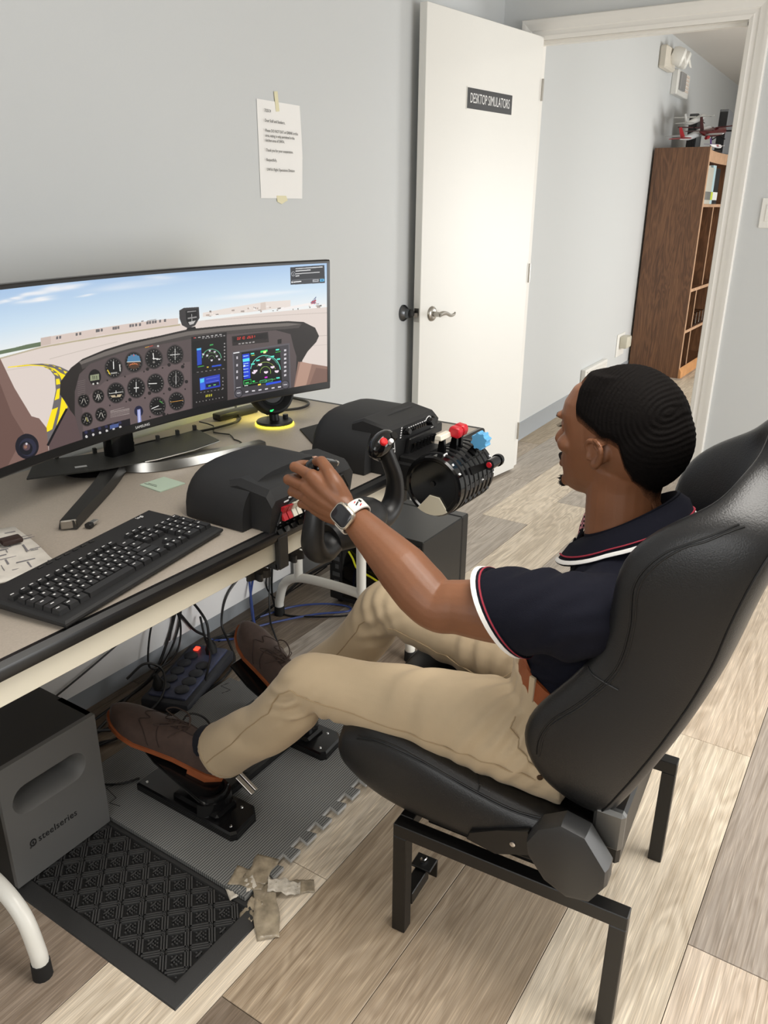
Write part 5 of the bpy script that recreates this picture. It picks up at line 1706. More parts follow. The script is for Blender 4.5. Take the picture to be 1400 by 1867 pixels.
def screen_material():
    nt = M_screen.node_tree
    b = nt.nodes['Principled BSDF']
    tx = nt.nodes.new('ShaderNodeTexImage'); tx.image = draw_screen(); tx.extension = 'EXTEND'
    uv = nt.nodes.new('ShaderNodeUVMap'); uv.uv_map = 'uv'
    nt.links.new(uv.outputs[0], tx.inputs[0])
    nt.links.new(tx.outputs[0], b.inputs['Emission Color'])
    b.inputs['Emission Strength'].default_value = 0.92
    b.inputs['Base Color'].default_value = (0.01, 0.01, 0.01, 1)
    b.inputs['Roughness'].default_value = 0.35
    b.inputs['Specular IOR Level'].default_value = 0.2
screen_material()
# ================================================================ flight yoke, clamped to the desk front
yk = thing('flight_yoke', 'matt black flight yoke unit with red and white switches clamped to the desk', 'flight yoke', (1.2, 1.0, TZ))
def arch(x0, x1, ya, yb, z0, zt, name, parent, m, n=18, flat=0.45):
    """D-section hood: upright sides running into a round crown, extruded along y with a rounded back"""
    xc, w = (x0+x1)/2, (x1-x0)/2
    def sec(y, sc):
        pts = []
        for i in range(n+1):
            a = PI*i/n
            ex = 0.62
            cx = math.copysign(abs(math.cos(a))**ex, math.cos(a)); cz = math.sin(a)**0.75
            pts.append(V((xc-w*cx*sc, y, z0+(zt-z0)*cz*(0.35+0.65*sc) if cz > 0 else z0)))
        return pts
    g = G()
    g.loft([sec(ya, 1.0), sec(yb-0.03, 1.0), sec(yb-0.012, 0.985), sec(yb-0.003, 0.94), sec(yb, 0.86)])
    return g.obj(name, m, parent, 0.7)
YX0, YX1, YF = 1.072, 1.340, 0.948
arch(1.045, 1.345, 1.00, 1.165, TZ+0.002, 0.842, 'hood', yk, M_matte)
# front box: slightly raked front, chamfered top edges
g = G()
zb, zt = 0.716, 0.825
def ybox(x, ins):
    return [V((x, YF+0.012, zb)), V((x, YF-0.002, zt-0.02-ins)), V((x, YF+0.012, zt-ins)), V((x, YF+0.085, zt+0.010-ins)), V((x, YF+0.125, zt-0.002-ins)), V((x, YF+0.125, TZ+0.002)), V((x, YF+0.03, TZ+0.002)), V((x, YF+0.03, zb))]
g.loft([ybox(YX0, 0.012), ybox(YX0+0.012, 0.0), ybox(YX1-0.012, 0.0), ybox(YX1, 0.012)])
g.obj('front_box', M_matte, yk, 0.5)
# recessed front panel, tilted like the box front
pn = V((0, -1, 0.13)).normalized(); pu = V((0, 0.13, 1)).normalized()
pc = V(((YX0+YX1)/2, YF+0.0045, 0.770))
def ppt(x, z, out=0.0): return V((x, YF+0.012-0.014*(z-zb)/(zt-0.02-zb), z))+pn*out
g = G()
pl = [(YX0+0.012, zb+0.004), (YX1-0.012, zb+0.004), (YX1-0.012, zb+0.05), (YX1-0.04, zt-0.026), (YX0+0.075, zt-0.026), (YX0+0.03, zt-0.05)]
g.prism([ppt(x, z, -0.001) for x, z in pl], pn*0.0025)
fp = g.obj('front_panel', M_plast, yk)
g = G()
for (xa, za), (xb, zb_) in zip(pl, pl[1:]+pl[:1]):
    g.tube([ppt(xa, za, 0.002), ppt(xb, zb_, 0.002)], 0.0022, 6)
g.obj('panel_rim', M_matte, yk)
# rocker switches: two red, two white, and a row of black ones below
def rocker(x, z, wdt, hgt, m, nm):
    g = G(); c = ppt(x, z, 0.002)
    a = V((wdt/2, 0, 0))
    prof = [(-hgt/2, 0.0), (-hgt/2, 0.007), (0.0, 0.002), (hgt/2, 0.012), (hgt/2, 0.0)]
    g.prism([c-a+pu*p+pn*q for p, q in prof], a*2)
    return g.obj(nm, m, yk)
M_ivory = mat('ivory_rocker', (226, 220, 204), 0.4)
M_rred = mat('red_rocker', (190, 40, 48), 0.4)
for i in range(4):
    rocker(1.108+0.0145*i, 0.772, 0.0115, 0.028, M_rred if i < 2 else M_ivory, 'rocker_switch')
for i in range(10):
    rocker(1.098+0.021*i, 0.740, 0.014, 0.019, M_gloss, 'rocker_switch')
    G().box(ppt(1.098+0.021*i, 0.7535, 0.0022), (0.010, 0.0004, 0.0028)).obj('legend', M_print, fp)
for x, z, wd in ((1.114, 0.796, 0.014), (1.126, 0.8015, 0.012), (1.148, 0.800, 0.016)):
    G().box(ppt(x, z, 0.0022), (wd, 0.0005, 0.003)).obj('legend', M_print, fp)
# shaft and yoke wheel
wx, wy, wz = 1.203, 0.845, 0.768
G().cyl((wx, YF+0.02, wz), (wx, wy+0.01, wz), 0.016, None, 18).obj('shaft', M_metal, yk)
g = G()
g.tube([(wx-0.075, wy+0.004, wz-0.032), (wx-0.03, wy-0.006, wz-0.022), (wx+0.03, wy-0.006, wz-0.022), (wx+0.075, wy+0.004, wz-0.032)], [0.030, 0.044, 0.044, 0.030], 18, 4)
wheel = g.obj('yoke_hub', M_plast, yk)
def horn(s):
    P = [(wx+0.055*s, wy+0.003, wz-0.034), (wx+0.105*s, wy+0.002, wz-0.048), (wx+0.138*s, wy-0.002, wz-0.022), (wx+0.138*s, wy-0.006, wz+0.028), (wx+0.122*s, wy-0.002, wz+0.072), (wx+0.112*s, wy+0.004, wz+0.10)]
    o = G().tube(P, [0.026, 0.027, 0.024, 0.0195, 0.018, 0.018], 16, 6, True, 0.85).obj('horn', M_plast, yk)
    hc = V((wx+0.104*s, wy+0.006, wz+0.112))
    R = Mx.Rotation(-0.35*s, 3, 'Y') @ Mx.Rotation(0.25, 3, 'X')
    g = G(); g.sphere(hc, 1, 20, (0.040, 0.022, 0.026), R)
    hd = g.obj('grip_head', M_gloss, yk)
    g = G(); g.prism([hc+R @ V((-0.022*s, -0.010, -0.018)), hc+R @ V((0.020*s, -0.010, -0.018)), hc+R @ V((0.020*s, -0.006, -0.045)), hc+R @ V((-0.005*s, -0.006, -0.045))], R @ V((0, 0.022, 0)), 0.002)
    g.obj('trigger', M_gloss, hd)
    f = R @ V((0, -0.55, 0.83)); f.normalize()
    p0 = hc+R @ V((-0.012*s, -0.011, 0.020))
    if s > 0:
        G().lathe([(0.001, -0.004), (0.0082, -0.004), (0.0082, 0.004), (0.006, 0.006), (0.001, 0.0065)], p0, f, 20).obj('push_button', mat('red_button', (226, 40, 44), 0.35), hd)
        G().lathe([(0.001, -0.004), (0.005, -0.004), (0.005, 0.006), (0.001, 0.007)], hc+R @ V((0.000, -0.020, 0.016)), f, 16).obj('push_button', M_print, hd)
        G().lathe([(0.001, -0.004), (0.010, -0.002), (0.008, 0.006), (0.001, 0.006)], hc+R @ V((0.022, -0.014, 0.012)), f, 16).obj('hat_switch', M_gloss, hd)
    else:
        G().box(hc+R @ V((0.004, -0.012, 0.022)), (0.030, 0.016, 0.012), R, 0.002).obj('rocker_switch', M_gloss, hd)
        G().box(hc+R @ V((0.020, -0.014, 0.024)), (0.008, 0.010, 0.010), R, 0.002).obj('rocker_switch', M_metal, hd)
    return o
horn(1); horn(-1)
# clamps under the desk edge
def clamp(x, parent):
    g = G(); g.bx(x-0.014, x+0.014, 0.948, 0.962, 0.655, zb+0.01, 0.002); g.bx(x-0.014, x+0.014, 0.955, 1.045, 0.652, 0.668, 0.002)
    c = g.obj('clamp', M_plast, parent)
    G().cyl((x, 1.025, 0.612), (x, 1.025, 0.706), 0.0048, None, 12).obj('screw', M_metal, c)
    g = G(); pts = []
    for i in range(48):
        a = 2*PI*i/48; r = 0.024+0.006*math.cos(6*a); pts.append((x+r*math.cos(a), 1.025+r*math.sin(a), 0.616))
    g.prism(pts, (0, 0, 0.016)); g.obj('star_knob', M_plast, c)
    G().lathe([(0.001, 0), (0.016, 0), (0.016, 0.004), (0.001, 0.004)], (x, 1.025, 0.704), (0, 0, 1), 16).obj('clamp_foot', M_rubber, c)
clamp(1.105, yk)
clamp(1.215, yk)

# ================================================================ throttle quadrant unit to its right
tq = thing('throttle_quadrant', 'black throttle quadrant unit with coloured levers at the right end of the desk', 'throttle quadrant', (1.6, 1.0, TZ))
arch(1.462, 1.775, 1.00, 1.165, TZ+0.002, 0.866, 'hood', tq, M_matte)
QX0, QX1, QF = 1.492, 1.722, 0.950
g = G()
qb, qt = 0.690, 0.856
def qbox(x, ins):
    return [V((x, QF+0.020, qb)), V((x, QF, qt-0.008-ins)), V((x, QF+0.008, qt-ins)), V((x, QF+0.075, qt+0.012-ins)), V((x, QF+0.105, qt-ins)), V((x, QF+0.105, TZ+0.002)), V((x, QF+0.04, TZ+0.002)), V((x, QF+0.04, qb))]
g.loft([qbox(QX0, 0.006), qbox(QX0+0.006, 0.0), qbox(QX1-0.02, 0.0), qbox(QX1, 0.016)])
g.obj('front_box', M_matte, tq, 0.5)
qn = V((0, -1, 0.14)).normalized(); qu = V((0, 0.14, 1)).normalized()
def qpt(x, z, out=0.0): return V((x, QF+0.020*(1-(z-qb)/(qt-0.008-qb)), z))+qn*out
# knob row along the top
def knob(x, z, r, h, nm='selector_knob'):
    return G().lathe([(0.001, 0), (r, 0), (r*0.96, h*0.75), (r*0.8, h), (0.001, h)], qpt(x, z), qn, 18).obj(nm, M_gloss, tq)
knob(1.562, 0.833, 0.0085, 0.016); knob(1.672, 0.833, 0.010, 0.016); knob(1.692, 0.836, 0.0075, 0.010)
M_leg = M_print
for i in range(8):
    G().box(qpt(1.580+0.0105*i, 0.831, 0.002), (0.0075, 0.006, 0.008), Mx.Rotation(0.14, 3, 'X'), 0.001).obj('push_button', M_gloss, tq)
    G().box(qpt(1.580+0.0105*i, 0.8385, 0.0004), (0.0055, 0.0006, 0.0022)).obj('legend', M_leg, tq)
for i in range(5): G().box(qpt(1.546, 0.821+0.006*i, 0.0004), (0.005, 0.0006, 0.003)).obj('legend', M_leg, tq)
g = G()
g.tube([qpt(1.672+0.014*math.cos(a), 0.833+0.014*math.sin(a), 0.0006) for a in [0.6+0.32*k for k in range(8)]], 0.0011, 5)
g.obj('dial_mark', M_leg, tq)
G().box(qpt(1.698, 0.812, 0.0004), (0.012, 0.0006, 0.003)).obj('legend', M_leg, tq)
# switch bank in a raised frame
g = G()
g.prism([qpt(1.570, 0.748), qpt(1.575, 0.812), qpt(1.706, 0.812), qpt(1.700, 0.748)], qn*0.012, 0.003)
sb = g.obj('switch_bank', M_plast, tq)
for i in range(7):
    x = 1.590+0.0158*i
    g = G(); c = qpt(x, 0.780, 0.0125)
    g.box(c, (0.011, 0.003, 0.036), Mx.Rotation(0.14, 3, 'X'), 0.001)
    rk_ = g.obj('switch_seat', M_gloss, sb)
    g = G(); g.tube([c+qn*0.001, c+qn*0.008+qu*0.008, c+qn*0.011+qu*0.018], [0.0042, 0.0035, 0.0045], 8); g.obj('toggle', M_gloss, rk_)
    G().box(qpt(x, 0.7545, 0.0128), (0.007, 0.0008, 0.0022)).obj('legend', M_leg, rk_)
# landing gear lever emblem and slot on the left of the panel
g = G()
gl = [(1.508, 0.790), (1.517, 0.822), (1.527, 0.790), (1.508, 0.790)]
for (xa, za), (xb, zb_) in zip(gl, gl[1:]): g.tube([qpt(xa, za, 0.0008), qpt(xb, zb_, 0.0008)], 0.0012, 5)
g.tube([qpt(1.506, 0.783, 0.0008), qpt(1.529, 0.783, 0.0008)], 0.0012, 5); g.tube([qpt(1.512, 0.800, 0.0008), qpt(1.523, 0.800, 0.0008)], 0.001, 5)
g.obj('gear_emblem', M_leg, tq)
g = G(); g.tube([qpt(1.527, 0.735, 0.0006), qpt(1.527, 0.705, 0.0006)], 0.0014, 5); g.obj('slot_mark', M_leg, tq)
knob(1.530, 0.706, 0.012, 0.02)
# quadrant drum: barrel with six slots, end discs
dc = V((0, 0.855, 0.722)); DR = 0.074
DX0, DX1 = 1.530, 1.712
g = G()
g.lathe([(0.001, 0.004), (0.060, 0.004), (0.063, 0.0), (0.070, 0.0), (DR, 0.005), (DR, DX1-DX0-0.005), (0.068, DX1-DX0), (0.001, DX1-DX0)], (DX0, dc.y, dc.z), (1, 0, 0), 48)
drum = g.obj('drum', M_gloss, tq)
g = G()
g.bx(1.545, 1.700, 0.90, QF+0.03, 0.690, 0.762, 0.006); g.bx(DX0+0.02, DX1-0.02, 0.885, QF+0.01, 0.752, 0.775, 0.004)
g.obj('mount_block', M_plast, tq)
for i in range(7):
    x = 1.560+0.0225*i
    G().lathe([(DR-0.001, -0.004), (DR+0.0022, -0.003), (DR+0.0022, 0.003), (DR-0.001, 0.004)], (x, dc.y, dc.z), (1, 0, 0), 40, False).obj('rib', M_plast, drum)
def dpos(x, ang, r): return V((x, dc.y-r*math.cos(ang), dc.z+r*math.sin(ang)))   # angle up from the pilot side
for i in range(6):
    x = 1.571+0.0225*i
    for a in (0.12, 0.55, 1.35):
        p = dpos(x, a-0.55, DR+0.0006)
        G().box(p, (0.012, 0.012, 0.0012), Mx.Rotation(-(PI/2-(a-0.55)), 3, 'X') @ Mx.Identity(3)).obj('detent_plate', M_matte, drum)
for x, a, wd in ((1.541, 0.9, 0.006), (1.543, 0.55, 0.007), (1.556, 1.35, 0.010), (1.565, 1.36, 0.008), (1.640, 0.02, 0.008), (1.700, 0.6, 0.006), (1.700, 0.05, 0.008)):
    G().box(dpos(x, a, DR+0.0012), (wd, 0.002, 0.005), Mx.Rotation(-(PI/2-a), 3, 'X')).obj('legend', M_leg, drum)
G().lathe([(0.001, 0.0), (0.006, 0.0), (0.006, 0.003), (0.001, 0.003)], (DX0+0.002, dc.y, dc.z+0.006), (-1, 0, 0), 16).obj('axle', M_plast, drum)
g = G(); pts = [V((DX0+0.003, dc.y+0.006, dc.z-0.022)), V((DX0+0.003, dc.y-0.020, dc.z-0.024))]
for k in range(7):
    a = math.radians(-128+k*14.0); pts.append(V((DX0+0.003, dc.y+0.068*math.cos(a), dc.z+0.068*math.sin(a))))
pts = [pts[0]]+[V((DX0+0.003, dc.y+0.070*math.cos(math.radians(-58-k*10)), dc.z+0.070*math.sin(math.radians(-58-k*10)))) for k in range(8)]+[pts[1]]
g.prism(pts, (-0.0045, 0, 0)); plabel(g.obj('disc_cutaway', mat('pale_cream_plastic', (216, 210, 190), 0.5), drum), 'pale cream wedge on the black end disc')
# levers
def lever(x, ang, L, handle, nm='lever', lean=0.0):
    a = dpos(x, ang, DR-0.005); b = dpos(x, ang, DR+L)
    b = b+V((lean, 0, 0))
    t = (b-a).normalized(); sd = V((1, 0, 0))
    n = t.cross(sd).normalized()
    g = G()
    rings = []
    for u, wd in ((0, 0.010), (0.55, 0.008), (1.0, 0.006)):
        p = a.lerp(b, u); rings.append([p-sd*0.0045-n*wd, p+sd*0.0045-n*wd, p+sd*0.0045+n*wd, p-sd*0.0045+n*wd])
    g.loft(rings)
    o = g.obj(nm, M_gloss, tq, 0.4)
    handle(b, t, n, o)
    return o
def red_handle(b, t, n, o):
    for s in (0,):
        g = G(); g.prism([b-V((0.011, 0, 0))+n*q+t*p for q, p in ((-0.013, -0.006), (0.013, -0.006), (0.016, 0.008), (0.012, 0.020), (-0.012, 0.020), (-0.016, 0.008))], (0.021, 0, 0), 0.003)
        plabel(g.obj('lever_knob', M_red, o), 'red six-sided lever knob')
def blue_handle(b, t, n, o):
    g = G(); pts = []
    for i in range(40):
        a = 2*PI*i/40; r = 0.0185+(0.0025 if (i % 5) in (0, 1) else -0.001)
        pts.append(b+t*0.012-V((0.013, 0, 0))+t*(r*math.cos(a))+n*(r*math.sin(a)))
    g.prism(pts, (0.026, 0, 0)); plabel(g.obj('lever_knob', M_blue, o), 'light blue ribbed lever knob')
def black_handle(b, t, n, o):
    ax = V((1, 0, 0))
    g = G(); g.cyl(b-ax*0.012, b+ax*0.045, 0.0125, 0.0125, 20); g.cyl(b+ax*0.03, b+ax*0.038, 0.015, None, 20); g.obj('lever_knob', M_gloss, o)
    G().lathe([(0.001, 0), (0.007, 0), (0.006, 0.002), (0.001, 0.002)], b-ax*0.012, -ax, 16).obj('push_button', M_red, o)
def white_handle(b, t, n, o):
    g = G(); g.prism([b-V((0.022, 0, 0))+n*q+t*p for q, p in ((-0.010, 0), (0.010, 0), (0.008, 0.013), (-0.008, 0.013))], (0.05, 0, 0), 0.002)
    plabel(g.obj('lever_knob', M_ivory, o), 'flat white lever handle')
lever(1.612, 1.45, 0.036, red_handle); lever(1.634, 1.44, 0.038, red_handle)
lever(1.640, 0.97, 0.032, blue_handle)
lever(1.598, 0.46, 0.046, black_handle, lean=0.018)
lever(1.574, 1.60, 0.030, white_handle, lean=0.004)
G().bx(1.722, 1.80, QF+0.03, QF+0.05, 0.775, 0.80, 0.003).obj('side_bracket', M_plast, tq)
def tq_clamp(x):
    g = G(); g.bx(x-0.014, x+0.014, 0.948, 0.962, 0.655, qb+0.01, 0.002); g.bx(x-0.014, x+0.014, 0.955, 1.045, 0.652, 0.668, 0.002)
    c = g.obj('clamp', M_plast, tq)
    G().cyl((x, 1.025, 0.612), (x, 1.025, 0.706), 0.0048, None, 12).obj('screw', M_metal, c)
tq_clamp(1.56); tq_clamp(1.68)

# ================================================================ computer tower behind the desk leg
pc_ = thing('computer_tower', 'black computer tower with blue power light standing beyond the desk leg', 'computer', (2.2, 1.37, 0))
PX0, PX1, PY0, PY1, PZ0, PZ1 = 2.04, 2.352, 1.165, 1.545, 0.015, 0.322
M_case = mat('black_case', (30, 31, 32), 0.33, bump=0.04, bscale=900)
g = G(); g.bx(PX0, PX1-0.045, PY0, PY1, PZ0, PZ1-0.002, 0.003); g.obj('case', M_case, pc_)
g = G(); g.bx(PX1-0.044, PX1, PY0-0.002, PY1+0.002, PZ0-0.004, PZ1, 0.004); fpn = g.obj('front_panel', M_case, pc_)
G().bx(PX1-0.034, PX1-0.012, PY0+0.055, PY0+0.068, PZ1-0.001, PZ1+0.0006).obj('power_light', mat('blue_led', (50, 60, 255), 0.3, emit=3.0), fpn)
for i in range(3): G().cyl((PX1-0.034+0.004*i, PY0+0.085+0.004*i, PZ1-0.001), (PX1-0.034+0.004*i, PY0+0.085+0.004*i, PZ1+0.0006), 0.002, None, 8).obj('port', M_metal, fpn)
g = G(); g.bx(PX0-0.003, PX0, PY0+0.008, PY1-0.06, PZ0+0.02, PZ1-0.02); g.obj('side_window', mat('dark_glass', (8, 9, 9), 0.06), pc_)
g = G(); g.bx(PX0-0.004, PX0-0.0005, PY1-0.058, PY1-0.006, PZ0+0.01, PZ1-0.01); rear = g.obj('port_plate', M_matte, pc_)
for k in range(8): G().bx(PX0-0.006, PX0-0.003, PY1-0.048+0.004*(k % 2), PY1-0.030+0.006*(k % 3), 0.05+k*0.030, 0.066+k*0.030).obj('port', mat('port_grey', (88, 90, 92), 0.4) if k == 0 else bpy.data.materials['port_grey'], rear)
for x in (PX0+0.03, PX1-0.04):
    for y in (PY0+0.03, PY1-0.03): G().cyl((x, y, 0), (x, y, PZ0+0.002), 0.014, None, 12).obj('rubber_foot', M_rubber, pc_)
g = G(); g.tube([(PX0-0.008, 1.455, 0.22), (PX0-0.012, 1.435, 0.20), (PX0-0.012, 1.415, 0.165), (PX0-0.012, 1.36, 0.15), (PX0-0.010, 1.32, 0.135)], 0.0035, 6, 4); g.obj('cable', mat('yellow_cable', (226, 226, 40), 0.4), pc_)
g = G(); g.tube([(PX0-0.008, 1.285, 0.19), (PX0-0.012, 1.262, 0.18), (PX0-0.012, 1.235, 0.165)], 0.004, 6, 4); g.obj('cable', mat('red_cable', (206, 50, 60), 0.4), pc_)
# ================================================================ on the floor under the desk
# subwoofer
sw_ = thing('subwoofer', 'dark grey box subwoofer with slot port, end of the desk', 'speaker', (0.75, 1.41, 0))
SX0, SX1, SY0, SY1, SZ = 0.640, 0.872, 1.302, 1.520, 0.305
M_subf = mat('sub_front_lit', (98, 98, 97), 0.55, bump=0.06, bscale=800)  # front lighter than the cabinet: light falling on it put into the colour
M_sub = mat('sub_body', (34, 34, 33), 0.6, bump=0.05, bscale=800)
# front face with a stadium opening
def stadium(cx, cz, l, r, n=10, tilt=0.0):
    pts = []
    for i in range(n+1):
        a = -PI/2+PI*i/n; pts.append((cx+l/2+r*math.cos(a), cz+r*math.sin(a)))
    for i in range(n+1):
        a = PI/2+PI*i/n; pts.append((cx-l/2+r*math.cos(a), cz+r*math.sin(a)))
    return pts
ZB = 0.0135
pcx, pcz, pl_, pr_ = 0.748, 0.209, 0.105, 0.0345
g = G(); bm = g.bm
inner = stadium(pcx, pcz, pl_, pr_); n = len(inner)
# outer rectangle sampled along the same directions
outer = []
for x, z in inner:
    dx_, dz_ = x-pcx, z-pcz
    k = min(((SX1-pcx) if dx_ > 0 else (pcx-SX0))/max(abs(dx_), 1e-6), ((SZ-pcz) if dz_ > 0 else (pcz-ZB))/max(abs(dz_), 1e-6))
    outer.append((pcx+dx_*k, pcz+dz_*k))
for cx_, cz_ in ((SX0, ZB), (SX1, ZB), (SX0, SZ), (SX1, SZ)):
    j = min(range(n), key=lambda q: (outer[q][0]-cx_)**2+(outer[q][1]-cz_)**2); outer[j] = (cx_, cz_)
def ring_at(pts, y): return [V((x, y, z)) for x, z in pts]
g.loft([ring_at(outer, SY0+0.012), ring_at(outer, SY0), ring_at(inner, SY0), ring_at(stadium(pcx, pcz, pl_, pr_-0.004), SY0+0.004), ring_at(stadium(pcx, pcz, pl_, pr_-0.012), SY0+0.02), ring_at(stadium(pcx, pcz, pl_, pr_-0.017), SY0+0.09)], False, True)
g.obj('front_panel', M_subf, sw_, 0.5)
G().bx(SX0, SX1, SY0+0.110, SY1, ZB, SZ, 0.002).obj('cabinet_back', M_sub, sw_)
g = G(); g.bx(SX0, SX1, SY0+0.012, SY0+0.112, SZ-0.012, SZ); g.bx(SX0, SX1, SY0+0.012, SY0+0.112, ZB, ZB+0.012); g.bx(SX0, SX0+0.012, SY0+0.012, SY0+0.112, ZB, SZ); g.bx(SX1-0.012, SX1, SY0+0.012, SY0+0.112, ZB, SZ)
g.obj('cabinet', M_sub, sw_)
M_subl = mat('sub_print', (26, 26, 27), 0.5)
text_mesh('steelseries', 0.0235, frame((0.700, SY0-0.0006, 0.098), (1, 0, 0), (0, 0, 1)), M_subl, 'lettering', sw_, 0.9, 'LEFT', 0.0003, space=1.05)
g = G(); g.tube([(0.688+0.0065*math.cos(a), SY0-0.0004, 0.098+0.0075*math.sin(a)) for a in [k*0.5 for k in range(13)]], 0.0016, 5); g.tube([(0.688, SY0-0.0004, 0.0955), (0.688, SY0-0.0004, 0.1005)], 0.002, 5); g.tube([(0.680, SY0-0.0004, 0.0885), (0.684, SY0-0.0004, 0.0925)], 0.0018, 5)
g.obj('logo', M_subl, sw_)
for x in (SX0+0.02, SX1-0.02):
    for y in (SY0+0.02, SY1-0.02): G().cyl((x, y, 0.0105), (x, y, ZB+0.002), 0.012, None, 10).obj('rubber_foot', M_rubber, sw_)

# rubber door mat with raised diamonds
rm = thing('rubber_mat', 'black rubber mat with raised diamond pattern and smooth sloping border', 'mat', (0.87, 1.1, 0))
mx0, mx1, my0, my1 = 0.636, 0.900, 0.842, 1.450
M_mat = mat('mat_rubber', (62, 62, 62), 0.45, bump=0.1, bscale=500)
g = G()
bw = 0.034
def mring(i, z): return [V((mx0+i, my0+i, z)), V((mx1-i, my0+i, z)), V((mx1-i, my1-i, z)), V((mx0+i, my1-i, z))]
g.loft([mring(0, 0.0), mring(0.002, 0.003), mring(bw-0.006, 0.010), mring(bw, 0.010), mring(bw+0.002, 0.004)], True, False)
g.obj('base', mat('mat_border', (44, 44, 44), 0.55, bump=0.25, bscale=420), rm)
g = G(); g.face(mring(bw, 0.0042)); g.obj('well', mat('mat_well', (9, 9, 9), 0.8), rm)
ribs = G(); dots = G(); brk = G()
dd = 0.064
ix0, ix1, iy0, iy1 = mx0+bw+0.003, mx1-bw-0.003, my0+bw+0.003, my1-bw-0.003
def inside(p): return ix0 < p[0] < ix1 and iy0 < p[1] < iy1
def clipseg(a, b):
    t0, t1 = 0.0, 1.0
    for k, (lo, hi) in enumerate(((ix0, ix1), (iy0, iy1))):
        d = b[k]-a[k]
        if abs(d) < 1e-9:
            if not lo < a[k] < hi: return None
            continue
        u, v = (lo-a[k])/d, (hi-a[k])/d
        if u > v: u, v = v, u
        t0, t1 = max(t0, u), min(t1, v)
    if t1-t0 < 0.08: return None
    return (a[0]+(b[0]-a[0])*t0, a[1]+(b[1]-a[1])*t0), (a[0]+(b[0]-a[0])*t1, a[1]+(b[1]-a[1])*t1)
def bar(gg, a, b, w_, z0, z1):
    d = V((b[0]-a[0], b[1]-a[1], 0)); L_ = d.length
    gg.box(((a[0]+b[0])/2, (a[1]+b[1])/2, (z0+z1)/2), (L_, w_, z1-z0), rotz(math.atan2(d.y, d.x)))
for i in range(-2, 8):
    for j in range(-2, 24):
        cx_, cy_ = ix0+dd*i*1.0+(dd/2 if j % 2 else 0), iy0+dd*0.5*j
        # diamond cell centred here with half diagonals dd/2 (x) and dd/2 (y)
        for sx_, sy_ in ((1, 1), (1, -1)):
            if (i+j) % 1: continue
            a = (cx_, cy_-sy_*dd/2*0.92); b = (cx_+sx_*dd/2*0.92, cy_)
            d = V((b[0]-a[0], b[1]-a[1])); nrm_ = V((-d.y, d.x)).normalized()
            for q in (-1, 0, 1):
                o_ = nrm_*(0.0052*q)
                r_ = clipseg((a[0]+o_.x, a[1]+o_.y), (b[0]+o_.x, b[1]+o_.y))
                if r_: bar(ribs, r_[0], r_[1], 0.0030, 0.003, 0.0098)
        for u in range(-2, 3):
            for v in range(-2, 3):
                if abs(u)+abs(v) > 2 or (v > 0 and abs(u) < 1 and v < 2): continue
                p = (cx_+u*0.0060, cy_+v*0.0060)
                if inside(p): dots.box((p[0], p[1], 0.006), (0.0030, 0.0030, 0.006))
        p = (cx_, cy_+0.006)
        if inside((p[0]-0.008, p[1])) and inside((p[0]+0.008, p[1]+0.006)): bar(brk, (p[0]-0.007, p[1]), (p[0]+0.007, p[1]), 0.003, 0.003, 0.0085)
tag(ribs.obj('diamond_ribs', M_mat, rm, 0), kind='stuff')
tag(dots.obj('dots', M_mat, rm, 0), kind='stuff')
tag(brk.obj('bars', M_mat, rm, 0), kind='stuff')

# grey interlocking foam tile, one edge with puzzle teeth showing
fm = thing('foam_mat', 'grey ribbed interlocking foam mat under the rudder pedals', 'mat', (1.15, 1.2, 0))
M_foam = bpy.data.materials.new('grey_foam'); M_foam.use_nodes = True
nt = M_foam.node_tree; b = nt.nodes['Principled BSDF']; b.inputs['Roughness'].default_value = 0.6
tc = nt.nodes.new('ShaderNodeTexCoord'); sx_ = nt.nodes.new('ShaderNodeSeparateXYZ'); nt.links.new(tc.outputs['Object'], sx_.inputs[0])
mm = nt.nodes.new('ShaderNodeMath'); mm.operation = 'MULTIPLY'; mm.inputs[1].default_value = 2*PI/0.0058
sn = nt.nodes.new('ShaderNodeMath'); sn.operation = 'SINE'; nt.links.new(sx_.outputs[1], mm.inputs[0]); nt.links.new(mm.outputs[0], sn.inputs[0])
rp = nt.nodes.new('ShaderNodeValToRGB'); rp.color_ramp.elements[0].position = 0.25; rp.color_ramp.elements[1].position = 0.6
rp.color_ramp.elements[0].color = lin((72, 73, 72)); rp.color_ramp.elements[1].color = lin((128, 129, 127))
ma = nt.nodes.new('ShaderNodeMath'); ma.operation = 'MULTIPLY_ADD'; ma.inputs[1].default_value = 0.5; ma.inputs[2].default_value = 0.5
nt.links.new(sn.outputs[0], ma.inputs[0]); nt.links.new(ma.outputs[0], rp.inputs[0]); nt.links.new(rp.outputs[0], b.inputs['Base Color'])
bp = nt.nodes.new('ShaderNodeBump'); bp.inputs['Strength'].default_value = 0.5; bp.inputs['Distance'].default_value = 0.001; nt.links.new(ma.outputs[0], bp.inputs['Height']); nt.links.new(bp.outputs['Normal'], b.inputs['Normal'])
fx0, fx1, fy0, fy1 = 0.876, 1.452, 0.904, 1.478
pts = []
def teeth(a, b, n_, out):
    """points from a towards b with dovetail teeth of height out"""
    a, b, out = V(a), V(b), V(out); d = (b-a)/n_
    res = []
    for k in range(n_):
        p = a+d*k
        res += [p+d*0.0, p+d*0.30, p+d*0.20+out, p+d*0.80+out, p+d*0.70]
    return res
pts += teeth((fx0+0.06, fy0, 0), (fx1, fy0, 0), 9, (0, -0.024, 0))
pts += [V((fx1, fy0, 0))]
pts += teeth((fx1, fy0+0.03, 0), (fx1, fy1-0.02, 0), 9, (0.022, 0, 0))
pts += [V((fx1, fy1, 0)), V((fx0, fy1, 0)), V((fx0, fy0-0.01, 0)), V((fx0+0.03, fy0-0.012, 0))]
FZ = 0.0105
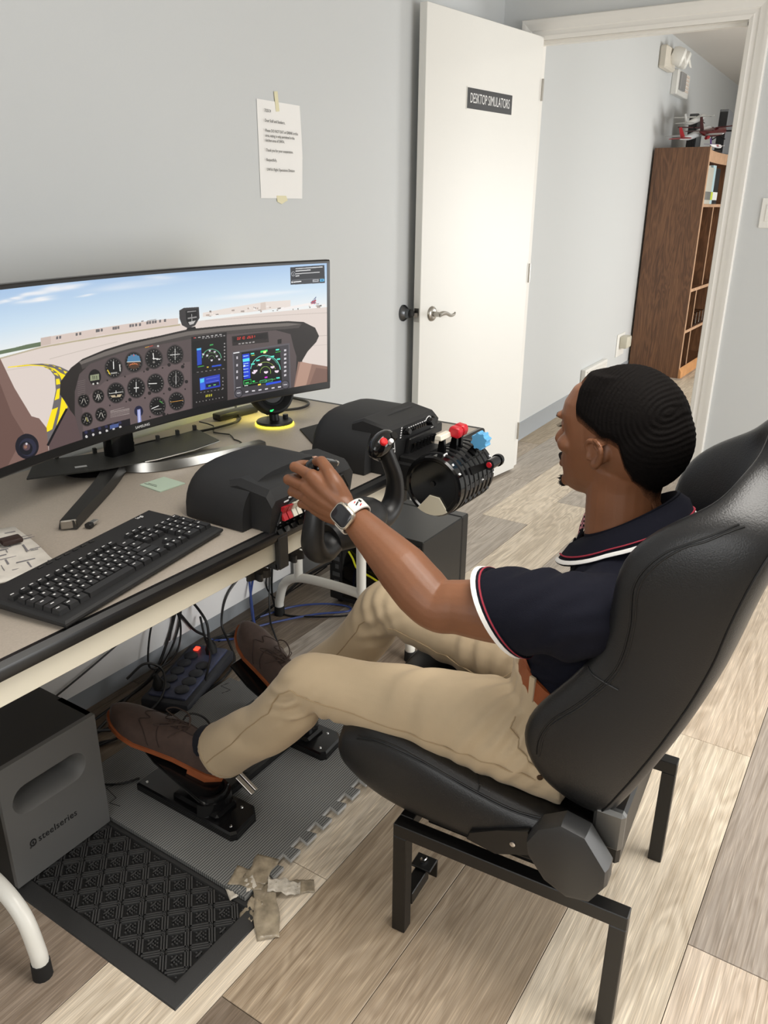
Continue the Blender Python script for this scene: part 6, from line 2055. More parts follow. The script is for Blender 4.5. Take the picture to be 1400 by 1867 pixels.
g = G(); g.prism([V((p.x, p.y, FZ)) for p in pts], (0, 0, 0.0095))
fo = g.obj('tile', [M_foam, mat('foam_side', (176, 176, 174), 0.7)], fm, 0)
for p in fo.data.polygons: p.material_index = 1 if (abs(p.normal.z) < 0.7 and p.center.y < fy0+0.01 and p.center.x > fx0+0.05) else 0
# a second, bare foam tile beyond it
g = G(); q = [V((0.93, 1.484, FZ)), V((1.45, 1.484, FZ)), V((1.445, 1.52, FZ)), V((1.03, 1.60, FZ)), V((0.93, 1.60, FZ))]
def scratch(p, o, nm='scuff'):
    g = G()
    for a, b_ in zip(p, p[1:]): g.box(((a[0]+b_[0])/2, (a[1]+b_[1])/2, FZ+0.0097), (math.dist(a, b_), 0.0016, 0.0006), rotz(math.atan2(b_[1]-a[1], b_[0]-a[0])))
    return g.obj(nm, mat('scuff', (38, 38, 38), 0.8) if 'scuff' not in bpy.data.materials else bpy.data.materials['scuff'], o)
scratch([(0.952, 1.385), (0.935, 1.392), (0.925, 1.345), (0.905, 1.345), (0.912, 1.315)], fm)
scratch([(1.43, 1.46), (1.405, 1.468), (1.405, 1.43), (1.38, 1.44)], fm)

# crumpled tape over the mat corner
tp = thing('packing_tape', 'crumpled clear brown packing tape sticking the foam mat corner to the floor', 'tape', (0.9, 0.86, 0))
M_ptape = mat('packing_tape', (150, 138, 118), 0.22, bump=0.9, bscale=70, var=0.35, vscale=45)
M_ptape2 = mat('packing_tape_crushed', (206, 198, 184), 0.18, bump=1.0, bscale=90, var=0.2, vscale=70)
def strip(a, b, wdt, za, zb_, m, seed, amp=0.003):
    a, b = V((a[0], a[1], 0)), V((b[0], b[1], 0)); d = (b-a); L_ = d.length; d.normalize(); n_ = V((-d.y, d.x, 0))
    rings = []; nu, nv = 12, 7
    for i in range(nu+1):
        u = i/nu; row = []
        for j in range(nv+1):
            v = j/nv-0.5
            p = a+d*(L_*u)+n_*(wdt*v*(1+0.1*math.sin(9*u+seed)))
            h = za+(zb_-za)*u+amp*(0.5+0.5*math.sin(17*u+11*v+seed)*math.cos(13*v-6*u+2*seed))
            row.append(V((p.x, p.y, h)))
        rings.append(row)
    g = G(); g.loft(rings, False, False, False)
    o = g.obj('strip', m, tp, 1.5)
    s_ = o.modifiers.new('t', 'SOLIDIFY'); s_.thickness = 0.0004
    return o
strip((0.915, 0.905), (0.985, 0.925), 0.050, 0.0215, 0.0205, M_ptape, 0.3, 0.001)
strip((0.905, 0.955), (0.930, 0.885), 0.048, 0.0215, 0.0205, M_ptape, 1.3, 0.001)
strip((0.925, 0.885), (0.838, 0.800), 0.048, 0.019, 0.0015, M_ptape, 2.2, 0.004)
strip((0.925, 0.875), (0.965, 0.822), 0.036, 0.020, 0.002, M_ptape2, 3.1, 0.010)
strip((0.955, 0.845), (0.990, 0.805), 0.034, 0.006, 0.0015, M_ptape, 4.1, 0.004)
strip((0.918, 0.905), (0.868, 0.935), 0.036, 0.020, 0.011, M_ptape2, 5.2, 0.006)
strip((0.890, 0.872), (0.845, 0.868), 0.030, 0.012, 0.0015, M_ptape, 6.2, 0.006)

# rudder pedals: two bases joined by a bar, each with a swinging pedal plate
pd = thing('rudder_pedals', 'glossy black rudder pedal unit standing on the grey foam mat', 'pedals', (1.2, 1.2, 0.02))
PZ = FZ+0.0097
M_ped = mat('pedal_black', (15, 15, 16), 0.16, bump=0.02, bscale=300)
def pedal_side(x0, x1, y0, y1, pz, tilt, yp):
    g = G()
    outl = [(x0, y0+0.005), (x0+0.012, y0-0.004), (x1-0.02, y0), (x1, y0+0.022), (x1, y0+0.085), (x1-0.012, y0+0.12), (x1-0.012, y1), (x0, y1)]
    g.loft([[V((x, y, PZ)) for x, y in outl], [V((x, y, PZ+0.017)) for x, y in outl], [V((x0+(x-x0)*0.93+0.003, y0+(y-y0)*0.97+0.004, PZ+0.022)) for x, y in outl]])
    bs = g.obj('pedal_base', M_ped, pd, 0.4)
    for x, y in ((x0+0.018, y0+0.02), (x1-0.022, y0+0.04), (x0+0.015, y1-0.02)):
        G().lathe([(0.001, 0), (0.004, 0), (0.003, 0.002), (0.001, 0.0024)], (x, y, PZ+0.0215), (0, 0, 1), 10).obj('bolt', M_chrome, bs)
    cx_ = (x0+x1)/2
    g = G(); g.bx(x0+0.012, x1-0.018, y0+0.055, y0+0.20, PZ+0.018, PZ+0.034, 0.006)
    g.obj('slide_rail', M_ped, bs)
    # heel guard arcs
    cy_ = y0+0.105
    for k, (r0, z0, z1) in enumerate(((0.050, 0.022, 0.052), (0.042, 0.045, 0.066))):
        g = G(); rings = []
        for i in range(13):
            a = PI+PI*i/12
            c_, s_ = math.cos(a), math.sin(a)
            rings.append([V((cx_+r0*c_, cy_+r0*0.85*s_, PZ+z0)), V((cx_+(r0-0.003)*c_, cy_+(r0-0.003)*0.85*s_, PZ+z1)), V((cx_+(r0-0.009)*c_, cy_+(r0-0.009)*0.85*s_, PZ+z1)), V((cx_+(r0-0.012)*c_, cy_+(r0-0.012)*0.85*s_, PZ+z0))])
        g.loft(rings); g.obj('heel_guard', M_ped, bs)
    # pedal plate, tilted with the shoe
    c = V((cx_, yp, pz)); t = V((0, math.cos(tilt), math.sin(tilt))); n_ = V((0, -math.sin(tilt), math.cos(tilt)))
    g = G()
    g.prism([c+V((sx*0.042, 0, 0))+t*q for sx, q in ((-1, -0.10), (1, -0.10), (1.05, 0.06), (0.8, 0.135), (-0.8, 0.135), (-1.05, 0.06))], -n_*0.010, 0.002)
    pp = g.obj('pedal_plate', M_ped, pd)
    g = G(); g.prism([c+V((-0.012, 0, 0))-t*0.07-n_*0.010, c+V((-0.012, 0, 0))+t*0.05-n_*0.010, V((cx_-0.012, y0+0.16, PZ+0.03)), V((cx_-0.012, y0+0.075, PZ+0.03))], (0.024, 0, 0)); g.obj('pedal_arm', M_ped, pp)
    return bs
pedal_side(0.972, 1.070, 1.018, 1.325, 0.112, 0.36, 1.20)
pedal_side(1.300, 1.398, 1.018, 1.325, 0.130, 0.44, 1.21)
g = G(); g.bx(1.062, 1.312, 1.115, 1.165, PZ+0.004, PZ+0.030, 0.006); g.obj('cross_bar', M_ped, pd)
g = G(); g.bx(1.13, 1.23, 1.12, 1.26, PZ+0.002, PZ+0.040, 0.01); g.obj('gear_housing', M_ped, pd)
g = G(); g.box((1.090, 1.085, PZ+0.042), (0.012, 0.055, 0.006), Mx.Rotation(0.5, 3, 'X'), 0.001); g.box((1.104, 1.087, PZ+0.042), (0.008, 0.055, 0.006), Mx.Rotation(0.5, 3, 'X'), 0.001); g.obj('slide_lever', M_metal, pd)

# surge strip with plugs
ss = thing('power_strip', 'wide dark blue surge strip with many sockets among the cords', 'power strip', (1.38, 1.62, 0))
M_strip = mat('strip_blue', (66, 72, 98), 0.5, var=0.3, vscale=30)
M_strd = mat('strip_dark', (44, 46, 52), 0.55, var=0.2, vscale=40)
sd = V((1.50-1.235, 1.69-1.60, 0)).normalized(); sn_ = V((-sd.y, sd.x, 0)); scn = V((1.385, 1.575, 0))
Rm = rotz(math.atan2(sd.y, sd.x))
def spt(a, b, z): return scn+sd*a+sn_*b+V((0, 0, z))
G().box(spt(0, 0, 0.020), (0.31, 0.150, 0.038), Rm, 0.012, 2).obj('body', M_strd, ss)
G().box(spt(0.004, 0, 0.041), (0.28, 0.118, 0.010), Rm, 0.006, 2).obj('face_plate', M_strip, ss)
for i in range(5):
    for s_ in (-1, 1):
        if i == 4 and s_ < 0: continue
        G().lathe([(0.001, 0), (0.020, 0), (0.021, 0.006), (0.016, 0.009), (0.001, 0.009)], spt(-0.10+0.043*i, 0.030*s_, 0.045), (0, 0, 1), 18).obj('socket_cover', M_strd, ss)
G().box(spt(0.115, 0.032, 0.048), (0.020, 0.016, 0.006), Rm, 0.002).obj('lit_switch', mat('red_neon', (255, 60, 40), 0.4, emit=2.5), ss)
def plug(a, b, l, lean):
    c = spt(a, b, 0.046)
    t = thing('power_plug', l, 'plug', c, 'plugs in the surge strip')
    up_ = (V((0, 0, 1))+lean).normalized()
    G().lathe([(0.001, 0), (0.017, 0), (0.018, 0.016), (0.010, 0.030), (0.006, 0.046), (0.001, 0.047)], c, up_, 16).obj('plug_body', M_rubber, t)
    return c+up_*0.044, up_
c1, u1 = plug(0.106, -0.022, 'black power plug beside the lit red switch of the surge strip', V((0.1, 0.25, 0)))
c2, u2 = plug(-0.105, 0.036, 'black power plug at the dim end of the surge strip', V((-0.1, 0.2, 0)))

# cords under the desk
cord('black power cord rising in a loop from the plug by the red switch', [c1, c1+u1*0.06, (1.50, 1.72, 0.20), (1.46, 1.76, 0.235), (1.44, 1.75, 0.20), (1.40, 1.72, 0.12), (1.33, 1.70, 0.03), (1.22, 1.66, 0.007), (1.05, 1.60, 0.007), (0.90, 1.56, 0.007)], 0.0042)
cord('black cord looping over the wall from the desk to the surge strip', [(1.10, 1.80, 0.30), (1.18, 1.80, 0.27), (1.30, 1.79, 0.30), (1.40, 1.785, 0.32), (1.455, 1.77, 0.27), (1.45, 1.74, 0.16), (1.39, 1.725, 0.06), (1.30, 1.71, 0.012), (1.15, 1.66, 0.008), (0.95, 1.63, 0.008)], 0.0036)
cord('thick black cord sweeping in front of the surge strip to the wall', [(0.90, 1.545, 0.10), (1.00, 1.55, 0.075), (1.10, 1.54, 0.03), (1.22, 1.51, 0.012), (1.32, 1.50, 0.012), (1.45, 1.55, 0.02), (1.54, 1.62, 0.03), (1.55, 1.69, 0.05), (1.50, 1.73, 0.10), (1.44, 1.75, 0.19), (1.42, 1.74, 0.16), (1.40, 1.70, 0.11)], 0.0042)
cord('long black cord sagging along the back wall under the desk', [(0.80, 1.80, 0.20), (1.05, 1.805, 0.19), (1.30, 1.81, 0.205), (1.55, 1.81, 0.245), (1.80, 1.81, 0.30), (2.05, 1.81, 0.38), (2.2, 1.80, 0.45)], 0.0032)
cord('black cord drooping from the desk leg towards the right shoe', [(1.90, 1.74, 0.20), (1.78, 1.74, 0.21), (1.66, 1.72, 0.16), (1.62, 1.68, 0.07), (1.60, 1.62, 0.02), (1.55, 1.55, 0.006), (1.47, 1.51, 0.006), (1.40, 1.50, 0.006), (1.30, 1.485, 0.006), (1.12, 1.53, 0.006)], 0.0038)
cord('black cord crossing the floor from the surge strip to the pedals', [(1.56, 1.71, 0.03), (1.64, 1.70, 0.012), (1.66, 1.63, 0.007), (1.62, 1.55, 0.007), (1.60, 1.50, 0.007), (1.56, 1.44, 0.007), (1.50, 1.40, 0.02)], 0.005)
M_bcord = mat('blue_cord', (52, 74, 140), 0.4)
cord('blue network cable looping on the floor by the desk leg', [(1.56, 1.72, 0.035), (1.62, 1.66, 0.007), (1.70, 1.60, 0.007), (1.72, 1.62, 0.05), (1.76, 1.70, 0.16), (1.78, 1.72, 0.17), (1.76, 1.68, 0.09), (1.72, 1.62, 0.007), (1.66, 1.57, 0.012)], 0.0036, M_bcord)
cord('second blue cable running to the computer tower in a flat loop', [(1.68, 1.66, 0.007), (1.80, 1.60, 0.007), (1.92, 1.52, 0.007), (2.00, 1.44, 0.007), (2.03, 1.46, 0.007), (2.00, 1.54, 0.007), (1.92, 1.62, 0.007), (1.80, 1.70, 0.007)], 0.0036, M_bcord)
cord('black loop of cord on the floor in front of the tower', [(1.88, 1.72, 0.20), (1.87, 1.68, 0.06), (1.86, 1.62, 0.008), (1.90, 1.52, 0.007), (1.98, 1.42, 0.007), (2.06, 1.40, 0.007), (2.12, 1.48, 0.02), (2.11, 1.56, 0.08), (2.08, 1.58, 0.15)], 0.0034)
cord('black cord hanging down by the desk leg from the desk top', [(1.87, 1.655, 0.66), (1.872, 1.66, 0.5), (1.875, 1.69, 0.30), (1.86, 1.695, 0.14), (1.80, 1.62, 0.02), (1.74, 1.55, 0.006), (1.70, 1.50, 0.006)], 0.0032)
cord('thin black cord from the yoke down to the tower', [(1.72, 1.50, 0.64), (1.78, 1.56, 0.45), (1.85, 1.62, 0.28), (1.84, 1.70, 0.12), (1.90, 1.74, 0.03), (2.0, 1.70, 0.007), (2.10, 1.60, 0.10)], 0.0026)
cord('thick black mains cord of the computer tower behind the desk leg', [(2.035, 1.53, 0.16), (2.01, 1.56, 0.14), (1.96, 1.62, 0.09), (1.88, 1.70, 0.02), (1.76, 1.72, 0.008), (1.60, 1.74, 0.01)], 0.005)
cord('black cord lying under the left shoe tip', [(0.90, 1.50, 0.007), (0.96, 1.535, 0.007), (1.02, 1.56, 0.007), (1.05, 1.56, 0.007), (1.07, 1.545, 0.007)], 0.0042)
cord('short black cord curling out from beneath the left shoe', [(0.88, 1.49, 0.006), (0.93, 1.47, 0.006), (0.955, 1.44, 0.006), (0.94, 1.405, 0.022), (0.965, 1.37, 0.0235), (1.0, 1.35, 0.0235)], 0.0028)
cord('cord from the pedals arching behind the left shoe laces', [(1.10, 1.33, 0.05), (1.15, 1.335, 0.12), (1.19, 1.31, 0.10), (1.19, 1.27, 0.05)], 0.0028)
cord('navy cable rising behind the subwoofer to the desk', [(0.90, 1.60, 0.01), (0.915, 1.64, 0.15), (0.91, 1.66, 0.35), (0.90, 1.67, 0.55), (0.90, 1.67, 0.70)], 0.0036, M_bcord)
cord('black cord coiled over the dim end of the surge strip', [(1.20, 1.62, 0.10), (1.25, 1.60, 0.13), (1.29, 1.58, 0.10), (1.27, 1.55, 0.06), (1.22, 1.54, 0.03), (1.16, 1.56, 0.012), (1.08, 1.60, 0.008), (0.96, 1.62, 0.008)], 0.0036)
cord('black cord draped across the face of the surge strip', [(1.52, 1.655, 0.14), (1.50, 1.62, 0.085), (1.47, 1.57, 0.062), (1.42, 1.53, 0.055), (1.37, 1.50, 0.03), (1.31, 1.485, 0.012), (1.20, 1.50, 0.008), (1.05, 1.55, 0.008), (0.93, 1.585, 0.008)], 0.0036)
cord('black cord hanging in a loop against the white desk back by the surge strip', [(1.36, 1.66, 0.30), (1.40, 1.65, 0.26), (1.43, 1.645, 0.17), (1.41, 1.64, 0.09), (1.36, 1.64, 0.06), (1.30, 1.645, 0.08), (1.33, 1.655, 0.19), (1.38, 1.66, 0.24)], 0.003)
cord('thin black cord slanting across the white desk back towards the wall', [(0.98, 1.66, 0.13), (1.15, 1.662, 0.17), (1.34, 1.662, 0.225), (1.55, 1.662, 0.28), (1.78, 1.662, 0.335), (1.93, 1.662, 0.37)], 0.0026)
# ================================================================ racing seat on a square-tube frame
th4 = math.radians(4.0)
EX, EY = V((math.cos(th4), math.sin(th4), 0)), V((-math.sin(th4), math.cos(th4), 0))
CO = V((1.251, 0.420, 0))
def cl(a, b, z): return CO+EX*a+EY*b+V((0, 0, z))
R4 = rotz(th4)
ch_ = thing('racing_seat', 'black leather bucket seat on a black square-tube frame facing the desk', 'seat', (1.251, 0.42, 0))
FW, FD, FH, FT = 0.231, 0.216, 0.262, 0.028
def cbox(a0, a1, b0, b1, z0, z1, bev=0.0015):
    return G().box(cl((a0+a1)/2-0.012, (b0+b1)/2-0.003, (z0+z1)/2), (a1-a0, b1-b0, z1-z0), R4, bev)
for s in (-1, 1):
    a0, a1 = (-FW, -FW+FT) if s < 0 else (FW-FT, FW)
    cbox(a0, a1, -FD, FD, FH-FT, FH).obj('side_rail', M_steel, ch_)
    for b0 in (-FD, FD-FT):
        cbox(a0, a1, b0, b0+FT, 0, FH-FT).obj('leg', M_steel, ch_)
cbox(-FW+FT, FW-FT, FD-FT, FD, FH-FT, FH).obj('cross_rail', M_steel, ch_)
cbox(-FW+FT, FW-FT, -FD+0.10, -FD+0.10+FT, FH-FT, FH).obj('cross_rail', M_steel, ch_)
g = cbox(-FW+FT, -FW+FT+0.075, FD-0.030, FD-0.004, 0.050, 0.078)
pg = g.obj('foot_bracket', M_steel, ch_)
g = cbox(-FW+FT+0.062, -FW+FT+0.100, FD-0.038, FD+0.006, 0.078, 0.083); g.box(cl(-FW+FT+0.086, FD-0.019, 0.060), (0.004, 0.044, 0.044), R4); g.obj('bracket_plate', M_steel, pg)
G().lathe([(0.001, 0), (0.0085, 0), (0.0085, 0.007), (0.005, 0.008), (0.005, 0.014), (0.001, 0.014)], cl(-FW+FT+0.068, FD-0.019, 0.083), (0, 0, 1), 6).obj('bolt', M_chrome, pg)
# runner between frame and cushion
for s in (-1, 1):
    cbox(0.185*s-0.012, 0.185*s+0.012, -0.15, 0.16, FH, FH+0.010).obj('slide_runner', M_steel, ch_)

# cushion: loft from back to front, section across with raised bolsters
def cushion():
    g = G(); rings = []
    # b, bottom z, side top z (bolster), centre top z, half width
    S = [(-0.150, 0.280, 0.372, 0.345, 0.215), (-0.135, 0.272, 0.382, 0.350, 0.232), (-0.05, 0.270, 0.388, 0.350, 0.243), (0.05, 0.269, 0.402, 0.358, 0.246), (0.14, 0.269, 0.424, 0.376, 0.246),
         (0.22, 0.272, 0.440, 0.394, 0.243), (0.28, 0.284, 0.440, 0.402, 0.238), (0.335, 0.310, 0.420, 0.396, 0.230), (0.366, 0.336, 0.390, 0.378, 0.215)]
    for b, zb_, zs, zc_, w_ in S:
        half = [(0.0, zc_), (w_*0.40, zc_), (w_*0.58, zc_+0.006), (w_*0.70, (zc_+zs)/2+0.004), (w_*0.80, zs-0.004), (w_*0.90, zs), (w_*0.985, zs-0.022), (w_, (zs+zb_)/2), (w_*0.97, zb_+0.022), (w_*0.86, zb_)]
        pts = [cl(-a, b, z) for a, z in half[::-1]]+[cl(a, b, z) for a, z in half[1:]]
        pts.append(cl(0, b, zb_))
        rings.append(pts)
    g.loft(rings)
    return g.obj('seat_cushion', M_leather, ch_, 3.0, 2)
cu_ = cushion()
def seam(name, pts, parent, r=0.0016, m=None, sub=6):
    return G().tube(pts, r, 6, sub).obj(name, m or M_stitch, parent)
def cside(b, z, s=-1, w_=0.2435): return cl(s*w_, b, z)
# backrest: loft up the spine, wings wrapping forward
def back_pt(a, bz, n):
    b, z = bz
    return cl(a, b+0.972*n, z+0.235*n)
def backrest():
    g = G(); rings = []
    # spine b, spine z, wing depth, half width, inner depth
    S = [(-0.150, 0.385, 0.060, 0.175, 0.045), (-0.163, 0.420, 0.125, 0.232, 0.055), (-0.190, 0.480, 0.190, 0.250, 0.062), (-0.216, 0.540, 0.204, 0.254, 0.062), (-0.245, 0.610, 0.180, 0.252, 0.060), (-0.270, 0.680, 0.162, 0.248, 0.058),
         (-0.290, 0.750, 0.170, 0.252, 0.058), (-0.303, 0.820, 0.184, 0.258, 0.058), (-0.318, 0.880, 0.166, 0.258, 0.058), (-0.332, 0.922, 0.130, 0.250, 0.058), (-0.342, 0.952, 0.102, 0.232, 0.058), (-0.352, 0.980, 0.095, 0.190, 0.060),
         (-0.360, 1.010, 0.082, 0.152, 0.064), (-0.366, 1.06, 0.084, 0.146, 0.070), (-0.374, 1.13, 0.086, 0.146, 0.072), (-0.382, 1.20, 0.080, 0.138, 0.070), (-0.388, 1.26, 0.055, 0.110, 0.052)]
    for b, z, d, w_, ci in S:
        wi = min(d, 0.07)
        half = [(0.0, ci), (w_*0.38, ci), (w_*0.56, ci+0.006), (w_*0.68, max(ci+0.012, d*0.62)), (w_*0.80, max(ci, d*0.96)), (w_*0.91, max(d, ci*0.9)), (w_*0.985, max(d-0.022, 0.035)), (w_, max(d*0.45, 0.028)), (w_*0.975, 0.012), (w_*0.86, -0.004), (w_*0.5, -0.010)]
        pts = [back_pt(-a, (b, z), n) for a, n in half[::-1]]+[back_pt(a, (b, z), n) for a, n in half[1:]]
        pts.append(back_pt(0, (b, z), -0.012))
        rings.append(pts)
    g.loft(rings)
    return g.obj('backrest', M_leather, ch_, 3.0, 2), S
bk_, BS_ = backrest()
dgx = bpy.context.evaluated_depsgraph_get(); dgx.update()
from mathutils.bvhtree import BVHTree
def bvh_of(o):
    dg = bpy.context.evaluated_depsgraph_get(); dg.update()
    e = o.evaluated_get(dg); me = e.to_mesh()
    off = V(WOFF.get(o.name, (0, 0, 0)))
    t = BVHTree.FromPolygons([v.co.copy() for v in me.vertices], [tuple(p.vertices) for p in me.polygons])
    e.to_mesh_clear()
    return t
def hug(bv, pts, out=0.0006, sub=6):
    res = []
    for p in catmull(pts, sub):
        c, n, i, d = bv.find_nearest(p)
        if (p-c).dot(n) < 0 and d > 0.03: n = -n
        res.append(c+n*out)
    return res
bvb = bvh_of(bk_)
bvc = bvh_of(cu_)
for dz in (0, 0.007):
    G().tube(hug(bvc, [cl(-0.222, -0.10, 0.385+dz), cl(-0.2385, -0.02, 0.385+dz), cl(-0.2425, 0.06, 0.398+dz), cl(-0.2425, 0.15, 0.418+dz), cl(-0.238, 0.24, 0.425+dz), cl(-0.228, 0.30, 0.41+dz)]), 0.0016, 6).obj('seam', M_stitch, cu_)
G().tube(hug(bvc, [cl(-0.243, 0.055, 0.397), cl(-0.236, 0.052, 0.414), cl(-0.222, 0.055, 0.4195), cl(-0.19, 0.07, 0.417), cl(-0.165, 0.085, 0.395)]), 0.0016, 6).obj('seam', M_stitch, cu_)


for s in (-1, 1):
    for off in (0.034, 0.041):
        pts = []
        for b, z, d, w_, ci in BS_[2:11]:
            pts.append(back_pt(s*(w_+0.01), (b, z), max(d-off, 0.03)))
        G().tube(hug(bvb, pts), 0.0015, 6).obj('seam', M_stitch, bk_)
    pts = [back_pt(s*0.249, (-0.262, 0.655), 0.108), back_pt(s*0.243, (-0.262, 0.655), 0.15), back_pt(s*0.20, (-0.262, 0.655), 0.14), back_pt(s*0.16, (-0.262, 0.655), 0.09)]
    G().tube(hug(bvb, pts), 0.0015, 6).obj('seam', M_stitch, bk_)
    pts = [back_pt(s*(w_+0.004), (b, z), 0.006) for b, z, d, w_, ci in BS_[1:12]]
    G().tube(hug(bvb, pts), 0.0018, 6).obj('piping', M_stitch, bk_)
# recliner cover and hinge on each side
M_hinge = mat('hinge_cover_plastic', (46, 46, 46), 0.38, bump=0.12, bscale=900)
for s in (-1, 1):
    poly = [(b*1.06+0.036, (z-0.40)*1.12+0.357) for b, z in [(-0.078, 0.408), (-0.082, 0.386), (-0.112, 0.350), (-0.150, 0.334), (-0.186, 0.342), (-0.206, 0.378), (-0.205, 0.408), (-0.168, 0.455), (-0.130, 0.462), (-0.095, 0.440)]]
    g = G()
    def rr(k, a): 
        cb = sum(p[0] for p in poly)/len(poly); cz = sum(p[1] for p in poly)/len(poly)
        return [cl(s*a, cb+(b-cb)*k, cz+(z-cz)*k) for b, z in poly]
    g.loft([rr(1.0, 0.236), rr(1.0, 0.262), rr(0.95, 0.272), rr(0.82, 0.276)])
    hc = g.obj('recliner_cover', M_hinge, ch_, 0.5)
    g = G(); g.prism([cl(s*0.240, b, z) for b, z in ((-0.045, 0.370), (0.01, 0.345), (0.06, 0.318), (0.065, 0.300), (0.01, 0.292), (-0.055, 0.320))], EX*s*0.010, 0.002); g.obj('hinge_arm', M_steel, ch_)
    G().lathe([(0.001, 0), (0.005, 0), (0.005, 0.002), (0.001, 0.003)], cl(s*0.250, -0.02, 0.330), EX*s, 12).obj('bolt', M_chrome, hc)
    g = G(); g.box(cl(s*0.215, -0.165, 0.405), (0.02, 0.05, 0.075), R4, 0.006); g.obj('hinge_bracket', mat('hinge_grey', (120, 120, 118), 0.4, 0.8), hc)
cbox(-0.17, 0.17, -0.18, -0.15, 0.30, 0.40, 0.006).obj('hinge_bar', M_steel, ch_)
# ================================================================ the person
def shade_tex(m, a, b, scale, strength=0.0):
    return m
M_skin = mat('skin', (126, 82, 55), 0.46, bump=0.10, bscale=260, var=0.10, vscale=14)
M_skin.node_tree.nodes['Principled BSDF'].inputs['Subsurface Weight'].default_value = 0.08
M_skin.node_tree.nodes['Principled BSDF'].inputs['Subsurface Radius'].default_value = (0.008, 0.003, 0.0015)
M_polo = mat('navy_polo_cotton', (15, 16, 27), 0.9, bump=0.25, bscale=700, spec=0.2)
M_khaki = mat('khaki_twill', (190, 170, 140), 0.85, bump=0.2, bscale=900, var=0.06, vscale=9, sheen=0.1)
M_seamk = mat('khaki_seam', (168, 147, 116), 0.85)
M_hair = None
BM = bmesh.new()
class T:
    """adds closed tapered shapes to one bmesh"""
    def __init__(s, bm): s.g = G(); s.g.bm.free(); s.g.bm = bm
    def limb(s, pts, rad, n=20, sub=6, flat=1.0):
        s.g.tube(pts, rad, n, sub, True, flat)
        for p, r in ((pts[0], rad[0]), (pts[-1], rad[-1])): s.g.sphere(p, r*0.985, 14)
    def ell(s, c, sc, R=None, n=20): s.g.sphere(c, 1, n, sc, R)
B = T(BM)
# ---- head frame
phi = math.radians(15)
HF = V((math.sin(phi), math.cos(phi), -0.03)).normalized(); HR = HF.cross(V((0, 0, 1))).normalized(); HU = HR.cross(HF)
HO = V((1.232, 0.345, 0.893))
def hd(r, f, h): return HO+HR*r+HF*f+HU*h
HRm = Mx((HR, HF, HU)).transposed()
B.ell(hd(0, -0.010, 0.123), (0.0755, 0.092, 0.087), HRm, 32)
B.ell(hd(0, -0.030, 0.105), (0.071, 0.080, 0.078), HRm, 28)
def hring(h, F, W, back, n=24, p=2.5):
    pts = []
    for i in range(n):
        a = 2*PI*i/n
        c, s_ = math.cos(a), math.sin(a)
        x = W*math.copysign(abs(c)**(2/p), c)
        mid = (F+back)/2; half = (F-back)/2
        y = mid+half*math.copysign(abs(s_)**(2/p), s_)
        pts.append(hd(x, y, h))
    return pts
face = [(-0.002, 0.076, 0.016, 0.040, 2.0), (0.004, 0.090, 0.026, 0.005, 2.2), (0.016, 0.097, 0.036, -0.020, 2.3), (0.032, 0.094, 0.047, -0.030, 2.4), (0.050, 0.096, 0.055, -0.032, 2.4), (0.066, 0.092, 0.061, -0.032, 2.4), (0.088, 0.089, 0.067, -0.03, 2.4),
        (0.108, 0.085, 0.0695, -0.03, 2.4), (0.122, 0.090, 0.070, -0.03, 2.4), (0.135, 0.094, 0.070, -0.03, 2.4), (0.155, 0.091, 0.068, -0.03, 2.3), (0.178, 0.078, 0.062, -0.03, 2.2), (0.198, 0.050, 0.05, -0.03, 2.0)]
B.g.loft([hring(h, F, W, bk, 28, p) for h, F, W, bk, p in face])
# nose, lips, brow, cheekbones, chin
B.g.tube([hd(0, 0.086, 0.126), hd(0, 0.097, 0.104), hd(0, 0.110, 0.084), hd(0, 0.113, 0.076)], [0.0075, 0.0085, 0.0115, 0.0120], 14, 4)
B.ell(hd(0, 0.111, 0.077), (0.0125, 0.012, 0.010), HRm, 14)
for s in (-1, 1):
    B.ell(hd(0.0125*s, 0.100, 0.074), (0.0085, 0.012, 0.0085), HRm, 12)
    B.ell(hd(0.046*s, 0.062, 0.088), (0.022, 0.022, 0.018), HRm, 14)
    B.ell(hd(0.030*s, 0.086, 0.130), (0.022, 0.010, 0.008), HRm, 14)
B.g.tube([hd(-0.024, 0.090, 0.047), hd(-0.010, 0.101, 0.0505), hd(0, 0.1025, 0.0495), hd(0.010, 0.101, 0.0505), hd(0.024, 0.090, 0.047)], [0.003, 0.0065, 0.0065, 0.0065, 0.003], 10, 3)
B.g.tube([hd(-0.022, 0.090, 0.043), hd(-0.010, 0.100, 0.039), hd(0, 0.102, 0.038), hd(0.010, 0.100, 0.039), hd(0.022, 0.090, 0.043)], [0.003, 0.0065, 0.0075, 0.0065, 0.003], 10, 3)
B.ell(hd(0, 0.090, 0.012), (0.020, 0.013, 0.013), HRm, 14)
# eyelids
for s in (-1, 1):
    B.g.tube([hd(s*0.018, 0.0855, 0.112), hd(s*0.031, 0.0885, 0.1165), hd(s*0.045, 0.081, 0.112)], [0.002, 0.0042, 0.002], 8, 4)
    B.g.tube([hd(s*0.018, 0.0855, 0.107), hd(s*0.031, 0.086, 0.103), hd(s*0.045, 0.079, 0.107)], [0.002, 0.0036, 0.002], 8, 4)
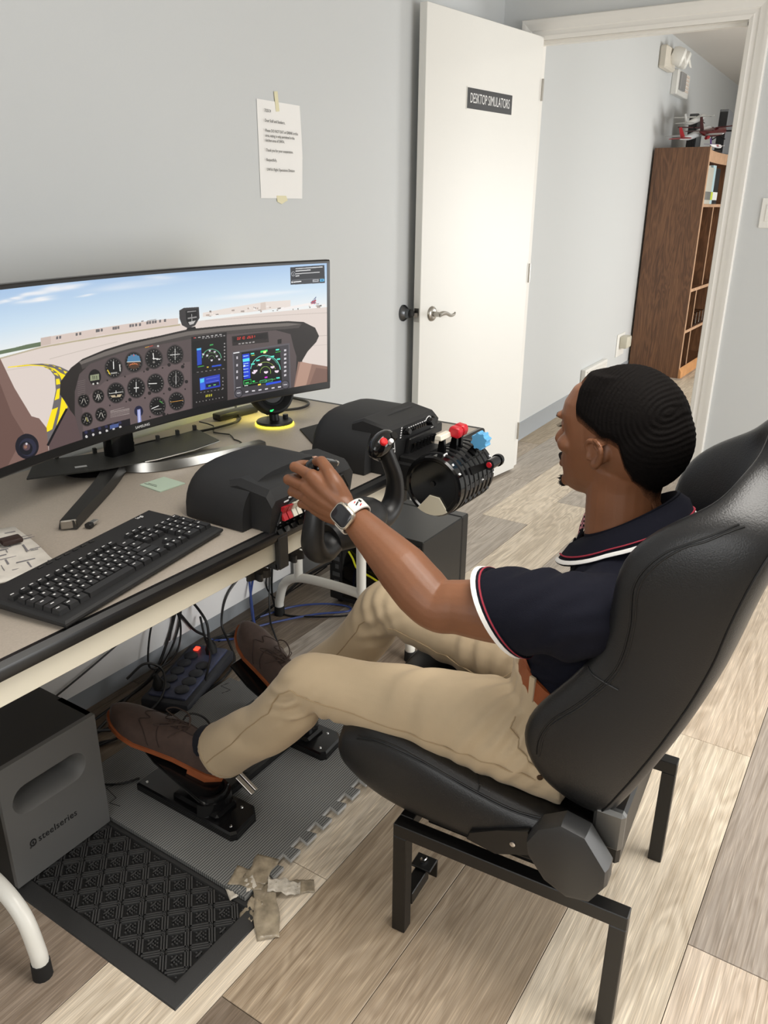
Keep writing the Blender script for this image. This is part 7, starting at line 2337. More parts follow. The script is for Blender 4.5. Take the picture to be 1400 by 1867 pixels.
# ears
def ear(s):
    def ep(u, v, o=0.0):   # u forward, v up from the ear centre, o outward
        c_, s_ = math.cos(-0.20), math.sin(-0.20)
        return hd(s*(0.0735+o-0.22*u*1.2), -0.006+u*1.2*c_-v*0.72*s_, 0.090+u*1.2*s_+v*0.72*c_)
    B.g.tube([ep(0.012, 0.004, 0.004), ep(0.013, 0.020, 0.006), ep(0.004, 0.030, 0.010), ep(-0.010, 0.027, 0.013), ep(-0.017, 0.014, 0.015), ep(-0.015, -0.004, 0.013), ep(-0.008, -0.018, 0.009), ep(0.002, -0.026, 0.006)], [0.0035, 0.0038, 0.0040, 0.0042, 0.0042, 0.0042, 0.0048, 0.0055], 10, 6)
    B.ell(ep(0.003, -0.024, 0.005), (0.005, 0.0085, 0.0085), HRm, 12)
    B.ell(ep(0.013, -0.006, 0.005), (0.005, 0.005, 0.008), HRm, 10)
    B.g.tube([ep(-0.002, 0.019, 0.008), ep(-0.009, 0.010, 0.010), ep(-0.009, -0.004, 0.009), ep(-0.003, -0.014, 0.007)], [0.003, 0.0034, 0.0034, 0.003], 8, 5)
    c_ = ep(-0.003, 0.002, -0.002)
    B.ell(c_, (0.0060, 0.0180, 0.0200), HRm @ Mx.Rotation(-0.2, 3, 'X'), 16)
ear(-1); ear(1)
# neck and the trunk inside the shirt
B.limb([(1.238, 0.310, 0.775), (1.237, 0.325, 0.82), (1.235, 0.332, 0.87), (1.234, 0.334, 0.92), (1.233, 0.334, 0.95)], [0.072, 0.063, 0.059, 0.058, 0.062], 24)
B.limb([(1.238, 0.30, 0.79), (1.238, 0.30, 0.66), (1.238, 0.33, 0.52)], [0.085, 0.09, 0.09], 20)
B.limb([(1.11, 0.305, 0.755), (1.238, 0.300, 0.76), (1.365, 0.305, 0.755)], [0.048, 0.055, 0.048], 18)
# left arm, bent, hand closed on the yoke
LS, LE, LW = V((1.056, 0.325, 0.762)), V((1.012, 0.548, 0.730)), V((1.046, 0.742, 0.834))
def mix(a, b, t): return a.lerp(b, t)
fa = (LW-LE)
B.limb([LS, mix(LS, LE, 0.5)+V((0, 0, -0.004)), mix(LS, LE, 0.85), LE, mix(LE, LW, 0.18)+V((-0.002, 0, -0.002)), mix(LE, LW, 0.40), mix(LE, LW, 0.7), mix(LE, LW, 0.93), LW], [0.056, 0.052, 0.044, 0.0425, 0.0455, 0.044, 0.034, 0.0265, 0.0265], 22)
B.ell(mix(LS, LE, 0.97)+V((-0.004, 0.000, -0.018)), (0.024, 0.024, 0.024))
hx_ = V((1, 0, 0))
def hand_left():
    fw = V((0.0, 0.96, 0.28)); 
    idx, mid_, rng, pnk = V((1.040, 0.822, 0.892)), V((1.037, 0.832, 0.870)), V((1.040, 0.832, 0.848)), V((1.046, 0.822, 0.829))
    # palm
    for m_, r0, r1 in ((idx, 0.0185, 0.0130), (mid_, 0.0185, 0.0132), (rng, 0.0180, 0.0126), (pnk, 0.0170, 0.0115)):
        st = LW+(m_-LW)*0.08+V((0.0, 0, (m_.z-mid_.z)*0.25))
        B.limb([st, mix(st, m_, 0.55)+V((-0.003, 0, 0)), m_], [r0, (r0+r1)/2+0.001, r1], 14, 4)
    B.ell(mix(LW, mid_, 0.55)+V((0.006, 0, -0.008)), (0.017, 0.044, 0.038))
    # fingers wrap round the grip (axis near x 1.085, y 0.845)
    def finger(m_, pip, dip, tip, r):
        B.limb([m_, pip], [r*1.12, r*1.02], 12, 1); B.limb([pip, dip], [r*1.0, r*0.92], 12, 1); B.limb([dip, tip], [r*0.92, r*0.80], 12, 1)
        B.ell(m_+V((-0.003, -0.002, 0)), (r*1.05, r*1.25, r*1.15), None, 12)
        B.ell(pip+V((-0.001, 0.001, 0)), (r*1.08, r*1.08, r*1.08), None, 12)
    finger(idx, V((1.052, 0.869, 0.897)), V((1.080, 0.877, 0.893)), V((1.103, 0.864, 0.889)), 0.0092)
    finger(mid_, V((1.048, 0.881, 0.872)), V((1.080, 0.883, 0.868)), V((1.104, 0.866, 0.866)), 0.0095)
    finger(rng, V((1.050, 0.874, 0.849)), V((1.080, 0.878, 0.845)), V((1.103, 0.862, 0.844)), 0.0090)
    finger(pnk, V((1.054, 0.857, 0.828)), V((1.079, 0.862, 0.825)), V((1.097, 0.850, 0.824)), 0.0079)
    # thumb: from the side of the palm near the wrist, over the top of the grip
    t0, t1, t2, t3 = LW+V((0.004, 0.020, 0.022)), V((1.052, 0.793, 0.900)), V((1.066, 0.820, 0.912)), V((1.080, 0.843, 0.904))
    B.limb([t0, mix(t0, t1, 0.5)+V((-0.004, 0, 0.006)), t1], [0.0180, 0.0165, 0.0122], 14, 4)
    B.limb([t1, t2], [0.0120, 0.0105], 12, 1); B.limb([t2, t3], [0.0105, 0.0088], 12, 1)
    return (idx, mid_, rng, pnk, t3)
hand_left()
# right arm, hanging behind the trunk, hand resting beside the thigh
RS, RE, RW = V((1.418, 0.315, 0.762)), V((1.462, 0.365, 0.545)), V((1.425, 0.545, 0.565))
B.limb([RS, mix(RS, RE, 0.5), mix(RS, RE, 0.9), RE, mix(RE, RW, 0.3), mix(RE, RW, 0.7), RW], [0.055, 0.050, 0.043, 0.042, 0.044, 0.034, 0.027], 20)
for k in range(4):
    m_ = RW+V((-0.030+0.021*k, 0.085, -0.006)); st = RW+V((-0.015+0.010*k, 0.01, 0))
    B.limb([st, m_], [0.018, 0.0125], 12, 2)
    B.limb([m_, m_+V((0, 0.038, -0.014))], [0.0098, 0.0092], 12, 1); B.limb([m_+V((0, 0.038, -0.014)), m_+V((0, 0.060, -0.030))], [0.0092, 0.0078], 12, 1)
tt = RW+V((-0.030, 0.03, 0)); B.limb([tt, tt+V((-0.025, 0.035, -0.008))], [0.016, 0.012], 12, 1); B.limb([tt+V((-0.025, 0.035, -0.008)), tt+V((-0.030, 0.065, -0.018))], [0.011, 0.009], 12, 1)
body_me = remesh(BM, 0.0026, 3, 0.5)
BM.free()
body_me.materials.clear(); body_me.materials.append(M_skin)
body_me.name = 'person'
person = link('person', body_me)
tag(person, 'person in navy polo and khaki trousers seated in the black bucket seat, hand on yoke', 'person')
bvp = bvh_of(person)

# ---- hair: short waved cap with faded edges
def hairline(az):
    """height above the chin of the hair's edge, az = 0 forward, pi at the nape"""
    K = [(0, 0.177), (0.70, 0.176), (0.84, 0.168), (0.92, 0.150), (0.97, 0.134), (1.20, 0.126), (1.42, 0.119), (1.62, 0.108), (1.78, 0.108), (1.95, 0.100), (2.1, 0.066), (2.3, 0.046), (2.7, 0.034), (PI, 0.030)]
    for (a, b), (c, d) in zip(K, K[1:]):
        if az <= c: return b+(d-b)*(az-a)/(c-a)
    return 0.030
HC = hd(0, -0.012, 0.112)
nA, nR = 320, 170
g = G(); bm = g.bm
fade_l = bm.verts.layers.float_color.new('fade')
rows_ = []
def hair_pt(az, u):
    """u = 0 crown, 1 hairline"""
    hl = hairline(abs(az))
    top = hd(0, -0.014, 0.215)
    lo_z = hl-0.112
    # sweep polar angle from straight up to the direction that meets the hairline height
    rr_ = 0.092
    el1 = math.asin(max(-0.97, min(0.97, lo_z/rr_)))
    el = PI/2+(el1-PI/2)*u
    d = HR*(math.sin(az)*math.cos(el))+HF*(math.cos(az)*math.cos(el))+HU*math.sin(el)
    hit = bvp.ray_cast(HC+d*0.3, -d, 0.4)
    p = hit[0] if hit[0] is not None else HC+d*0.095
    edge = min(1.0, (1-u)*(PI/2-el1)*0.092/0.030)
    th_ = 0.0006+0.0066*min(1, edge*1.4)**0.7
    loc = p-HC
    fwd = loc.dot(HF); upz = loc.dot(HU)
    ring_d = math.hypot(fwd+0.075, (upz-0.045)*0.8)
    wave = math.sin(2*PI*ring_d/0.0064+0.6*math.sin(30*loc.dot(HR)))
    th_ += 0.00055*wave*min(1, edge*1.2)*(1.0 if upz > 0.0 else 0.35)
    th_ += 0.0004*mnoise.noise(p*420)
    return p+d*th_, edge
for j in range(nR+1):
    row = []
    u = j/nR
    for i in range(nA):
        az = -PI+2*PI*i/nA
        p, e = hair_pt(az, u if j else 0.004)
        v = bm.verts.new(p); v[fade_l] = (e, e, e, 1)
        row.append(v)
    rows_.append(row)
for a, b in zip(rows_, rows_[1:]):
    for i in range(nA):
        j = (i+1) % nA; bm.faces.new((a[i], a[j], b[j], b[i]))
bm.faces.new(rows_[0])
M_hair = bpy.data.materials.new('hair_short'); M_hair.use_nodes = True
nt = M_hair.node_tree; b = nt.nodes['Principled BSDF']; b.inputs['Roughness'].default_value = 0.75; b.inputs['Specular IOR Level'].default_value = 0.08
at_ = nt.nodes.new('ShaderNodeAttribute'); at_.attribute_name = 'fade'
nz = nt.nodes.new('ShaderNodeTexNoise'); nz.inputs['Scale'].default_value = 520; nz.inputs['Detail'].default_value = 3
tcn = nt.nodes.new('ShaderNodeTexCoord'); nt.links.new(tcn.outputs['Object'], nz.inputs['Vector'])
ad = nt.nodes.new('ShaderNodeMath'); ad.operation = 'MULTIPLY_ADD'; ad.inputs[1].default_value = 0.45
nt.links.new(nz.outputs['Fac'], ad.inputs[0]); nt.links.new(at_.outputs['Fac'], ad.inputs[2])
rp = nt.nodes.new('ShaderNodeValToRGB'); rp.color_ramp.elements[0].position = 0.20; rp.color_ramp.elements[1].position = 0.62
rp.color_ramp.elements[0].color = lin((112, 74, 52)); rp.color_ramp.elements[1].color = lin((13, 10, 9))
nt.links.new(ad.outputs[0], rp.inputs[0]); nt.links.new(rp.outputs[0], b.inputs['Base Color'])
bp = nt.nodes.new('ShaderNodeBump'); bp.inputs['Strength'].default_value = 0.5; bp.inputs['Distance'].default_value = 0.001
nt.links.new(nz.outputs['Fac'], bp.inputs['Height']); nt.links.new(bp.outputs['Normal'], b.inputs['Normal'])
hair = g.obj('hair', M_hair, person, 3.0)
plabel(hair, 'short black waved hair with faded sides')
M_brow = mat('facial_hair', (18, 13, 11), 0.8)
def ribbon(name, pts, r, flat=0.5):
    P = [bvp.find_nearest(V(p))[0] for p in catmull(pts, 4)]
    return G().tube(P, r, 8, 0, True, flat).obj(name, M_brow, person)
for s in (-1, 1):
    ribbon('eyebrow', [hd(s*0.013, 0.10, 0.127), hd(s*0.030, 0.10, 0.133), hd(s*0.050, 0.085, 0.128)], [0.002, 0.0032, 0.0014])
ribbon('moustache', [hd(-0.028, 0.098, 0.050), hd(-0.016, 0.105, 0.0585), hd(0, 0.11, 0.060), hd(0.016, 0.105, 0.0585), hd(0.028, 0.098, 0.050)], [0.0016, 0.0034, 0.0030, 0.0034, 0.0016])
g = G()
rr3 = random.Random(5)
g.tube([bvp.find_nearest(hd(x, 0.10, h))[0] for x, h in ((-0.018, 0.006), (-0.008, 0.003), (0.008, 0.003), (0.018, 0.006))], [0.003, 0.0065, 0.0065, 0.003], 10, 3)
for k in range(70):
    p = bvp.find_nearest(hd(rr3.uniform(-0.022, 0.022), 0.10, rr3.uniform(-0.004, 0.020)))[0]
    q = p+HF*rr3.uniform(0.003, 0.009)+HU*rr3.uniform(-0.008, 0.001)+HR*rr3.uniform(-0.003, 0.003)
    g.tube([p, mix(p, q, 0.5)+HR*rr3.uniform(-0.002, 0.002), q], [0.0006, 0.0005, 0.0003], 4)
g.obj('goatee', M_brow, person)
for s in (-1, 1):
    g = G(); g.sphere(hd(s*0.0315, 0.0755, 0.1085), 0.0122, 16)
    ey = g.obj('eye', mat('eye_white', (214, 208, 200), 0.2) if s < 0 else bpy.data.materials['eye_white'], person)
    G().lathe([(0.001, 0.0005), (0.0055, 0.0), (0.0058, -0.001)], hd(s*0.0315, 0.0872, 0.1085), HF, 16).obj('iris', M_brow, ey)
    g = G()
    for k in range(9):
        u = k/8; a_ = V(hd(s*0.020, 0.089, 0.1115)).lerp(hd(s*0.044, 0.083, 0.1115), u)
        g.tube([a_, a_+HF*0.007-HU*0.001, a_+HF*0.011+HU*0.002], [0.0005, 0.0004, 0.0002], 4)
    g.obj('eyelashes', M_brow, ey)
# fingernails on the hand that shows
M_nail = mat('nail', (196, 150, 124), 0.3)
for p, d in ((V((1.082, 0.847, 0.9115)), V((0.012, 0.020, -0.004))),):
    G().box(p, (0.008, 0.011, 0.0018), V((0, 1, 0)).rotation_difference(d).to_matrix(), 0.0008).obj('fingernail', M_nail, person)

# ---- trousers
def fold(me, fields):
    n = len(me.vertices)
    co = np.empty(n*3, np.float32); me.vertices.foreach_get('co', co); co = co.reshape(-1, 3)
    no = np.empty(n*3, np.float32); me.vertex_normals.foreach_get('vector', no); no = no.reshape(-1, 3)
    d = np.zeros(n, np.float32)
    wob = 1.2*np.sin(co[:, 0]*31+co[:, 2]*17)+1.2*np.sin(co[:, 1]*27-co[:, 2]*23+1.3)
    for c, sig, direc, wl, amp, ph in fields:
        q = co-np.array(c, np.float32)
        d += amp*np.exp(-(q**2).sum(1)/(sig*sig))*np.sin(2*PI*(q@np.array(direc, np.float32))/wl+ph+wob)
    co = co+no*d[:, None]
    me.vertices.foreach_set('co', co.ravel().astype(np.float32)); me.update()
TB = bmesh.new(); t = T(TB)
LH, LK, LA = V((1.135, 0.365, 0.452)), V((1.058, 0.846, 0.452)), V((1.060, 1.118, 0.168))
RH, RK, RA = V((1.330, 0.370, 0.452)), V((1.360, 0.862, 0.486)), V((1.358, 1.112, 0.180))
for Hh, Kk, Aa, s in ((LH, LK, LA, -1), (RH, RK, RA, 1)):
    t.g.tube([Hh+V((0, -0.03, 0)), mix(Hh, Kk, 0.25)+V((0, 0, 0.008)), mix(Hh, Kk, 0.5)+V((0, 0, 0.006)), mix(Hh, Kk, 0.78), Kk+V((0, -0.012, 0.0)), Kk+V((0, 0.018, -0.018)), mix(Kk, Aa, 0.25)+V((0, -0.008, -0.008)), mix(Kk, Aa, 0.5)+V((0, -0.012, -0.012)), mix(Kk, Aa, 0.8)+V((0, -0.004, -0.004)), Aa],
             [0.092, 0.088, 0.077, 0.065, 0.060, 0.060, 0.062, 0.061, 0.062, 0.066], 26, 6)
t.ell(V((1.237, 0.350, 0.440)), (0.174, 0.135, 0.088), None, 28)
t.g.loft([[V((1.237+rx*math.cos(a), yc+ry*math.sin(a)+0.10*0, z+0.30*ry*math.sin(a)*(z-0.43)/0.12)) for a in [2*PI*k/28 for k in range(28)]] for rx, ry, yc, z in ((0.170, 0.120, 0.345, 0.43), (0.172, 0.120, 0.358, 0.49), (0.170, 0.118, 0.366, 0.535), (0.168, 0.116, 0.366, 0.566))])
tm = remesh(TB, 0.0052, 5, 0.5); TB.free()
for v in tm.vertices: pass
tm.calc_loop_triangles() if hasattr(tm, 'calc_loop_triangles') else None
fl = [(LK+V((-0.02, -0.01, -0.05)), 0.055, V((0.2, 0.75, 0.6)).normalized(), 0.026, 0.0042, 0.0), (LK+V((-0.04, 0.03, -0.03)), 0.05, V((0, 0.5, 0.85)).normalized(), 0.03, 0.0025, 1.0),
      (LH+V((-0.03, 0.10, 0.02)), 0.075, V((0.3, 0.9, 0.35)).normalized(), 0.036, 0.0048, 0.4), (LH+V((-0.06, 0.02, 0.03)), 0.06, V((0.1, 0.8, 0.6)).normalized(), 0.028, 0.0036, 2.0),
      (LH+V((0.05, 0.10, 0.07)), 0.06, V((0.6, 0.75, 0.3)).normalized(), 0.03, 0.0045, 1.2), (mix(LK, LA, 0.55)+V((-0.04, 0, 0)), 0.09, V((0.1, 0.5, 0.8)).normalized(), 0.085, 0.0018, 0.0),
      (mix(LH, LK, 0.55)+V((-0.03, 0, 0.04)), 0.10, V((0.5, 0.8, 0.2)).normalized(), 0.075, 0.0026, 0.7), (RK+V((-0.05, -0.02, -0.05)), 0.055, V((0.3, 0.4, 0.85)).normalized(), 0.034, 0.0026, 0.5),
      (RK+V((-0.04, 0.02, 0.0)), 0.06, V((0.2, 0.8, -0.5)).normalized(), 0.04, 0.0022, 0.9), (mix(RH, RK, 0.5)+V((-0.05, 0, 0.0)), 0.10, V((0.3, 0.9, 0.2)).normalized(), 0.05, 0.0032, 0.2), (V((1.23, 0.46, 0.51)), 0.06, V((0.5, 0.8, 0.3)).normalized(), 0.03, 0.0045, 0.3)]
fold(tm, [(c, s, d_, wl, am*1.6, ph) for c, s, d_, wl, am, ph in fl])
# hollow the leg ends so that each hem reads as an opening
for Kk, Aa in ((LK, LA), (RK, RA)):
    ax = (Aa-mix(Kk, Aa, 0.8)).normalized()
    for v in tm.vertices:
        q = v.co-Aa
        al_ = q.dot(ax); rad_ = (q-ax*al_).length
        if al_ > -0.012 and al_ < 0.03 and rad_ < 0.0575: v.co = v.co-ax*(0.05*(1-(rad_/0.0575)**4))
tm.materials.clear(); tm.materials.append(M_khaki)
trs = link('trousers', tm, person)
plabel(trs, 'khaki twill trousers')
bvt = bvh_of(trs)
def tseam(pts, r=0.0013): return G().tube(hug(bvt, pts, 0.0004), r, 6).obj('seam', M_seamk, trs)
tseam([LH+V((-0.10, 0.00, -0.005)), mix(LH, LK, 0.3)+V((-0.10, 0, -0.005)), mix(LH, LK, 0.6)+V((-0.09, 0, 0.0)), LK+V((-0.09, -0.02, 0.005)), LK+V((-0.09, 0.02, 0.01)), mix(LK, LA, 0.4)+V((-0.09, 0.01, 0.01)), mix(LK, LA, 0.95)+V((-0.09, 0, 0.0))])
tseam([mix(RH, RK, 0.3)+V((-0.09, 0, -0.03)), mix(RH, RK, 0.6)+V((-0.09, 0, -0.02)), RK+V((-0.09, -0.03, -0.02))])
tseam([RK+V((-0.09, 0.03, -0.02)), mix(RK, RA, 0.4)+V((-0.09, 0.0, 0.0)), mix(RK, RA, 0.9)+V((-0.09, 0, 0))])
tseam([LH+V((-0.075, 0.055, 0.09)), LH+V((-0.10, 0.045, 0.06)), LH+V((-0.11, 0.015, 0.03)), LH+V((-0.11, -0.02, 0.01))])
tseam([LH+V((0.075, 0.095, 0.095)), LH+V((0.06, 0.12, 0.085)), LH+V((0.065, 0.145, 0.07)), LH+V((0.085, 0.14, 0.06))], 0.001)
for Kk, Aa in ((LK, LA), (RK, RA)):
    ax = (Aa-mix(Kk, Aa, 0.8)).normalized(); u_ = ax.orthogonal().normalized(); w_ = ax.cross(u_)
    ring = [Aa-ax*0.016+u_*(0.1*math.cos(a))+w_*(0.1*math.sin(a)) for a in [2*PI*k/24 for k in range(25)]]
    G().tube(hug(bvt, ring, 0.0003, 1), 0.0010, 6).obj('hem', M_seamk, trs)
c, n, i, d = bvt.find_nearest(LH+V((-0.11, -0.015, 0.0)))
G().lathe([(0.001, 0), (0.0055, 0), (0.005, 0.002), (0.001, 0.0022)], c, n, 14).obj('rivet', mat('dark_bronze', (92, 74, 58), 0.4, 0.8), trs)

# ---- belt
M_belt = mat('tan_leather_belt', (142, 72, 34), 0.45, bump=0.1, bscale=300)
def wring(z, k=1.0, dy=0.0, n=32): return [V((1.237+(0.166*k)*math.cos(a), 0.358+dy+(0.115*k)*math.sin(a), z+0.034*math.sin(a))) for a in [2*PI*q/n for q in range(n)]]
g = G(); g.loft([wring(0.560, 1.0), wring(0.560, 1.035), wring(0.594, 1.035, -0.006), wring(0.594, 1.0, -0.006)], False, False)
belt = g.obj('belt', M_belt, person)
for a in (2.2, 2.75, 3.4, 0.9):
    p = V((1.237+0.1725*math.cos(a), 0.355+0.1195*math.sin(a), 0.577+0.034*math.sin(a)))
    G().box(p, (0.006, 0.012, 0.046), rotz(a), 0.001).obj('belt_loop', M_khaki, belt)
G().box(V((1.237+0.174*math.cos(1.6), 0.355+0.121*math.sin(1.6), 0.612)), (0.006, 0.03, 0.03), rotz(1.6), 0.002).obj('buckle', M_metal, belt)

# ---- polo shirt
SB = bmesh.new(); t = T(SB)
secs = [(0.555, 0.163, 0.112, 0.356), (0.60, 0.166, 0.116, 0.346), (0.65, 0.168, 0.118, 0.326), (0.70, 0.171, 0.116, 0.306), (0.75, 0.174, 0.110, 0.294), (0.784, 0.162, 0.094, 0.292), (0.810, 0.122, 0.080, 0.298), (0.836, 0.086, 0.070, 0.306), (0.846, 0.072, 0.064, 0.310)]
def sring(z, rx, ry, yc, n=36):
    pts = []
    for k in range(n):
        a = 2*PI*k/n; c_, s_ = math.cos(a), math.sin(a)
        pts.append(V((1.237+rx*math.copysign(abs(c_)**0.85, c_), yc+ry*math.copysign(abs(s_)**0.9, s_), z+0.0*s_)))
    return pts
t.g.loft([sring(*s_) for s_ in secs])
CF = mix(LS, LE, 0.54)       # sleeve end on the left arm
t.g.tube([V((1.13, 0.302, 0.752)), LS+V((0.01, -0.005, -0.006)), mix(LS, LE, 0.30), CF+V((0.001, 0, -0.004))], [0.060, 0.066, 0.067, 0.067], 24, 6)
CFR = mix(RS, RE, 0.60)
t.g.tube([V((1.345, 0.302, 0.795)), RS+V((-0.01, -0.005, 0.004)), mix(RS, RE, 0.30), CFR], [0.066, 0.070, 0.067, 0.066], 24, 6)
sm_ = remesh(SB, 0.0055, 5, 0.5); SB.free()
fold(sm_, [(LS+V((0.01, 0.06, 0.03)), 0.07, V((0.4, 0.8, 0.3)).normalized(), 0.034, 0.0040, 0.2), (LS+V((0.0, 0.02, -0.05)), 0.06, V((0.2, 0.5, 0.8)).normalized(), 0.03, 0.0042, 0.7), (V((1.09, 0.36, 0.70)), 0.08, V((0.2, 0.4, 0.9)).normalized(), 0.036, 0.0045, 0.0),
           (V((1.10, 0.38, 0.61)), 0.07, V((0.1, 0.3, 0.95)).normalized(), 0.028, 0.0040, 1.0), (V((1.16, 0.36, 0.83)), 0.06, V((0.8, 0.5, -0.2)).normalized(), 0.03, 0.0028, 0.5), (mix(LS, LE, 0.4), 0.06, V((0.1, 0.9, 0.5)).normalized(), 0.045, 0.0030, 0.0)])
def slant(q, ax, C):
    """sleeve ends are cut on a slant: longer on top than underneath"""
    n_ = V((0, 0, 1)); n_ = (n_-ax*n_.dot(ax)).normalized()
    return ax*(0.52*(q-C).dot(n_))
for S_, E_, C_ in ((LS, LE, CF), (RS, RE, CFR)):
    ax_ = (E_-S_).normalized()
    for v in sm_.vertices:
        q = v.co-C_; al_ = q.dot(ax_)
        if al_ > -0.07 and (q-ax_*al_).length < 0.085 and al_ < 0.03:
            f = min(1.0, (al_+0.07)/0.055); v.co = v.co+slant(v.co, ax_, C_)*f
sm_.materials.clear(); sm_.materials.append(M_polo)
polo = link('polo_shirt', sm_, person)
plabel(polo, 'navy polo shirt with white and red piping')
bvs = bvh_of(polo)
M_wtrim = mat('white_piping', (236, 234, 230), 0.7)
M_rtrim = mat('red_piping', (150, 34, 54), 0.7)
for E_, S_, C_ in ((LE, LS, CF), (RE, RS, CFR)):
    ax = (E_-S_).normalized(); u_ = ax.orthogonal().normalized(); w_ = ax.cross(u_)
    def cuff(o, r, n=36):
        ps = [C_+V((0.001, 0, -0.004))*(1 if S_ is LS else 0)+ax*o+u_*(r*math.cos(2*PI*k/n))+w_*(r*math.sin(2*PI*k/n)) for k in range(n)]
        return [p+slant(p, ax, C_) for p in ps]
    g = G(); g.loft([cuff(-0.010, 0.0665), cuff(-0.010, 0.0695), cuff(0.002, 0.0695), cuff(0.003, 0.066), cuff(-0.002, 0.058)], False, False)
    cf = g.obj('sleeve_band', M_polo, polo)
    g = G(); g.loft([cuff(-0.002, 0.0685), cuff(-0.002, 0.0705), cuff(0.0055, 0.0705), cuff(0.0055, 0.0640)], False, False); plabel(g.obj('piping', M_wtrim, cf), 'white cuff piping')
    g = G(); g.loft([cuff(-0.0095, 0.0685), cuff(-0.0095, 0.0702), cuff(-0.0068, 0.0702), cuff(-0.0068, 0.0685)], False, False); plabel(g.obj('piping', M_rtrim, cf), 'dark red cuff piping')
    
# collar: stand and fold-down leaf with stripes, open at the front
nc = V((1.236, 0.312, 0.838))
def cpt(az, r, z, tilt=0.06): # az 0 = front
    return V((nc.x+r*1.02*math.sin(az), nc.y+r*math.cos(az)+0.006, z-0.022-0.046*math.cos(az)))
A0 = 0.42
azs = [A0+(2*PI-2*A0)*k/44 for k in range(45)]
def leaf(frac0, frac1, out=0.0, m=M_polo, name='collar', parent=None):
    g = G(); rings = []
    for az in azs:
        front = max(0, math.cos(az))
        r_in, z_in = 0.070, 0.890-0.004*front
        r_out, z_out = 0.099+0.014*front, 0.855-0.016*front-0.006*abs(math.sin(az))
        def P(f, o):
            r = r_in+(r_out-r_in)*f; z = z_in+(z_out-z_in)*f+0.010*math.sin(PI*f)
            return cpt(az, r+o, z+o*0.6)
        rings.append([P(frac0, out+0.0012), P((frac0+frac1)/2, out+0.0016), P(frac1, out+0.0012), P(frac1, out-0.0012), P((frac0+frac1)/2, out-0.0010), P(frac0, out-0.0012)])
    g.loft(rings)
    return g.obj(name, m, parent or polo, 0.9)
col_ = leaf(0.0, 1.0)
plabel(leaf(0.90, 0.985, 0.0016, M_wtrim, 'piping', col_), 'white collar stripe')
plabel(leaf(0.80, 0.83, 0.0016, M_rtrim, 'piping', col_), 'dark red collar stripe')
g = G(); rings = []
for az in azs:
    rings.append([cpt(az, 0.066, 0.850), cpt(az, 0.066, 0.892), cpt(az, 0.070, 0.893), cpt(az, 0.071, 0.850)])
g.loft(rings); g.obj('collar_stand', M_polo, polo, 0.9)
# open placket with checked inner facing
M_chk = bpy.data.materials.new('checked_facing'); M_chk.use_nodes = True
nt = M_chk.node_tree; b = nt.nodes['Principled BSDF']; b.inputs['Roughness'].default_value = 0.8
ck = nt.nodes.new('ShaderNodeTexChecker'); ck.inputs['Scale'].default_value = 240; ck.inputs['Color1'].default_value = lin((20, 18, 26)); ck.inputs['Color2'].default_value = lin((206, 140, 146))
tcn = nt.nodes.new('ShaderNodeTexCoord'); nt.links.new(tcn.outputs['Object'], ck.inputs['Vector']); nt.links.new(ck.outputs[0], b.inputs['Base Color'])
g = G(); g.loft([[V((1.270, 0.392, 0.846)), V((1.266, 0.404, 0.842))], [V((1.268, 0.402, 0.820)), V((1.264, 0.410, 0.816))], [V((1.258, 0.404, 0.790)), V((1.254, 0.410, 0.786))]], False, False, False)
pf = g.obj('placket_facing', M_chk, polo, 1.5); pf.modifiers.new('t', 'SOLIDIFY').thickness = 0.003
g = G(); g.loft([[V((1.215, 0.398, 0.812)), V((1.252, 0.402, 0.818))], [V((1.212, 0.402, 0.78)), V((1.250, 0.406, 0.78))], [V((1.212, 0.400, 0.70)), V((1.250, 0.402, 0.70))]], False, False, False)
pk_ = g.obj('placket', M_polo, polo, 1.5); pk_.modifiers.new('t', 'SOLIDIFY').thickness = 0.004
for z in (0.802, 0.762): G().lathe([(0.001, 0), (0.0055, 0), (0.005, 0.0018), (0.001, 0.0018)], (1.230, 0.4045, z), (0, 1, 0.1), 14).obj('button', M_ink, pk_)

# ---- watch on the left wrist
fad = (LW-LE).normalized()
wc = mix(LE, LW, 0.985)
side = V((-0.90, -0.25, 0.20)); side = (side-fad*side.dot(fad)).normalized()
upw = fad.cross(side)
M_strap = mat('white_watch_strap', (234, 230, 222), 0.5)
g = G(); rings = []
nst = 40
def wr(a, r, o): return wc+fad*o+side*(r*0.97*math.cos(a))+upw*(r*1.06*math.sin(a))
g.loft([[wr(2*PI*k/nst, 0.0290, -0.011), wr(2*PI*k/nst, 0.0312, -0.010), wr(2*PI*k/nst, 0.0312, 0.010), wr(2*PI*k/nst, 0.0290, 0.011)] for k in range(nst+1)], False, False)
wt = g.obj('watch', M_strap, person, 0.6)
plabel(wt, 'white-strapped square smartwatch')
wRm = Mx((upw, fad, side)).transposed()
wcc = wc+side*0.0325
def rrect(w_, h_, r_, off):
    pts = []
    for cx_, cy_, a0 in ((w_/2-r_, h_/2-r_, 0), (-w_/2+r_, h_/2-r_, PI/2), (-w_/2+r_, -h_/2+r_, PI), (w_/2-r_, -h_/2+r_, 1.5*PI)):
        for k in range(6):
            a = a0+PI/2*k/5; pts.append(wcc+upw*(cx_+r_*math.cos(a))+fad*(cy_+r_*math.sin(a))+side*off)
    return pts
G().loft([rrect(0.033, 0.039, 0.010, -0.006), rrect(0.037, 0.043, 0.011, -0.003), rrect(0.037, 0.043, 0.011, 0.003), rrect(0.033, 0.039, 0.009, 0.0052)]).obj('watch_case', mat('watch_silver', (200, 192, 178), 0.22, 0.9), wt)
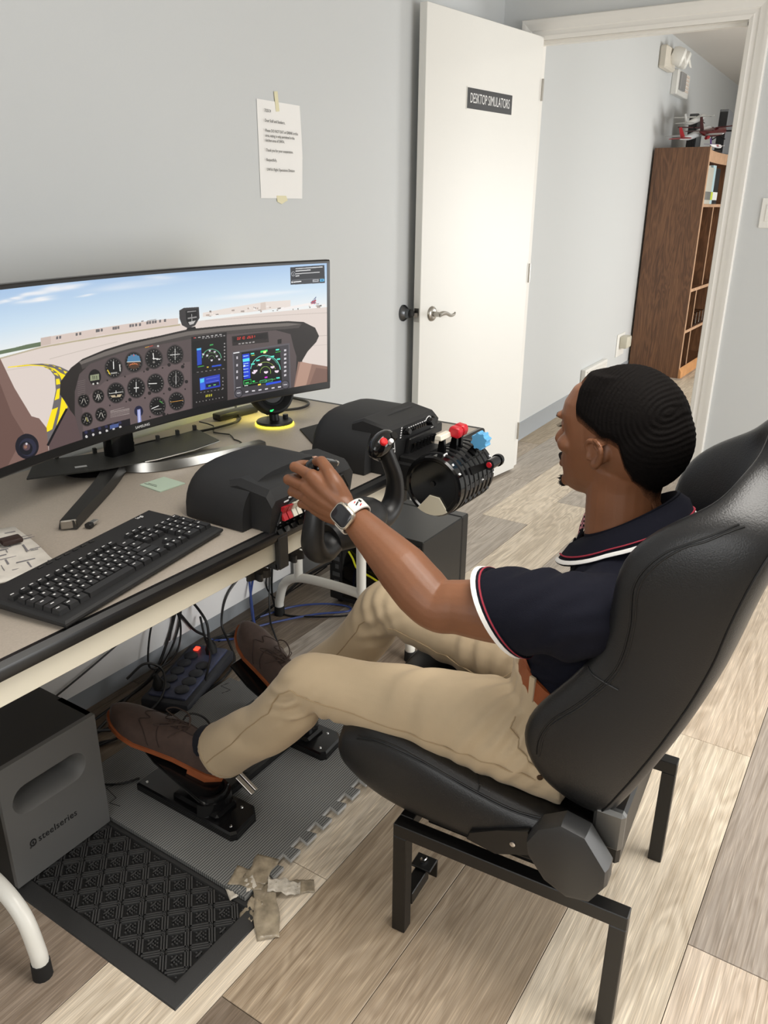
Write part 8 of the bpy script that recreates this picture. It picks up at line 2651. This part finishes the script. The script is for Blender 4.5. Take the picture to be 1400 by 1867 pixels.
G().loft([rrect(0.0305, 0.0365, 0.008, 0.0045), rrect(0.0305, 0.0365, 0.008, 0.0056), rrect(0.028, 0.034, 0.007, 0.0064)]).obj('watch_face', mat('watch_glass', (40, 41, 44), 0.08), wt)
G().cyl(wcc+upw*0.017+fad*0.008, wcc+upw*0.0195+fad*0.008, 0.0035, None, 12).obj('crown', M_metal, wt)
for a, o, m_, sx_, sy_ in ((1.02, 0.001, M_ink, 0.010, 0.0025), (1.15, -0.004, M_red, 0.007, 0.002), (1.32, 0.004, M_ink, 0.006, 0.006), (0.95, 0.005, M_red, 0.005, 0.002)):
    p = wr(a, 0.0313, o); nn_ = (p-wc-fad*o).normalized(); tg = fad.cross(nn_)
    G().box(p, (sx_, sy_, 0.0006), Mx((tg, fad, nn_)).transposed() @ rotz(0.5)).obj('strap_print', m_, wt)

# ---- shoes and socks
M_suede = mat('brown_suede', (74, 57, 50), 0.8, bump=0.2, bscale=900, var=0.12, vscale=60, sheen=0.15)
M_sole = mat('orange_brown_sole', (158, 88, 52), 0.42, var=0.12, vscale=40)
M_sock = mat('navy_sock', (22, 24, 34), 0.9)
M_lace = mat('brown_lace', (66, 52, 46), 0.8)
def shoe(heel, toe, roll=0.0):
    heel, toe = V(heel), V(toe)
    d = (toe-heel).normalized(); Ls = 0.312
    lat = d.cross(V((0, 0, 1))).normalized()     # points right
    up_ = lat.cross(d)
    def sp(s_, l, h): return heel+d*(s_*Ls)+lat*l+up_*h
    W = [(0.0, 0.018, 0.0), (0.03, 0.030, 0.0), (0.10, 0.036, 0.0), (0.22, 0.0365, 0.0), (0.38, 0.036, 0.001), (0.55, 0.043, 0.003), (0.70, 0.050, 0.004), (0.82, 0.046, 0.003), (0.92, 0.034, 0.001), (0.98, 0.017, 0.0), (1.0, 0.006, 0.0)]
    def lift(s_): return 0.018*max(0, (s_-0.68)/0.32)**2
    n = 9
    root_pts = []
    g = G(); rings = []
    for s_, w_, o in W:   # welt and outsole
        z0 = 0.010+lift(s_); ex = 0.005
        rings.append([sp(s_, o-w_-ex, z0), sp(s_, o+w_+ex, z0), sp(s_, o+w_+ex, z0+0.009), sp(s_, o-w_-ex, z0+0.009)])
    g.loft(rings)
    sole = G()
    sh = None
    rings = []
    H = [(0.0, 0.050), (0.03, 0.062), (0.10, 0.068), (0.22, 0.062), (0.38, 0.070), (0.50, 0.062), (0.62, 0.050), (0.75, 0.043), (0.86, 0.038), (0.95, 0.030), (1.0, 0.018)]
    u_ = G(); rr_ = []
    def wv(s_, K):
        for (a, *b), (c, *d_) in zip(K, K[1:]):
            if s_ <= c:
                f = (s_-a)/(c-a); return [x+(y-x)*f for x, y in zip(b, d_)]
        return list(K[-1][1:])
    NS_ = 30
    for i in range(NS_+1):
        s_ = i/NS_
        w_, o = wv(s_, W); (h,) = wv(s_, H)
        z0 = 0.018+lift(s_)
        ring = []
        for k in range(17):
            a = PI*k/16
            c_, q_ = math.cos(a), math.sin(a)
            ring.append(sp(s_*0.985+0.006, o-w_*math.copysign(abs(c_)**0.7, c_), z0+(h)*q_**0.85))
        rr_.append(ring)
    u_.loft(rr_)
    upper = u_.obj('shoe', M_suede, person, 1.2)
    welt = g.obj('sole', M_sole, upper, 0.5)
    hg = G(); rings = []
    for z, k in ((-0.012, 0.97), (0.010, 1.0)):
        rings.append([sp(0.0-0.008, -0.017*k, z), sp(0.10, -0.040*k, z), sp(0.25, -0.040*k, z), sp(0.27, 0.0, z), sp(0.25, 0.040*k, z), sp(0.10, 0.040*k, z), sp(-0.008, 0.017*k, z)])
    hg.loft(rings); hg.obj('heel', M_sole, upper, 0.6)
    bvu = bvh_of(upper)
    def on(pts, r, m, nm, out=0.0008): 
        P = hug(bvu, pts, out, 5); return G().tube(P, r, 6).obj(nm, m, upper)
    M_st = mat('shoe_stitch', (52, 40, 36), 0.8) if 'shoe_stitch' not in bpy.data.materials else bpy.data.materials['shoe_stitch']
    # wing-tip seam, quarter seam, facing edges
    on([sp(0.58, -0.06, 0.028), sp(0.66, -0.04, 0.06), sp(0.74, -0.015, 0.07), sp(0.68, 0.0, 0.075), sp(0.74, 0.015, 0.07), sp(0.66, 0.04, 0.06), sp(0.58, 0.06, 0.028)], 0.0011, M_st, 'wingtip_seam')
    for s in (-1, 1):
        on([sp(0.30, 0.018*s, 0.095), sp(0.45, 0.016*s, 0.09), sp(0.57, 0.012*s, 0.08), sp(0.56, 0.03*s, 0.06), sp(0.50, 0.055*s, 0.035)], 0.0012, M_st, 'facing_seam')
    for k in range(5):
        s_ = 0.36+0.045*k
        on([sp(s_, -0.015, 0.1), sp(s_+0.01, 0.0, 0.1), sp(s_, 0.015, 0.1)], 0.0016, M_lace, 'lace', 0.0014)
    # bow: two loops and two ends
    k0 = bvu.ray_cast(sp(0.36, 0, 0.2), -up_, 0.3)[0] or sp(0.36, 0, 0.09)
    k0 = k0+up_*0.004
    for s in (-1, 1):
        pts = [k0, k0+lat*0.020*s+d*0.015+up_*0.014, k0+lat*0.036*s+d*0.055+up_*0.002, k0+lat*0.030*s+d*0.075-up_*0.010, k0+lat*0.014*s+d*0.050-up_*0.002, k0]
        G().tube(pts, 0.0017, 6, 6).obj('lace_loop', M_lace, upper)
        pts = [k0, k0+lat*0.025*s+d*0.012+up_*0.004, k0+lat*0.042*s+d*0.030-up_*0.016]
        G().tube(pts, 0.0015, 6, 5).obj('lace_end', M_lace, upper)
    return upper, sp
shL, spL = shoe((1.068, 1.128, 0.086), (0.978, 1.404, 0.180))
plabel(shL, 'brown suede brogue with orange-brown sole on the near pedal')
shR, spR = shoe((1.345, 1.112, 0.098), (1.412, 1.372, 0.208))
plabel(shR, 'brown suede brogue on the far pedal')
for sp_, Aa in ((spL, LA), (spR, RA)):
    G().tube([sp_(0.22, 0, 0.045), sp_(0.20, 0, 0.08), mix(sp_(0.19, 0, 0.1), Aa, 0.5), Aa+V((0, -0.01, 0.02))], [0.033, 0.034, 0.036, 0.04], 18, 4).obj('sock', M_sock, person)
